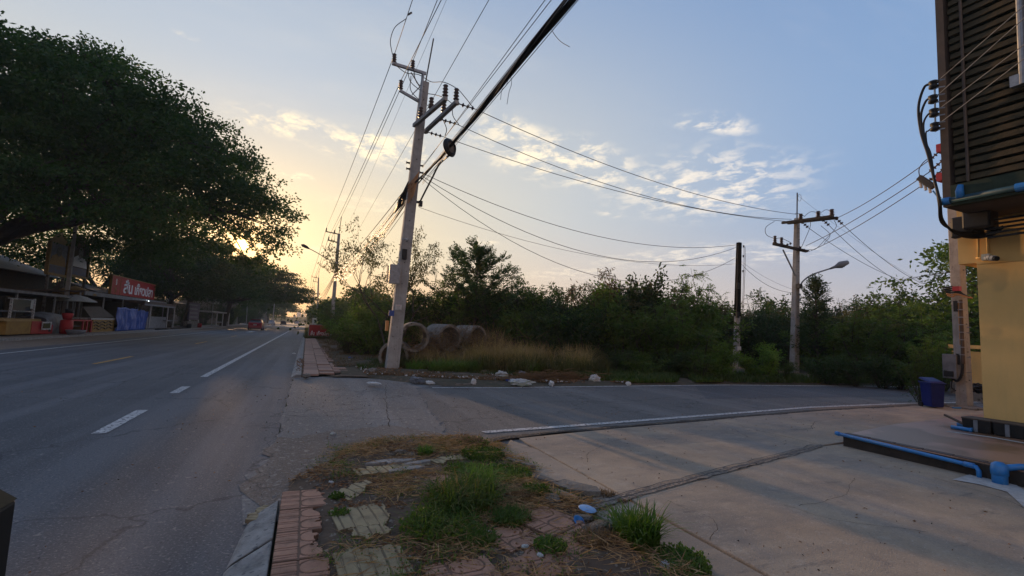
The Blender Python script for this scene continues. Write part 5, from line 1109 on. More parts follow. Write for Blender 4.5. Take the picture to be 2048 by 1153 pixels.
crown_tree((-14.9, 67, 0), 3.2, (-14.5, 67, 5.8), (6.0, 6.5, 4.6), 520, 60, .24, 'dark bushy roadside tree behind the grey stall', seed=12, trunk_r=.3, name='roadside_tree', nlimb=8, low=-.5, thr=-.3, holes=holes, spread=.6)
crown_tree((-15, 76, 0), 3.5, (-13.5, 76, 7.), (8, 9, 5.), 620, 60, .27, 'dense dark roadside tree above the red car', seed=13, trunk_r=.4, name='roadside_tree', nlimb=8, low=-.55, thr=-.3, holes=holes, spread=.65)
crown_tree((-13.5, 97, 0), 4.2, (-9.6, 96, 5.0), (10.2, 11, 6.6), 620, 60, .32, 'wide flame tree reaching layered branches out over the road', seed=14, trunk_r=.45, name='flame_tree', nlimb=12, low=.02, thr=-.14, holes=holes, spread=.95, flat=.16)
crown_tree((-17, 118, 0), 4, (-15, 118, 7), (9, 10, 6), 420, 50, .4, 'tall hazy tree behind the flame tree', seed=15, trunk_r=.5, nlimb=8, low=-.4, thr=-.3, spread=.9, name='roadside_tree')
crown_tree((-19, 175, 0), 4, (-16, 175, 6), (11, 12, 6.5), 420, 50, .5, 'rounded tree fading in the haze at the far left of the road', seed=16, trunk_r=.5, nlimb=8, low=-.3, thr=-.3, spread=1.1, name='roadside_tree')
crown_tree((-17, 250, 0), 4, (-16, 250, 5), (12, 14, 6.), 300, 50, .7, 'farthest pale tree left of the road', seed=17, trunk_r=.5, nlimb=6, low=-.3, thr=-.4, spread=1.4, name='roadside_tree')
crown_tree((-28, 52, 0), 4, (-28, 52, 7), (9, 9, 7), 300, 60, .3, 'dark tree behind the left end of the food stalls', seed=18, trunk_r=.4, nlimb=8, low=-.7, thr=-.25, spread=.7, name='roadside_tree')
crown_tree((-24, 74, 0), 4, (-24, 74, 6.0), (9, 9, 5.2), 210, 60, .3, 'dark tree seen through the gaps above the red shop sign', seed=19, trunk_r=.4, nlimb=8, low=-.7, thr=-.12, spread=.7, name='roadside_tree')
crown_tree((-31, 38, 0), 4, (-32, 38, 6), (9, 9, 8), 460, 60, .3, 'leafy tree at the far left edge behind the yellow counter', seed=20, trunk_r=.4, nlimb=8, low=-.7, thr=-.2, spread=.7, name='roadside_tree')
for i, (x, y, h, r, lab) in enumerate([(7.2, 66, 6.3, 3.6, 'hazy green tree right of the third pole'), (5.2, 90, 5.6, 3.0, 'small dark tree beside the third pole'), (4.6, 125, 6, 3.5, 'small tree left of the fourth pole down the road'), (4.8, 165, 6.5, 4, 'small far tree on the right of the road'), (5.0, 215, 7, 5, 'far rounded tree at the right edge of the road end'), (5.5, 290, 8, 7, 'farthest tree on the right side of the road')]):
    crown_tree((x, y, 0), h*.35, (x, y, h*.55), (r, r, h*.45), 190, 50, .2+.002*y, lab, mat='leaf_mid' if i < 2 else 'leaf_dark', seed=30+i, trunk_r=.15, nlimb=6, low=-.8, thr=-.35, spread=.4+.003*y, name='roadside_tree')
MT['far_trees'] = MT['leaf_dark']
def treeline(name, pts, h, n, label, lsz, depth=8):
    Q = np.random.default_rng(len(label)); A = np.array(pts, float); seg = Q.integers(0, len(A)-1, n); t = Q.random(n)[:, None]; P = A[seg]*(1-t)+A[seg+1]*t
    hh = np.array([h*(.65+.5*mnoise.noise(Vector((p[0]*.05, p[1]*.05, 1)))+.25*mnoise.noise(Vector((p[0]*.2, p[1]*.2, 1)))) for p in P])
    V = np.concatenate([P+Q.normal(size=(n, 2))*depth*.4, (Q.random(n)**.7*hh)[:, None]], 1); me = mesh_np(name, *leaves(V, Q.normal(size=(n, 3)), lsz, lsz*.8, Q), 'leaf_dark'); return props(nobj(name, me, kind='stuff'), label, 'trees')
treeline('far_woods', [(-40, 120), (-60, 260), (-60, 420), (-14, 520), (0, 560), (30, 520), (60, 380), (70, 240), (95, 120), (130, 60), (150, 0)], 9, 42000, 'distant woods on the horizon beyond both sides of the road', 1.3, 14)
treeline('back_woods', [(5, 52), (16, 44), (30, 42), (48, 38), (66, 24), (80, 6)], 4.6, 60000, 'mass of scrub behind the front row of bushes', .34, 7)

# ================================================================== BUSHES BEYOND THE SIDE ROAD
def bush_proto(style, seed, h=3.6, r=2.0, mat='leaf_mid', nst=17, nf=700):
    """stems from one root, compound leaves along their outer parts; base at the origin"""
    R = random.Random(seed); Q = np.random.default_rng(seed); m = MB(); P = []; D = []
    for i in range(nst):
        a = R.uniform(0, 2*PI); rr = r*R.random()**.6; hh = h*R.uniform(.55, 1.)*(1-.25*(rr/r)**2)
        tip = Vector((math.cos(a)*rr, math.sin(a)*rr, hh)); root = Vector((math.cos(a)*.15, math.sin(a)*.15, 0)); mid = root.lerp(tip, .5)+Vector((R.uniform(-.3, .3), R.uniform(-.3, .3), hh*.08))
        pts = spline([root, mid, tip], 5); m.tube(pts, [.035*(1-.85*k/(len(pts)-1)) for k in range(len(pts))], 4)
        for j in range(5):
            q = pts[R.randrange(3, len(pts)-1)]; e = q+Vector((R.uniform(-1, 1), R.uniform(-1, 1), R.uniform(-.1, .8)))*R.uniform(.3, .9)*r*.4; m.tube([q, q.lerp(e, .5)+Vector((0, 0, .05)), e], [.014, .01, .005], 3)
            for k in range(int(nf/nst/5*.8)+1): t = R.random(); P.append(q.lerp(e, t)); D.append((e-q).normalized()+Vector((R.gauss(0, .6), R.gauss(0, .6), R.gauss(.1, .5))))
        for k in range(int(nf/nst*.5)+1):
            t = R.uniform(.12, 1); f = t*(len(pts)-1); q = pts[int(min(f, len(pts)-1))]; P.append(q+Vector((R.gauss(0, .12), R.gauss(0, .12), R.gauss(0, .08)))*r); D.append(Vector((R.gauss(0, 1), R.gauss(0, 1), R.gauss(.2, .5))))
    P = np.array([tuple(p) for p in P]); D = np.array([tuple(p) for p in D])
    st = m.build('stems', 'bark'); me_s = st.data; bpy.data.objects.remove(st)
    if style == 'feather': V = fronds(P, D, .34, 6, (.11, .032), .35, Q)
    elif style == 'broad':
        i = np.repeat(np.arange(len(P)), 7); V = leaves(P[i]+Q.normal(size=(len(i), 3))*.12, D[i]+Q.normal(size=(len(i), 3))*.9+[0, 0, -.3], .16*Q.uniform(.5, 1.4, len(i)), .075, Q)
    else:  # long: hanging narrow leaves
        i = np.repeat(np.arange(len(P)), 8); V = leaves(P[i]+Q.normal(size=(len(i), 3))*.10, D[i]*.5+Q.normal(size=(len(i), 3))*.5+[0, 0, -.6], .20*Q.uniform(.6, 1.2, len(i)), .035, Q)
    return me_s, mesh_np('foliage', *V, mat)
PROTO = {}
for k, (st, mat) in enumerate([('feather', 'leaf_mid'), ('feather', 'leaf_olive'), ('broad', 'leaf_dark'), ('broad', 'leaf_mid'), ('long', 'leaf_dark'), ('feather', 'leaf_dark'), ('broad', 'leaf_olive'), ('long', 'leaf_red'), ('broad', 'leaf_bright')]):
    PROTO[k] = bush_proto(st, 50+k, mat=mat)
def bush(k, x, y, s, label, grp='scrub bushes beyond the side road', name='bush', sz=None, rz=None, cat='bush'):
    t = thing(name, label, cat, (x, y, -.02), grp); t.rotation_euler = (0, 0, random.uniform(0, 6.28) if rz is None else rz); t.scale = (s, s, s if sz is None else sz)
    for nme, me in zip(('stems', 'foliage'), PROTO[k]): o = bpy.data.objects.new(nme, me); link(o, t); WL[o] = WL[t]
    return t
def place(px, d, k, s, label, sz=None, **kw):
    """a bush on the ground, d metres ahead of the viewer in the direction of picture column px"""
    r = ray(px, 660); q = Vector((r.x, r.y, 0)); q = q*(d/(q.x*CF.x+q.y*CF.y)*math.hypot(CF.x, CF.y)); return bush(k, q.x, q.y, s, label, sz=sz, **kw)
kinds = {0: 'mid-green feathery bush', 1: 'olive feathery bush', 2: 'dark broad-leaved bush', 3: 'mid-green broad-leaved bush', 4: 'dark bush with hanging leaves', 5: 'dark feathery bush', 6: 'olive-brown bush', 7: 'reddish dry bush', 8: 'bright leafy bush'}
def where(px):
    for a, s in ((700, 'left of the main pole beside the far pavement'), (800, 'right behind the main pole'), (930, 'behind the concrete rings'), (1010, 'behind the tall dry grass'), (1110, 'above the rubbish heap'), (1200, 'in the middle of the thicket'), (1300, 'right of the middle of the thicket'), (1400, 'in the right half of the thicket'), (1470, 'just left of the dark sleeved pole'), (1530, 'just right of the dark sleeved pole'), (1590, 'between the two right poles'), (1660, 'under the right street lamp'), (1740, 'right of the lamp pole'), (1810, 'left of the blue bin'), (1900, 'behind the blue bin'), (3000, 'behind the building corner')):
        if px < a: return s
rowlist = [  # px, depth, kind, scale, vertical scale
    (676, 40, 0, 1.0, 1.15), (690, 33, 3, .85, .85), (705, 28, 8, .75, .8), (720, 24.5, 0, .75, .75), (700, 22, 1, .5, .45), (745, 21.5, 3, .8, .72), (762, 24, 0, .9, .95), (735, 27, 2, .9, 1.), (790, 22, 0, .8, .8), (815, 25, 5, .9, .9), (840, 22.5, 2, .9, .9), (870, 25, 5, 1., .95), (900, 23, 3, .9, .9),
    (925, 26, 5, 1., 1.1), (955, 24, 2, 1.05, 1.05), (990, 22.5, 5, .95, .95), (1015, 26, 6, 1.1, 1.2), (1045, 22.5, 4, 1.05, 1.15), (1075, 21.5, 3, 1., 1.1), (1105, 23, 4, 1.15, 1.2), (1130, 20.5, 5, .9, .95), (1160, 22.5, 4, 1.15, 1.2), (1190, 20, 2, .95, 1.), (1215, 22.5, 7, 1.1, 1.25), (1245, 20, 3, .95, 1.05), (1275, 22, 2, 1.1, 1.2), (1300, 19.5, 0, .9, .95),
    (1325, 21.5, 1, 1.1, 1.2), (1350, 19, 0, .9, .95), (1380, 21, 0, 1.05, 1.15), (1405, 19, 3, .9, .95), (1430, 21.5, 6, 1.05, 1.1), (1455, 20, 2, .9, .95), (1490, 23, 7, 1.0, 1.05), (1510, 20.5, 4, .9, .95), (1540, 22, 2, 1.0, 1.05), (1565, 20.5, 5, .85, .9), (1590, 24, 4, 1.1, 1.15), (1620, 21, 2, .95, 1.), (1645, 24, 0, 1.1, 1.2), (1670, 21.5, 3, 1., 1.05), (1700, 22.5, 1, 1.1, 1.15), (1730, 20.5, 0, 1., 1.05), (1755, 24, 7, 1.15, 1.15), (1780, 21, 4, 1., 1.),
    (1810, 23, 3, 1.15, 1.2), (1840, 20.5, 0, 1.05, 1.1), (1870, 23, 5, 1.3, 1.4), (1900, 20, 8, .9, .9), (1935, 24, 2, 1.3, 1.5), (1960, 22, 5, 1.2, 1.3),
    (1290, 17.2, 3, .42, .40), (1400, 16.8, 0, .45, .42), (1440, 16.8, 8, .42, .45), (1520, 17.6, 8, .48, .5), (1560, 17.8, 0, .4, .4), (1650, 17.6, 2, .45, .45), (1710, 17.4, 5, .5, .5), (1760, 17.2, 4, .5, .5), (1350, 17.4, 2, .45, .45), (1240, 17.4, 5, .42, .4), (1800, 16.8, 2, .45, .45), (1180, 17.6, 1, .40, .4), (1480, 17.8, 2, .42, .4), (1610, 18.2, 0, .42, .42)]
seen = {}
def clear_poles(px, d, s):
    if s < .55: return d
    if 1535 < px < 1650 and d < 25: return d+4.6
    if 1425 < px <= 1535 and d < 27: return d+6.0
    return d
rowlist = [(px, clear_poles(px, d, s), k, s, sz) for px, d, k, s, sz in rowlist if not (s < .55 and (1450 < px < 1500 or 1570 < px < 1615))]
for px, d, k, s, sz in rowlist:
    w = where(px); row = 'low ' if s < .55 else ('tall ' if sz >= 1.15 else ''); lab = f'{row}{kinds[k]} {w}'
    if lab in seen: lab = f'{row}{kinds[k]} farther back {w}' if d > seen[lab] else f'{row}{kinds[k]} nearer the road {w}'
    lab = lab.replace('standing ', '')
    if len(lab.split()) > 13: lab = lab.replace('mid-green ', 'green ').replace(' farther back', ' behind').replace('in the right half of the thicket', 'right of the thicket middle')
    while lab in seen: lab = lab.replace('bush', 'shrub', 1) if 'shrub' not in lab else lab.replace('shrub', 'small shrub')
    if len(lab.split()) > 16: lab = ' '.join(w for w in lab.split() if w not in ('the', 'just'))
    seen[lab] = d; hv_ = (1.04 if 1000 < px < 1480 else .86 if 1590 < px < 1800 else .97) if s > .55 else .8; hv_ *= random.uniform(.84, 1.14)*(1.1 if d > 25.5 and px > 1400 else 1); place(px, d, k, s*1.05, lab, sz=sz*.98*hv_)
for i, (px, d, k, s) in enumerate([(1480, 30, 5, 1.35), (1100, 30, 2, 1.3), (1250, 29, 5, 1.35), (1350, 30, 2, 1.4), (1000, 30, 2, 1.25), (1180, 31, 4, 1.45), (1580, 31, 2, 1.45), (1700, 31, 4, 1.5), (1800, 31, 2, 1.6), (1430, 29, 4, 1.3), (870, 30, 2, 1.2), (920, 31, 5, 1.2), (1640, 29, 5, 1.35), (1750, 30, 0, 1.45)]):
    place(px, d, k, s, f'{kinds[k]} in the second row, {where(px)}')
place(1836, 13.0, 0, .36, 'green feathery bush at the road edge left of the blue bin', sz=.42, grp=None, name='bush')
place(1880, 17.0, 0, .6, 'green bush tucked behind the blue bin and meter box', sz=.62, grp=None)
# feathery tree on the right behind the pole of the building
crown_tree((30.5, 10.5, 0), 2.4, (30.5, 10.5, 3.9), (4.8, 4.2, 3.3), 260, 60, .22, 'feathery grey-green tree leaning out left of the yellow building', mat='leaf_mid', seed=41, trunk_r=.16, name='roadside_tree', nlimb=9, low=-.6, thr=-.25, spread=.55, flat=.3)
crown_tree((37, 12, 0), 2.4, (37, 12, 4.6), (5, 4.5, 4.6), 260, 60, .24, 'dark tree filling the gap between the pole and yellow building', mat='leaf_dark', seed=42, trunk_r=.16, name='roadside_tree', nlimb=9, low=-.7, thr=-.3, spread=.6)
# young tree with upright compound leaves (centre left)
def plume_tree(px, d, h, r, label, seed, mat='leaf_dark', nf=900, L=.5):
    R = random.Random(seed); Q = np.random.default_rng(seed); rr = ray(px, 660); q = Vector((rr.x, rr.y, 0)); q = q*(d/(q.x*CF.x+q.y*CF.y)*math.hypot(CF.x, CF.y)); T = thing('young_tree', label, 'tree', (q.x, q.y, 0)); m = MB(); P = []; D = []
    m.tube([q, q+Vector((.05, 0, h*.5)), q+Vector((0, 0, h*.97))], [.09, .06, .02], 7); m.build('trunk', 'bark', T, smooth=True); m = MB()
    for i in range(34):
        z = h*(.18+.80*(i/33)); a = i*2.4+R.uniform(-.4, .4); ln = r*(1.05-.85*(i/33))*R.uniform(.7, 1.1); s0 = q+Vector((0, 0, z-.1)); e = s0+Vector((math.cos(a)*ln, math.sin(a)*ln, ln*.55+.2)); pts = limb(m, s0, e, .025, .006, .06, 5, R)
        for p in pts[1:]:
            for k in range(int(nf/34/5)+1): P.append(p+Vector((R.gauss(0, .06), R.gauss(0, .06), R.gauss(0, .04)))); D.append(Vector((math.cos(a)*.8+R.gauss(0, .6), math.sin(a)*.8+R.gauss(0, .6), R.uniform(.0, .9))))
    for k in range(26): P.append(q+Vector((0, 0, h*R.uniform(.85, 1)))); D.append(Vector((R.gauss(0, .4), R.gauss(0, .4), 1)))
    m.build('limbs', 'bark', T, smooth=True); P = np.array([tuple(p-q) for p in P]); D = np.array([tuple(p) for p in D]); nobj('foliage', mesh_np('foliage', *fronds(P, D, L, 7, (.13, .055), -.1, Q), mat), T); return T
place(905, 23, 0, 1.15, 'green feathery bush under the left side of the young tree', sz=1.25); place(1000, 23, 5, 1.1, 'dark feathery bush under the right side of the young tree', sz=1.2)
plume_tree(948, 22.5, 5.1, 3.1, 'young tree with upright feathery leaves against the sky behind the rings', 5, nf=1150, L=.42)
plume_tree(1632, 22, 4.4, .7, 'slim spindly sapling with drooping top right of the lamp pole', 6, nf=200, L=.4)
place(1205, 23.5, 7, 1.15, 'reddish spiky bush rising above the middle of the thicket', sz=1.42)
place(1275, 23.5, 6, 1.0, 'olive bush tip rising right of the spiky reddish bush', sz=1.36)
# half-bare tree behind the main pole
def sparse_tree(base, h, label, seed, nleaf=1500):
    R = random.Random(seed); Q = np.random.default_rng(seed); base = Vector(base); T = thing('half_bare_tree', label, 'tree', base); m = MB(); tips = []
    def grow(p, d, L_, r, lv):
        n = 5; pts = [p]
        for i in range(n): d = (d+Vector((R.gauss(0, .13), R.gauss(0, .13), R.gauss(.03, .08)))).normalized(); pts.append(pts[-1]+d*L_/n)
        m.tube(pts, [r*(1-.45*i/n) for i in range(n+1)], 5)
        if lv >= 3: tips.extend(pts[2:])
        if lv < 5:
            for k in range(3 if lv < 2 else R.choice((2, 3))):
                q = pts[R.choice((3, 4, 5))] if k else pts[-1]; a = R.uniform(0, 2*PI); sp = R.uniform(.35, .85); o = d.orthogonal().normalized(); o = Matrix.Rotation(a, 3, d) @ o; grow(q, (d+o*sp).normalized(), L_*R.uniform(.6, .82), r*.55, lv+1)
    for dx in (-.12, .15, .3): grow(base+Vector((dx, 0, 0)), Vector((dx*.8+R.uniform(-.10, .10), R.uniform(-.1, .1), 1)).normalized(), h*.30, .055, 0)
    m.build('branches', 'bark', T, smooth=True); t = np.array([tuple(p-base) for p in tips]); t = t[Q.integers(0, len(t), nleaf)]+Q.normal(size=(nleaf, 3))*.07
    nobj('foliage', mesh_np('foliage', *leaves(t, Q.normal(size=(nleaf, 3))*.5+[0, 0, -.8], Q.uniform(.08, .16, nleaf), .05, Q), 'leaf_olive'), T)
sparse_tree((3.5, 21, 0), 6.9, 'half-bare spreading tree with thin twigs behind the main pole', 3, 5200)

# ================================================================== VERGE OF THE SIDE ROAD: rings, grass, rubbish
def far_verge():
    nx, ny = 120, 40; V = []; F = []
    for j in range(ny+1):
        for i in range(nx+1):
            x = 1.0+(34-1.0)*i/nx; ye = np.interp(x, [1, 2, 2.9, 4.6, 8, 12.8, 16, 25, 34], [13.7, 13.0, 11.75, 11.32, 11.45, 11.62, 11.3, 10.7, 9.4]); y = ye+(24-ye)*(j/ny)**1.4
            e = min(1, (y-ye)/.5); V.append((x, y, .0+e*(.05+.05*mnoise.noise(Vector((x*.8, y*.8, 0)))+.025*mnoise.noise(Vector((x*3, y*3, 0))))+e*.05*min(1, (y-ye)/3)))
    for j in range(ny):
        for i in range(nx): a = j*(nx+1)+i; F.append((a, a+1, a+nx+2, a+nx+1))
    m = MB(); m.add(V, F); struct(m.build('far_verge', pm('verge_soil', (.085, .065, .045), (.05, .05, .028), 1.2, .95, .9, 12, spots=(5, .60, (.13, .09, .06))), smooth=True))
far_verge()
struct(sheet([(.6, 13.5), (3.2, 13.2), (5, 20), (6, 60), (1.2, 60), (1.1, 30), (1.0, 14)], .045, 'dirt_strip', 'dirt'))
def ring(c, ax, L_, r, t, label):
    c = Vector(c); ax = Vector(ax).normalized(); o = MB().lathe(c-ax*L_/2, [(r-t, 0), (r-.01, 0), (r, .02), (r, L_-.02), (r-.01, L_), (r-t, L_), (r-t, 0)], 36, ax).build('concrete_ring', 'old_concrete', smooth=False)
    for p in o.data.polygons: p.use_smooth = len(p.vertices) == 4
    md = o.modifiers.new('e', 'EDGE_SPLIT'); md.split_angle = .6; return props(o, label, 'concrete ring', 'precast concrete rings piled on the verge')
for px, py, y, ax, lab in [(826, 674, 17.0, (.10, 1, .02), 'upper concrete ring beside the pole, open end facing the road'), (884, 676, 17.6, (-.35, 1, 0), 'middle concrete ring of the upper row, choked with dry vines'), (937, 677, 18.2, (-.5, 1, 0), 'right concrete ring of the upper row, half hidden by dry grass'),
                           (792, 712, 17.2, (.35, 1, 0), 'lower left concrete ring partly behind the pole foot'), (900, 716, 17.9, (-.3, 1, 0), 'lower right concrete ring sunk in the weeds'), (850, 716, 18.2, (-.1, 1, 0), 'lower middle concrete ring almost buried in weeds')]:
    p = AY(px, py, y); ring(p, ax, 1.05, .52, .10, lab)
def vines(px, py, y, r, n, label, mat='straw_dark'):
    c = AY(px, py, y); m = MB(); R = random.Random(px)
    for k in range(n):
        p = c+Vector((R.gauss(0, r), R.gauss(0, r*.5), R.gauss(0, r*.7))); pts = [p]; d = Vector((R.gauss(0, 1), R.gauss(0, .5), R.gauss(.2, 1))).normalized()
        for i in range(5): d = (d+Vector((R.gauss(0, .45), R.gauss(0, .3), R.gauss(-.25, .45)))).normalized(); pts.append(pts[-1]+d*.13)
        for q in pts: q.z = max(q.z, .06)
        m.tube(pts, [.008, .007, .007, .006, .005, .003], 3, False)
    o = m.build('dry_vines', mat); o['kind'] = 'stuff'; props(o, label, 'vines')
vines(890, 682, 16.8, .26, 110, 'dry tangled vines over the middle concrete ring'); vines(955, 690, 17.1, .44, 330, 'dry brown vines draped over the right concrete ring'); vines(850, 702, 16.7, .28, 170, 'dead vines between the upper and lower rings'); vines(1010, 715, 17.0, .6, 260, 'dead vine tangle in the tall dry grass')
def field(label, xs, n, h, mat, w, seed, name='grass', lean=(.2, .9), cl=.0, cat='grass'):
    """xs: function returning n ground points"""
    Q = np.random.default_rng(seed); P = xs(Q, n); me = mesh_np(name, *blades(P, h*Q.uniform(.4, 1., len(P)), Q.uniform(*lean, len(P)), w, Q, 3), mat); return props(nobj(name, me, kind='stuff'), label, cat)
def band(px0, px1, d0, d1, thr=-.1, f=.9):
    def fn(Q, n):
        px = Q.uniform(px0, px1, n*3); d = Q.uniform(d0, d1, n*3); out = []
        for a, b in zip(px, d):
            r = ray(a, 660); k = b/(r.x*CF.x+r.y*CF.y)*math.hypot(CF.x, CF.y); x, y = r.x*k, r.y*k
            ye = np.interp(x, [1, 2, 2.9, 4.6, 8, 12.8, 16, 25, 34], [14.2, 13.3, 12.1, 11.6, 11.7, 11.8, 11.5, 10.9, 9.6])
            if y < ye or (x < 1.6 and y < 40 and x > 0): continue
            if mnoise.noise(Vector((x*f, y*f, 5)))+.3*mnoise.noise(Vector((x*3, y*3, 1))) < thr: continue
            out.append((x, y, .06))
            if len(out) >= n: break
        return np.array(out)
    return fn
MT['grass_dark'] = leafm('grass_dark', (.035, .07, .018), (.06, .08, .022), .35)
field('ragged weeds crowding round the concrete rings', band(800, 1010, 15.6, 17.4, -.3, 1.2), 2600, .62, 'leaf_olive', .022, 21, 'weeds', (.2, 1.2))
field('dry stalks crowding round the concrete rings', band(830, 1040, 15.8, 17.6, -.2, 1.2), 1500, .95, 'straw', .016, 22, 'dry_grass', (.2, 1.0))
field('low green grass under the bushes', band(1150, 1850, 14.5, 19.5, -.25), 15000, .34, 'grass_dark', .024, 1)
field('sparse green weeds on the left verge', band(640, 1150, 14.5, 18.5, .02), 9000, .22, 'grass_dark', .012, 2)
field('tall straw-coloured grass right of the concrete rings', band(940, 1190, 16.2, 19.5, -.05, .8), 5200, 1.3, 'straw', .020, 3, 'dry_grass', (.15, 1.1))
field('olive tall grass mixed into the dry grass', band(960, 1220, 15.2, 19.0, -.02, .9), 4200, .9, 'leaf_olive', .024, 4, 'tall_grass', (.2, .9))
field('tall straw seed stems above the concrete rings', band(850, 1010, 18.3, 20.5, -.2, .8), 1500, 1.9, 'straw', .018, 5, 'dry_grass', (.1, .7))
field('brown dead grass along the road edge', band(740, 1500, 13.2, 16.2, .08), 7000, .14, 'straw_dark', .018, 6, 'dead_grass', (.4, 1.4))
field('bright low grass beside the far road edge', band(1180, 1480, 14.4, 16.2, -.1), 8000, .18, 'grass', .018, 7, 'grass', (.3, 1.2))
def strip_pts(x0, x1, y0, y1, thr=.0):
    def fn(Q, n):
        out = []
        for x, y in zip(Q.uniform(x0, x1, n*3), y0+(y1-y0)*Q.random(n*3)**1.5):
            if mnoise.noise(Vector((x*1.6, y*.5, 9)))+.15*x > thr: out.append((x, y, .05))
            if len(out) >= n: break
        return np.array(out)
    return fn
field('golden dry grass along the far pavement', strip_pts(.9, 3.4, 16, 60, .05), 12000, .22, 'straw_dark', .014, 8, 'dead_grass', (.4, 1.3))
field('yellow-green weeds beyond the end of the far pavement', strip_pts(-.05, 3.0, 43, 110, -.2), 12000, .5, 'leaf_olive', .03, 9, 'weeds', (.2, 1.))
field('weeds along the left footway', lambda Q, n: np.stack([Q.uniform(-24, -16.5, n), Q.uniform(20, 130, n), np.full(n, .05)], 1), 14000, .4, 'grass_dark', .03, 10, 'weeds')
for px, d, lab in [(915, 15.2, 'green fountain grass in front of the lower concrete rings'), (950, 15.5, 'second green grass clump right of the fountain grass'), (885, 15.0, 'smaller green clump left of the fountain grass'), (1065, 16.0, 'dark green grass clump below the tall dry grass'), (840, 15.8, 'yellow-green leafy weed beside the pole foot')]:
    r = ray(px, 660); k = d/(r.x*CF.x+r.y*CF.y)*math.hypot(CF.x, CF.y); tuft(px, int(d*10), lab, 650, .62 if px != 840 else .45, .38, xy=(r.x*k, r.y*k), mat='grass' if px != 840 else 'leaf_bright', w=.016, z=.05, lean=(.3, 1.2), leafy=300 if px == 840 else 0)
def far_litter():
    Q = np.random.default_rng(9); P = band(600, 1300, 13.2, 17.5, -.12, .7)(Q, 9000); n = len(P); P[:, 2] = .07+Q.random(n)*.03; az = Q.uniform(0, 2*PI, n); D = np.stack([np.cos(az), np.sin(az), Q.uniform(-.1, .5, n)], 1)
    props(nobj('leaf_litter', mesh_np('leaf_litter', *leaves(P, D, Q.uniform(.03, .10, n), Q.uniform(.015, .04, n), Q), 'litter'), kind='stuff'), 'brown leaf litter along the far road edge', 'litter')
    P = band(640, 1250, 13.2, 16.5, .1, .9)(Q, 700); n = len(P); P[:, 2] = .09; az = Q.uniform(0, 2*PI, n); D = np.stack([np.cos(az), np.sin(az), Q.uniform(-.1, .6, n)], 1)
    props(nobj('scattered_litter', mesh_np('scattered_litter', *leaves(P, D, Q.uniform(.03, .10, n), Q.uniform(.03, .07, n), Q), 'paper'), kind='stuff'), 'tiny pale scraps of litter scattered on the verge', 'litter')
far_litter()
def branch_pile():
    m = MB(); R = random.Random(4)
    for k in range(260):
        p = Vector((R.gauss(6.9, .75), 12.1+abs(R.gauss(0, .35)), .08+abs(R.gauss(0, .10)))); a = R.uniform(-.5, .5)+(PI if R.random() < .5 else 0); L_ = R.uniform(.15, .7)
        q = p+Vector((math.cos(a)*L_, math.sin(a)*L_*.7, R.gauss(0, .06))); q.z = max(q.z, .04); m.tube([p, p.lerp(q, .5)+Vector((0, 0, .03)), q], [.012, .01, .004], 4)
    o = m.build('branch_pile', 'straw_dark'); o['kind'] = 'stuff'; props(o, 'heap of dead reddish twigs at the far road edge', 'branches')
branch_pile()
for px, py, s, lab, mat, sq in [(1003, 755, .15, 'white knotted plastic bag on the far verge', 'plastic_white', (1, .6, .7)), (1041, 769, .20, 'torn white bag flattened at the far road edge', 'plastic_white', (1.3, .6, .35)), (1044, 753, .13, 'greenish bottle-like bag behind the torn white bag', 'grey_sheet', (1, .6, .8)), (1189, 763, .15, 'white crumpled bag at the right end of the twig heap', 'plastic_white', (1, .7, .8)), (1103, 769, .08, 'small white lump left of the twig heap', 'paper', (1, .7, .7)), (947, 766, .07, 'white cup shape on the verge before the green grass', 'paper', (.8, .7, 1)), (860, 767, .08, 'white tray on the verge right of the pole foot', 'paper', (1.3, .6, .4)), (835, 764, .14, 'clear crumpled bottle near the pole foot', 'grey_sheet', (1.3, .6, .5)), (748, 769, .10, 'flat white board scrap left of the pole foot', 'paper', (1.6, .7, .2)), (1257, 769, .06, 'small white scrap at the road edge right of the heap', 'paper', (1, .5, .8)), (700, 718, .10, 'pale blue rag on the left verge', 'blue_tarp', (1.4, .7, .4)), (698, 722, .06, 'white scrap beside the pale blue rag', 'paper', (1, .7, .6)), (612, 754, .09, 'stone at the end of the far pavement', 'old_concrete', (1.2, .8, .5)), (1015, 762, .07, 'blue edge of a bag between the white bags', 'blue_tarp', (1.2, .5, .4)), (588, 708, .06, 'white scrap in the gutter of the far pavement', 'paper', (1.2, .8, .3)), (745, 746, .14, 'large stone left of the main pole foot', 'old_concrete', (1.3, .8, .6)), (973, 747, .16, 'pale lump behind the white knotted bag', 'old_concrete', (1.2, .8, .4))]:
    crumple(px, py, s, lab, z=.06, mat=mat, sq=sq, name='plastic_bag' if mat == 'plastic_white' else 'scrap')
for k, (px, py, px2, lab) in enumerate([(905, 748, 935, 'pale stick lying before the green grass'), (910, 768, 945, 'flat pale strip at the road edge below the grass'), (1200, 742, 1260, 'long pale plank end on the grass'), (700, 696, 735, 'grey board leaning in the left weeds')]):
    a = G(px, py, .1); b = G(px2, py+1, .1); props(MB().bar(a, b, .06, .03).build('plank', 'old_concrete'), lab, 'plank')
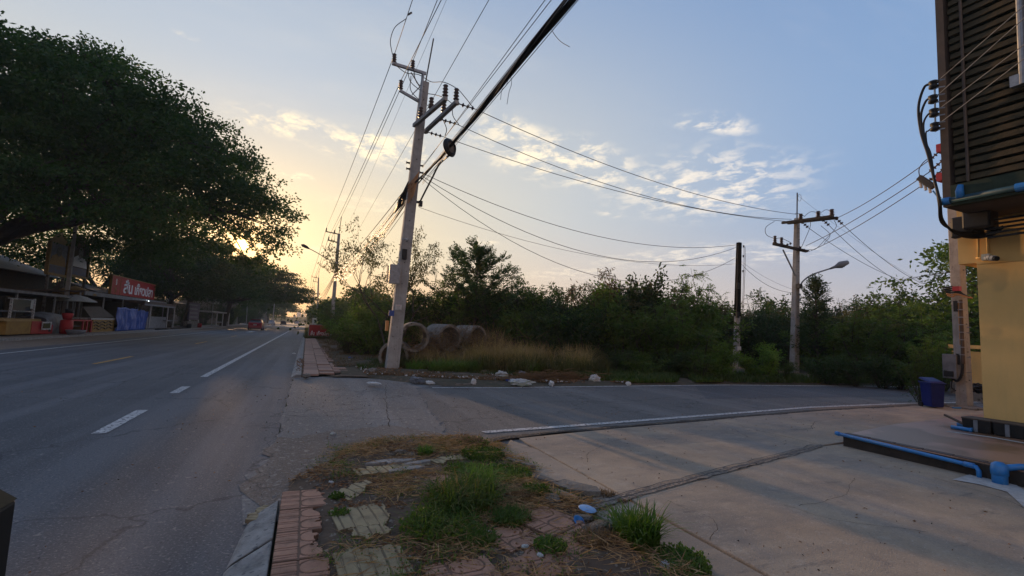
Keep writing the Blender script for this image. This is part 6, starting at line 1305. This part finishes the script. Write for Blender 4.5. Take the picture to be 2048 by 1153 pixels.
# roadside red sign
def road_sign():
    yy = 44.0; a, b = AY(619, 650, yy), AY(661, 651, yy); c = AY(618, 671.5, yy); h = a.z-c.z; w = b.x-a.x
    T = thing('roadside_sign', 'red roadside banner sign with white lettering at the end of the far pavement', 'sign', (a.x, yy, 0)); cx = (a.x+b.x)/2; cz = c.z+h/2
    MB().box((cx, yy, cz), (w, .04, h)).build('sign_panel', 'red_paint', T); MB().box((cx, yy, cz+h/2+.02), (w+.06, .05, .04)).build('frame_rail', 'steel', T); MB().box((cx, yy, cz-h/2-.02), (w+.06, .05, .04)).build('frame_rail', 'steel', T)
    for s in (-1, 1): MB().box((cx+s*(w/2+.02), yy+.01, (cz+h/2)/2), (.05, .05, cz+h/2)).build('leg', 'steel', T)
    text_mesh('lettering', 'สั่น  เกี๊ยวปลา', .34, 'white_letter', T, (cx+.02, yy-.03, cz-h*.24), (1, 0, 0), (0, 0, 1), .01, w*.86, h*.42); text_mesh('emblem', 'จิ้', .34, 'gold', T, (cx+.1, yy-.03, cz+h*.27), (1, 0, 0), (0, 0, 1))
road_sign()

# ================================================================== THE RED CAR AND THE FAR CARS
def car(x, y, body, label, detail=True, name='parked_car', grp=None, taxi=False):
    T = thing(name, label, 'car', (x, y, 0), grp); L_ = 4.1; w = .86
    # body lofted from cross-sections along y (rear at y-L/2)
    def sec(yy, hw, z0, z1, zr=None):  # lower body
        return [(-hw*.94, yy, z0), (-hw, yy, z0+.18), (-hw, yy, (z0+z1)/2+.05), (-hw*.93, yy, z1), (hw*.93, yy, z1), (hw, yy, (z0+z1)/2+.05), (hw, yy, z0+.18), (hw*.94, yy, z0)]
    ss = [sec(-2.05, .74, .34, .86), sec(-1.98, .83, .24, .98), sec(-1.3, w, .2, .99), sec(0, w, .2, .97), sec(1.1, w, .2, .93), sec(1.75, .82, .22, .84), sec(2.05, .68, .3, .66)]
    m = MB(); V = [Vector((x, y, 0))+Vector(p) for s_ in ss for p in s_]; F = []
    for i in range(len(ss)-1):
        for j in range(8): F.append((i*8+j, i*8+(j+1) % 8, (i+1)*8+(j+1) % 8, (i+1)*8+j))
    F += [tuple(range(8)), tuple(range((len(ss)-1)*8+7, (len(ss)-1)*8-1, -1))]; m.add(V, F); o = m.build('body', body, T, smooth=True, bevel=.03)
    m = MB(); lo = [(-.80, -1.88), (.80, -1.88), (.80, 1.05), (-.80, 1.05)]; hi = [(-.60, -1.42), (.60, -1.42), (.62, .25), (-.62, .25)]
    m.add([(x+a, y+b, .96) for a, b in lo]+[(x+a, y+b, 1.46) for a, b in hi], [(4, 5, 6, 7), (0, 1, 5, 4), (1, 2, 6, 5), (2, 3, 7, 6), (3, 0, 4, 7)]); m.build('cabin', body, T, bevel=.06)
    if detail:
        def pane(name, pts): 
            m = MB(); p = [Vector((x, y, 0))+Vector(q) for q in pts]; n = (p[1]-p[0]).cross(p[2]-p[0]).normalized(); m.slabpoly([q+n*.004 for q in p], n*.012); m.build(name, 'glass', T)
        pane('rear_window', [(-.70, -1.80, 1.03), (.70, -1.80, 1.03), (.57, -1.50, 1.38), (-.57, -1.50, 1.38)])
        for s in (1, -1):
            pts = [(.793*s, -1.45, 1.02), (.793*s, .75, 1.02), (.64*s, .2, 1.40), (.64*s, -1.2, 1.40)]; pane('side_window', pts if s > 0 else pts[::-1])
        for s in (-1, 1):
            MB().box((x+s*.70, y-2.0, .86), (.22, .14, .26)).build('tail_light', 'red_paint', T, bevel=.03)
            for yy in (-1.3, 1.3):
                q = MB().lathe((x+s*.77, y+yy, .31), [(0, -.1), (.26, -.1), (.31, -.07), (.31, .07), (.26, .1), (0, .1)], 20, (1, 0, 0)).build('wheel', 'black_rubber', T, smooth=False); MB().lathe((x+s*.88, y+yy, .31), [(0, -.02), (.18, -.02), (.18, .01), (0, .015)], 12, (1, 0, 0)).build('rim', 'steel', q)
            MB().box((x+s*.92, y+.55, 1.03), (.16, .08, .12)).build('wing_mirror', body, T, bevel=.02)
        MB().box((x, y-2.07, .50), (1.45, .08, .26)).build('bumper', body, T, bevel=.04); MB().box((x, y-2.085, .74), (.40, .02, .12)).build('number_plate', 'plastic_white', T); MB().box((x, y-1.55, 1.46), (1.1, .25, .03)).build('spoiler', body, T)
    else:
        for s in (-1, 1):
            for yy in (-1.3, 1.3): MB().lathe((x+s*.77, y+yy, .31), [(0, -.1), (.31, -.1), (.31, .1), (0, .1)], 12, (1, 0, 0)).build('wheel', 'black_rubber', T)
        MB().slabpoly([(x-.7, y-1.81, 1.03), (x+.7, y-1.81, 1.03), (x+.57, y-1.53, 1.38), (x-.57, y-1.53, 1.38)], (0, -.015, .01)).build('rear_window', 'glass', T)
    return T
MT['car_red'] = pm('car_red', (.28, .012, .02), (.24, .01, .018), 3, .22, spec=.6); MT['car_silver'] = pm('car_silver', (.5, .5, .52), (.45, .45, .47), 3, .25, metal=.5); MT['car_dark'] = pm('car_dark', (.03, .03, .035), (.04, .04, .045), 3, .25, spec=.6)
c_ = AX(516, 659, -6.6); car(-6.35, 74.5, 'car_red', 'dark red hatchback driving away along the left lane', name='moving_car')
car(-9.9, 165, 'car_silver', 'silver car parked on the left shoulder far down the road', False); car(-7.0, 175, 'car_dark', 'dark car driving far ahead of the red hatchback', False, 'moving_car'); car(-4.2, 250, 'car_silver', 'pale car coming out of the haze at the road end', False, 'moving_car'); car(-5.6, 300, 'car_dark', 'tiny dark car beyond the pale one', False, 'moving_car')

# ================================================================== LEFT ROADSIDE: stalls, tarps, signs
SX = -15.0
def FL(px, py, x=SX): return AX(px, py, x)
def panel(name, quad, x, thick, mat, parent):
    """an upright panel in the plane facing the road given by picture points"""
    p = [AX(px, py, x) for px, py in quad]; return MB().slabpoly(p, (-thick, 0, 0)).build(name, mat, parent)
def yz(px, py, x=SX): p = FL(px, py, x); return p.y, p.z
# red shop sign on the roof
a = FL(218, 592); b = FL(306, 600); zt0 = FL(224, 552).z; ya, yb = a.y, b.y; z0 = FL(214, 590).z; z1 = max(zt0, FL(306, 570).z)
z0 = min(FL(216, 590).z, FL(302, 598).z)
T = thing('shop_sign', 'long red shop sign with white lettering on the stall roof', 'sign', (SX, ya, z0)); hh = z1-z0; cyy, cz = (ya+yb)/2, (z0+z1)/2
MB().box((SX, cyy, cz), (.14, yb-ya, hh)).build('sign_panel', 'red_paint', T)
for dz in (-hh/2-.02, hh/2+.02): MB().box((SX+.02, cyy, cz+dz), (.18, yb-ya+.1, .06)).build('frame_rail', 'gold', T)
for dy in (-(yb-ya)/2-.02, (yb-ya)/2+.02): MB().box((SX+.02, cyy+dy, cz), (.18, .06, hh)).build('frame_rail', 'gold', T)
MB().box((SX+.08, ya+(yb-ya)*.17, cz), (.02, .06, hh*.9)).build('divider', 'gold', T)
W_ = yb-ya
text_mesh('lettering', 'สั่น', hh*.62, 'white_letter', T, (SX+.075, ya+W_*.33, cz+hh*.06), (0, 1, 0), (0, 0, 1), .015, W_*.19, hh*.74); text_mesh('lettering', 'เกี๊ยวปลา', hh*.52, 'white_letter', T, (SX+.075, ya+W_*.71, cz+hh*.02), (0, 1, 0), (0, 0, 1), .015, W_*.46, hh*.66)
text_mesh('emblem', 'จิ้', hh*.36, 'white_letter', T, (SX+.075, ya+W_*.085, cz+hh*.2), (0, 1, 0), (0, 0, 1), .01); text_mesh('emblem', 'ชี้', hh*.36, 'gold', T, (SX+.075, ya+W_*.085, cz-hh*.22), (0, 1, 0), (0, 0, 1), .01)
print('sign', ya, yb, z0, z1)
# stall roof under the sign
T = thing('stall_roof', 'low rusty sheet roof on posts carrying the red shop sign', 'roof', (SX-2, 44, 0)); y0, y1_ = yz(150, 590)[0], yz(322, 600)[0]; zr = z0-.12
MB().box((SX-1.6, (y0+y1_)/2, zr), (4.2, y1_-y0, .10), ry=-.05).build('roof_sheet', 'rust_sheet', T)
MB().box((SX+.52, (y0+y1_)/2, zr-.02), (.08, y1_-y0, .28)).build('roof_edge', 'grey_sheet', T)
for k in range(6): MB().box((SX+.3, y0+(y1_-y0)*k/5, zr/2), (.08, .08, zr)).build('post', 'steel', T)
for k in range(int((y1_-y0)/.8)): MB().box((SX-1.6, y0+.4+k*.8, zr+.07), (4.2, .06, .04), ry=-.05).build('roof_rib', 'rust_sheet', T)
MB().box((SX-3.6, (y0+y1_)/2, zr/2), (.1, y1_-y0, zr)).build('back_wall', 'dark_wood', T)
T = thing('stall_roof', 'dark canopy roof at the far left over the glass cabinet', 'roof', (SX-2, 33, 0)); y0b, y1b = 24., yz(135, 590)[0]; zr2 = FL(60, 588).z
MB().box((SX-1.8, (y0b+y1b)/2, zr2), (4.4, y1b-y0b, .10), ry=-.04).build('roof_sheet', 'rust_sheet', T); MB().box((SX-3.8, (y0b+y1b)/2, zr2/2), (.1, y1b-y0b, zr2)).build('back_wall', 'dark_wood', T)
MB().box((SX+.42, (y0b+y1b)/2, zr2+.03), (.06, y1b-y0b, .14)).build('roof_edge', 'grey_sheet', T)
for k in range(4): MB().box((SX+.2, y0b+(y1b-y0b)*(k+.5)/4, zr2/2), (.08, .08, zr2)).build('post', 'steel', T)
# two tall framed picture boards (plain figures)
for k, (q, lab, robe) in enumerate([(((99, 486), (136, 489), (133, 552), (93, 549)), 'tall gilt-framed picture board with a yellow-robed figure, left of the pair', 'yellow_vinyl'), (((142, 489), (180, 493), (174, 556), (137, 552)), 'tall dark framed picture board with a white-clad figure, right of the pair', 'white_letter')]):
    c = [AX(px, py, -17.2) for px, py in q]; yA, yB = (c[0].y+c[3].y)/2, (c[1].y+c[2].y)/2; zB = (c[2].z+c[3].z)/2; zT = (c[0].z+c[1].z)/2; yc = (yA+yB)/2; w = yB-yA; h = zT-zB
    T = thing('picture_board', lab, 'board', (-17.2, yc, 0)); MB().box((-17.25, yc, (zT+zB)/2), (.1, w, h)).build('board', 'dark_wood' if k else 'grey_sheet', T)
    for s in (-1, 1): MB().box((-17.2, yc+s*w/2, (zT+zB)/2), (.2, .16, h)).build('frame_side', 'gold', T); MB().box((-17.2, yc+s*w*.4, zB/2), (.15, .15, zB)).build('post', 'old_concrete', T)
    MB().box((-17.2, yc, zB), (.2, w, .18)).build('frame_bottom', 'gold', T); MB().slabpoly([(-17.15, yc-w/2-.1, zT), (-17.15, yc+w/2+.1, zT), (-17.15, yc, zT+.9)], (-.12, 0, 0)).build('gable', 'gold' if not k else 'dark_wood', T)
    MB().slabpoly([(-17.17, yc-w*.42, zB+h*.30), (-17.17, yc+w*.42, zB+h*.30), (-17.17, yc+w*.34, zB+h*.56), (-17.17, yc+w*.12, zB+h*.66), (-17.17, yc-w*.12, zB+h*.66), (-17.17, yc-w*.34, zB+h*.56)], (-.02, 0, 0)).build('painted_robe', robe, T)
    MB().lathe((-17.165, yc, zB+h*.75), [(0, -.01), (w*.13, -.01), (w*.13, .01), (0, .01)], 16, (1, 0, 0)).build('painted_head', 'old_concrete', T); MB().box((-17.18, yc, zB+h*.15), (.02, w*.8, h*.24)).build('painted_base', pm('painted_base%d' % k, (.10, .13, .2), (.16, .12, .1), 3, .7), T)
# utility pole at the stalls
pb = G(124, 664); pt = AX(155, 425, pb.x); LP = thing('light_pole', 'thin concrete pole rising in front of the picture boards', 'pole', (pb.x, pb.y, 0)); MB().bar((pb.x, pb.y, 0), pt, .26, .22, w2=.15, h2=.14, up=(0, 1, 0)).build('pole_shaft', 'pole_concrete', LP)
sx = -13.6
def SL(px, py): return AX(px, py, sx)
def blk(T, name, px0, px1, pyt, pyb, dx, mat, x=None, bevel=.0):
    """a box with its road face in the plane x=sx"""
    x = sx if x is None else x; a = AX(px0, pyb, x); b = AX(px1, pyb, x); t = AX((px0+px1)/2, pyt, x); b0 = AX((px0+px1)/2, pyb, x); z0 = max(.06, b0.z); return MB().box((x-dx/2, (a.y+b.y)/2, (z0+t.z)/2), (dx, abs(b.y-a.y), t.z-z0)).build(name, mat, T, bevel=bevel)
T = thing('food_counter', 'long yellow-fronted food counter with a pale top at the far left', 'counter', SL(45, 668)); blk(T, 'counter_body', 10, 60, 643, 669, 1.2, 'yellow_vinyl'); blk(T, 'counter_end', 61, 82, 643, 668, 1.2, 'red_paint'); blk(T, 'counter_top', 8, 82, 638, 643, 1.5, 'straw')
T = thing('glass_cabinet', 'white-framed glass food cabinet standing behind the yellow counter', 'cabinet', SL(45, 636))
for px in (20, 66): blk(T, 'frame_post', px, px+1.6, 598, 638, .1, 'white_paint', sx-.6)
for py in (598, 622): blk(T, 'frame_rail', 20, 67, py, py+1.4, .1, 'white_paint', sx-.6)
blk(T, 'white_panel', 60, 66, 600, 618, .1, 'plastic_white', sx-.65); blk(T, 'glass', 22, 60, 600, 621, .05, 'glass', sx-.62); blk(T, 'shelf', 0, 66, 622, 625, .8, 'grey_sheet', sx-.8)  # plain white plastic panel beside the cabinet glass
T = thing('red_table', 'red table with a framed tray leaning on it beside the yellow counter', 'table', SL(92, 668)); blk(T, 'table_top', 80, 106, 650, 653, .9, 'red_paint'); blk(T, 'table_body', 82, 104, 653, 668, .8, 'red_paint'); o = blk(T, 'tray_frame', 85, 102, 644, 660, .06, 'white_paint', sx+.1); blk(T, 'tray_inner', 87, 100, 647, 657, .03, 'leaf_olive', sx+.13)
T = thing('covered_cart', 'cart under a pale grey sheet behind the thin concrete pole', 'cart', SL(112, 664)); 
c = SL(112, 664); 
def cover(T, px0, px1, pyt, pyb, dx, mat, x, seed, sag=.1, name='cover', n=14):
    a = AX(px0, pyb, x); b = AX(px1, pyb, x); t = AX((px0+px1)/2, pyt, x).z; z0 = .07; V = []; F = []; m = MB(); L_ = b.y-a.y
    for i in range(n+1):
        for j, (dxx, zz) in enumerate([(0, z0), (.05, z0+(t-z0)*.35), (-.02, z0+(t-z0)*.75), (-.15, t), (-dx*.5, t+.12), (-dx+.1, t), (-dx, z0)]):
            u = i/n; w = mnoise.noise(Vector((u*6, j*.9, seed)))*.14; V.append((x+dxx+w, a.y+L_*u+mnoise.noise(Vector((j*.7, u*5, seed+3)))*.1, max(z0, zz+(mnoise.noise(Vector((u*4, j, seed+5)))*sag if j in (2, 3, 4, 5) else 0)-(.25*(abs(u-.5)*2)**3*(j in (3, 4, 5))))))
    for i in range(n):
        for j in range(6): k = i*7+j; F.append((k, k+1, k+8, k+7))
    F += [tuple(range(7)), tuple(n*7+j for j in range(6, -1, -1))]; m.add(V, F); return m.build(name, mat, T, smooth=True)
cover(T, 92, 137, 629, 650, 1.4, 'grey_sheet', sx-.2, 3)
for px in (96, 130): blk(T, 'wheel', px, px+5, 652, 664, .1, 'black_rubber')
T = thing('water_drum', 'red plastic drum stacked with red tubs at the foot of the thin pole', 'drum', SL(120, 666)); c = SL(120, 668)
MB().lathe((sx+.25, c.y, .07), [(0, 0), (.28, 0), (.32, .4), (.3, .8), (.2, .85), (0, .85)], 16).build('drum', 'red_paint', T, smooth=True); MB().lathe((sx+.25, c.y, .93), [(0, 0), (.2, 0), (.28, .35), (.22, .4), (0, .4)], 16).build('tub', 'red_paint', T, smooth=True); MB().lathe((sx+.3, c.y, 1.33), [(0, 0), (.18, 0), (.2, .25), (0, .28)], 12).build('lid', 'black_rubber', T, smooth=True)
c = SL(117, 669); props(MB().lathe((sx+.9, c.y-.3, .06), [(0, 0), (.35, 0), (.5, .28), (.46, .28), (.33, .04), (0, .04)], 18).build('basin', 'grey_sheet', smooth=True), 'grey wash basin on the footway in front of the red drum', 'basin')
T = thing('red_table', 'dark red folding table with bare legs left of the yellow banner', 'table', SL(155, 664)); blk(T, 'table_top', 138, 184, 640, 643, .9, 'red_paint')
for px in (140, 164, 172, 181): blk(T, 'leg', px, px+2.2, 643, 665, .08, 'red_paint')
blk(T, 'shelf', 140, 160, 652, 654, .6, 'rust_sheet')
T = thing('banner_stall', 'stall with a yellow-orange wavy banner and sloping glass hood', 'stall', SL(206, 664)); blk(T, 'counter_body', 184, 227, 640, 664, 1.1, 'yellow_vinyl'); blk(T, 'counter_top', 182, 230, 637, 640, 1.3, 'white_paint')
for k in range(3):
    a = SL(187, 646+k*6); b = SL(224, 643.5+k*6); m = MB(); n = 12; m.tube([a.lerp(b, i/n)+Vector((.03, 0, .07*math.sin(i*1.5))) for i in range(n+1)], .035, 6); m.build('painted_wave', 'rust_sheet', T)
a, b = SL(182, 637), SL(228, 635); MB().slabpoly([a, b, b+Vector((-.7, -.6, .75)), a+Vector((-.7, .5, .75))], (0, 0, .02)).build('glass_hood', 'rust_sheet', T)
T = thing('tarpaulin', 'blue tarpaulin draped to the ground over the closed stall', 'tarpaulin', SL(260, 660)); 
def tarp(px0, px1, pyt, seed, x):
    a = AX(px0, 660, x); b = AX(px1, 660, x); t = AX((px0+px1)/2, pyt, x).z; n, k = 40, 14; V = []; F = []
    for i in range(n+1):
        for j in range(k+1):
            u, v = i/n, j/k; V.append((x+.05*math.sin(u*23+seed)*(.3+.7*(1-v))+.22*mnoise.noise(Vector((u*6, v*2, seed)))+.10*mnoise.noise(Vector((u*17, v*1.5, seed))), a.y+(b.y-a.y)*u, .06+(t-.06-.35*(mnoise.noise(Vector((u*4, seed, 1)))*.5+.5))*v))
    for i in range(n):
        for j in range(k): q = i*(k+1)+j; F.append((q, q+k+1, q+k+2, q+1))
    m = MB(); m.add(V, F); o = m.build('tarp_sheet', 'blue_tarp', T, smooth=True); md = o.modifiers.new('s', 'SOLIDIFY'); md.thickness = .02
tarp(229, 270, 612, 3, sx+.1); tarp(268, 291, 617, 7, sx-.1)
T = thing('grey_stall', 'grey boarded stall with thin posts and a dark awning right of the tarpaulin', 'stall', SL(315, 656)); blk(T, 'board', 292, 333, 634, 657, 1.0, 'grey_sheet', sx-.3); blk(T, 'awning', 290, 352, 606, 611, 2.4, 'rust_sheet', sx+.4); blk(T, 'awning_edge', 290, 350, 611, 614, .08, 'grey_sheet', sx+.42)
for px in (297, 332, 345): blk(T, 'post', px, px+1.5, 612, 656, .08, 'steel', sx+.2)
blk(T, 'side_bench', 333, 356, 641, 643, .5, 'grey_sheet'); blk(T, 'white_box', 345, 353, 630, 640, .3, 'old_concrete')
for k, px in enumerate((288, 304, 320, 333, 345)): c = SL(px+5, 660); props(MB().lathe((sx+1.0, c.y, .11), [(.18, -.06), (.34, -.06), (.38, 0), (.34, .06), (.18, .06), (.18, -.06)], 16).build('tyre', 'black_rubber', smooth=True), ['old tyre lying nearest the blue tarpaulin', 'second old tyre lying on the kerb', 'third old tyre lying on the kerb', 'fourth old tyre lying on the kerb', 'last old tyre before the dark notice board'][k], 'tyre')
c = FL(297, 604, -14.3); em = bpy.data.materials.new('lit_bulb'); em.use_nodes = True; em.node_tree.nodes['Principled BSDF'].inputs['Emission Color'].default_value = (.85, .95, 1, 1); em.node_tree.nodes['Principled BSDF'].inputs['Emission Strength'].default_value = 9
T = thing('lamp', 'small lit white bulb under the edge of the sign roof', 'lamp', c); MB().lathe(c, [(0, -.09), (.07, -.05), (.08, .02), (.03, .08), (0, .08)], 12).build('bulb', em, T, smooth=True); MB().bar(c+Vector((0, 0, .08)), c+Vector((0, 0, .3)), .03).build('holder', 'steel', T)
MT['purple_board'] = pm('purple_board', (.09, .075, .13), (.06, .05, .08), 2, .6)
T = thing('notice_board', 'tall dark purple notice board on the footway past the tyres', 'notice board', SL(386, 656)); blk(T, 'board', 377, 397, 606, 640, .15, 'purple_board'); 
for k in range(4): blk(T, 'printed_row', 379, 395, 609+k*8, 612+k*8, .02, 'grey_sheet', sx+.02)
for px in (378, 395): blk(T, 'leg', px, px+1.5, 640, 656, .1, 'steel')
blk(T, 'flower_box', 374, 396, 643, 652, .4, 'old_concrete', sx+.4)
for k, (px, py, lab) in enumerate([(399, 652, 'red barrel beside the purple notice board'), (378, 654, 'dark pot at the foot of the purple notice board')]): c = AX(px, py, sx+.6); props(MB().lathe((sx+.6, c.y, .06), [(0, 0), (.22, 0), (.28, .3), (.24, .55), (0, .55)], 14).build('barrel', 'red_paint' if k == 0 else 'black_rubber', smooth=True), lab, 'barrel')
T = thing('bus_shelter', 'small open shelter with a pale flat roof under the dark trees', 'shelter', SL(440, 652)); blk(T, 'roof', 424, 458, 624, 626.5, 2.2, 'white_paint', sx+.6)
for px in (432, 444, 456): blk(T, 'post', px, px+1.3, 626, 652, .1, 'steel', sx+.4)
blk(T, 'bench', 434, 456, 644, 646, .5, 'grey_sheet', sx)
for i, (px, pyt, lab, w) in enumerate([(423, 600, 'slim pole with a small pale sign before the shelter', 1), (492, 590, 'pole with a blue-white sign left of the red car', 1), (531, 600, 'white post standing right of the red car', 0), (545, 605, 'grey lamp post leaning over the left footway far away', 0)]):
    y_ = AX(px, 655, sx+.2).y if i < 3 else 150; c = AY(px, 652, y_); t = AY(px+4, pyt, y_); T = thing('sign_post', lab, 'post', (c.x, y_, 0)); MB().bar((c.x, y_, 0), (t.x, y_, t.z), .1 if y_ < 120 else .2).build('post', 'steel', T)
    if w: MB().box((c.x+.35, y_, t.z-.4), (.9, .05, .9 if i else .5)).build('sign_plate', 'plastic_white' if i == 0 else 'grey_sheet', T)
T = thing('market_umbrella', 'faded orange parasol folded low behind the thin pole', 'umbrella', FL(150, 620, -16)); c = FL(150, 580, -15.6); MB().lathe((c.x, c.y, c.z-.3), [(1.3, -.05), (1.25, .05), (.7, .35), (0, .6), (.0, .5), (.65, .28)], 8).build('canopy', 'yellow_vinyl', T); MB().bar((c.x, c.y, 0), (c.x, c.y, c.z), .05).build('pole', 'steel', T)
T = thing('market_umbrella', 'small grey-white parasol edge under the orange one', 'umbrella', FL(152, 620, -14.8)); c = FL(152, 596, -14.6); MB().lathe((c.x, c.y, c.z-.2), [(1.2, -.05), (1.15, .02), (.6, .28), (0, .42), (.0, .38), (.6, .22)], 8).build('canopy', 'plastic_white', T); MB().bar((c.x, c.y, 0), (c.x, c.y, c.z), .05).build('pole', 'steel', T)
# house roofs seen between the trees and stalls
def house(x, y, wx, wy, h, rh, label, wall='old_concrete', roof='grey_sheet', windows=2, cat='building'):
    T = thing('house', label, cat, (x, y, 0)); MB().box((x, y, h/2), (wx, wy, h)).build('wall', wall, T)
    m = MB(); e = .5; m.add([(x-wx/2-e, y-wy/2-e, h), (x+wx/2+e, y-wy/2-e, h), (x+wx/2+e, y+wy/2+e, h), (x-wx/2-e, y+wy/2+e, h), (x, y-wy/2-e, h+rh), (x, y+wy/2+e, h+rh)], [(0, 1, 4), (1, 2, 5, 4), (2, 3, 5), (3, 0, 4, 5), (3, 2, 1, 0)]); m.build('roof', roof, T)
    for k in range(windows): o = MB().box((x+wx/2+.01, y-wy/2+wy*(k+.5)/windows, h*.55), (.06, .9, 1.1)).build('window', 'glass', T); MB().box((x+wx/2+.03, y-wy/2+wy*(k+.5)/windows, h*.55), (.04, .06, 1.1)).build('mullion', 'white_paint', o)
    return T
house(-23.5, 46, 7, 12, 4.2, 1.6, 'house with a grey-blue gable roof behind the picture boards', 'dark_wood'); house(-22, 66, 6, 12, 3.2, 1.2, 'low dark house behind the grey boarded stall', 'dark_wood', 'rust_sheet', 3); house(-22, 88, 6, 16, 3.4, 1.0, 'long low house behind the open shelter', 'old_concrete', 'rust_sheet', 4)
house(-20, 128, 8, 26, 5.2, 1.0, 'two-row shophouse beyond the flame tree', 'old_concrete', 'grey_sheet', 6); house(-21, 220, 8, 60, 5, 1.2, 'long shophouse row far along the left side', 'old_concrete', 'grey_sheet', 10)
# pale towers at the end of the road
for k, (px, pyt, w, lab) in enumerate([(597, 625, 8, 'left pale tower block fading in the haze'), (606, 629, 5, 'right pale tower block fading in the haze'), (589, 632, 6, 'lowest pale block left of the two towers')]):
    yd = 900; a = AY(px-w/2, 640, yd); b = AY(px+w/2, 640, yd); t = AY(px, pyt, yd); T = thing('tower_block', lab, 'building', ((a.x+b.x)/2, yd, 0)); MB().box(((a.x+b.x)/2, yd, t.z/2), (b.x-a.x, 8, t.z)).build('wall', 'white_paint', T)
    m = MB()
    for f in range(3):
        for q in range(3): m.box((a.x+(b.x-a.x)*(q+.5)/3, yd-4.02, t.z*(.55+.13*f)), ((b.x-a.x)*.2, .1, t.z*.06))
    m.build('windows', 'glass', T)
# blue-white banner pillars beyond the red roadside sign
for k, px in enumerate((626, 630)): c = AY(px, 650, 62); props(MB().box((c.x, 62, 1.1), (.24, .1, 1.7)).build('banner', 'plastic_white'), ['left pale upright banner behind the red roadside sign', 'right pale upright banner behind the red roadside sign'][k], 'banner')
# thin air of the evening
hz = bpy.data.materials.new('haze'); hz.use_nodes = True; nt = hz.node_tree; nt.nodes.clear(); v = nt.nodes.new('ShaderNodeVolumePrincipled'); v.inputs['Density'].default_value = .0006; v.inputs['Color'].default_value = (.92, .90, .88, 1); v.inputs['Anisotropy'].default_value = .3; oo = nt.nodes.new('ShaderNodeOutputMaterial'); nt.links.new(v.outputs[0], oo.inputs['Volume'])
MT['haze'] = hz
if True:
    o = MB().box((0, 0, 12.5), (2400, 2400, 31)).build('haze', 'haze'); o['kind'] = 'stuff'

# loose ends hanging from the bundle
for k, (pts, lab) in enumerate([([(1020, 148), (1012, 172), (1004, 180), (1001, 200)], 'left frayed wire end hanging from the thick cable bundle'), ([(1021, 150), (1023, 168), (1018, 185), (1014, 209)], 'right frayed wire end hanging from the thick cable bundle'), ([(1099, 50), (1108, 68), (1122, 84), (1139, 94)], 'loose wire end curling off the cable bundle against the sky')]):
    cable([AX(px, py, 3.0) for px, py in pts], .0045, lab, 'wire_end', 'wire', cat='wire')

for i, (x, y, k, sc, lab) in enumerate([(-16.5, 72, 2, 1.0, 'dark roadside bush past the purple notice board'), (-15.8, 80, 4, .9, 'dark roadside bush before the open shelter'), (-16.5, 97, 5, 1.3, 'feathery roadside bush behind the open shelter'), (-15.2, 108, 2, 1.3, 'dark roadside bush left of the red car'), (-15.5, 122, 3, 1.4, 'green roadside bush hiding the two-row shophouse'), (-16, 138, 4, 1.5, 'dark roadside bush before the far silver car'), (-15.5, 155, 2, 1.5, 'low dark bush beside the far silver car'), (-16, 185, 5, 1.8, 'far bush in the haze left of the road'), (-27, 36, 2, 1.5, 'dark bush behind the glass cabinet'), (-25, 42, 4, 1.5, 'dark bush under the picture boards')]):
    bush(k, x, y, sc, lab, grp='bushes on the left roadside')
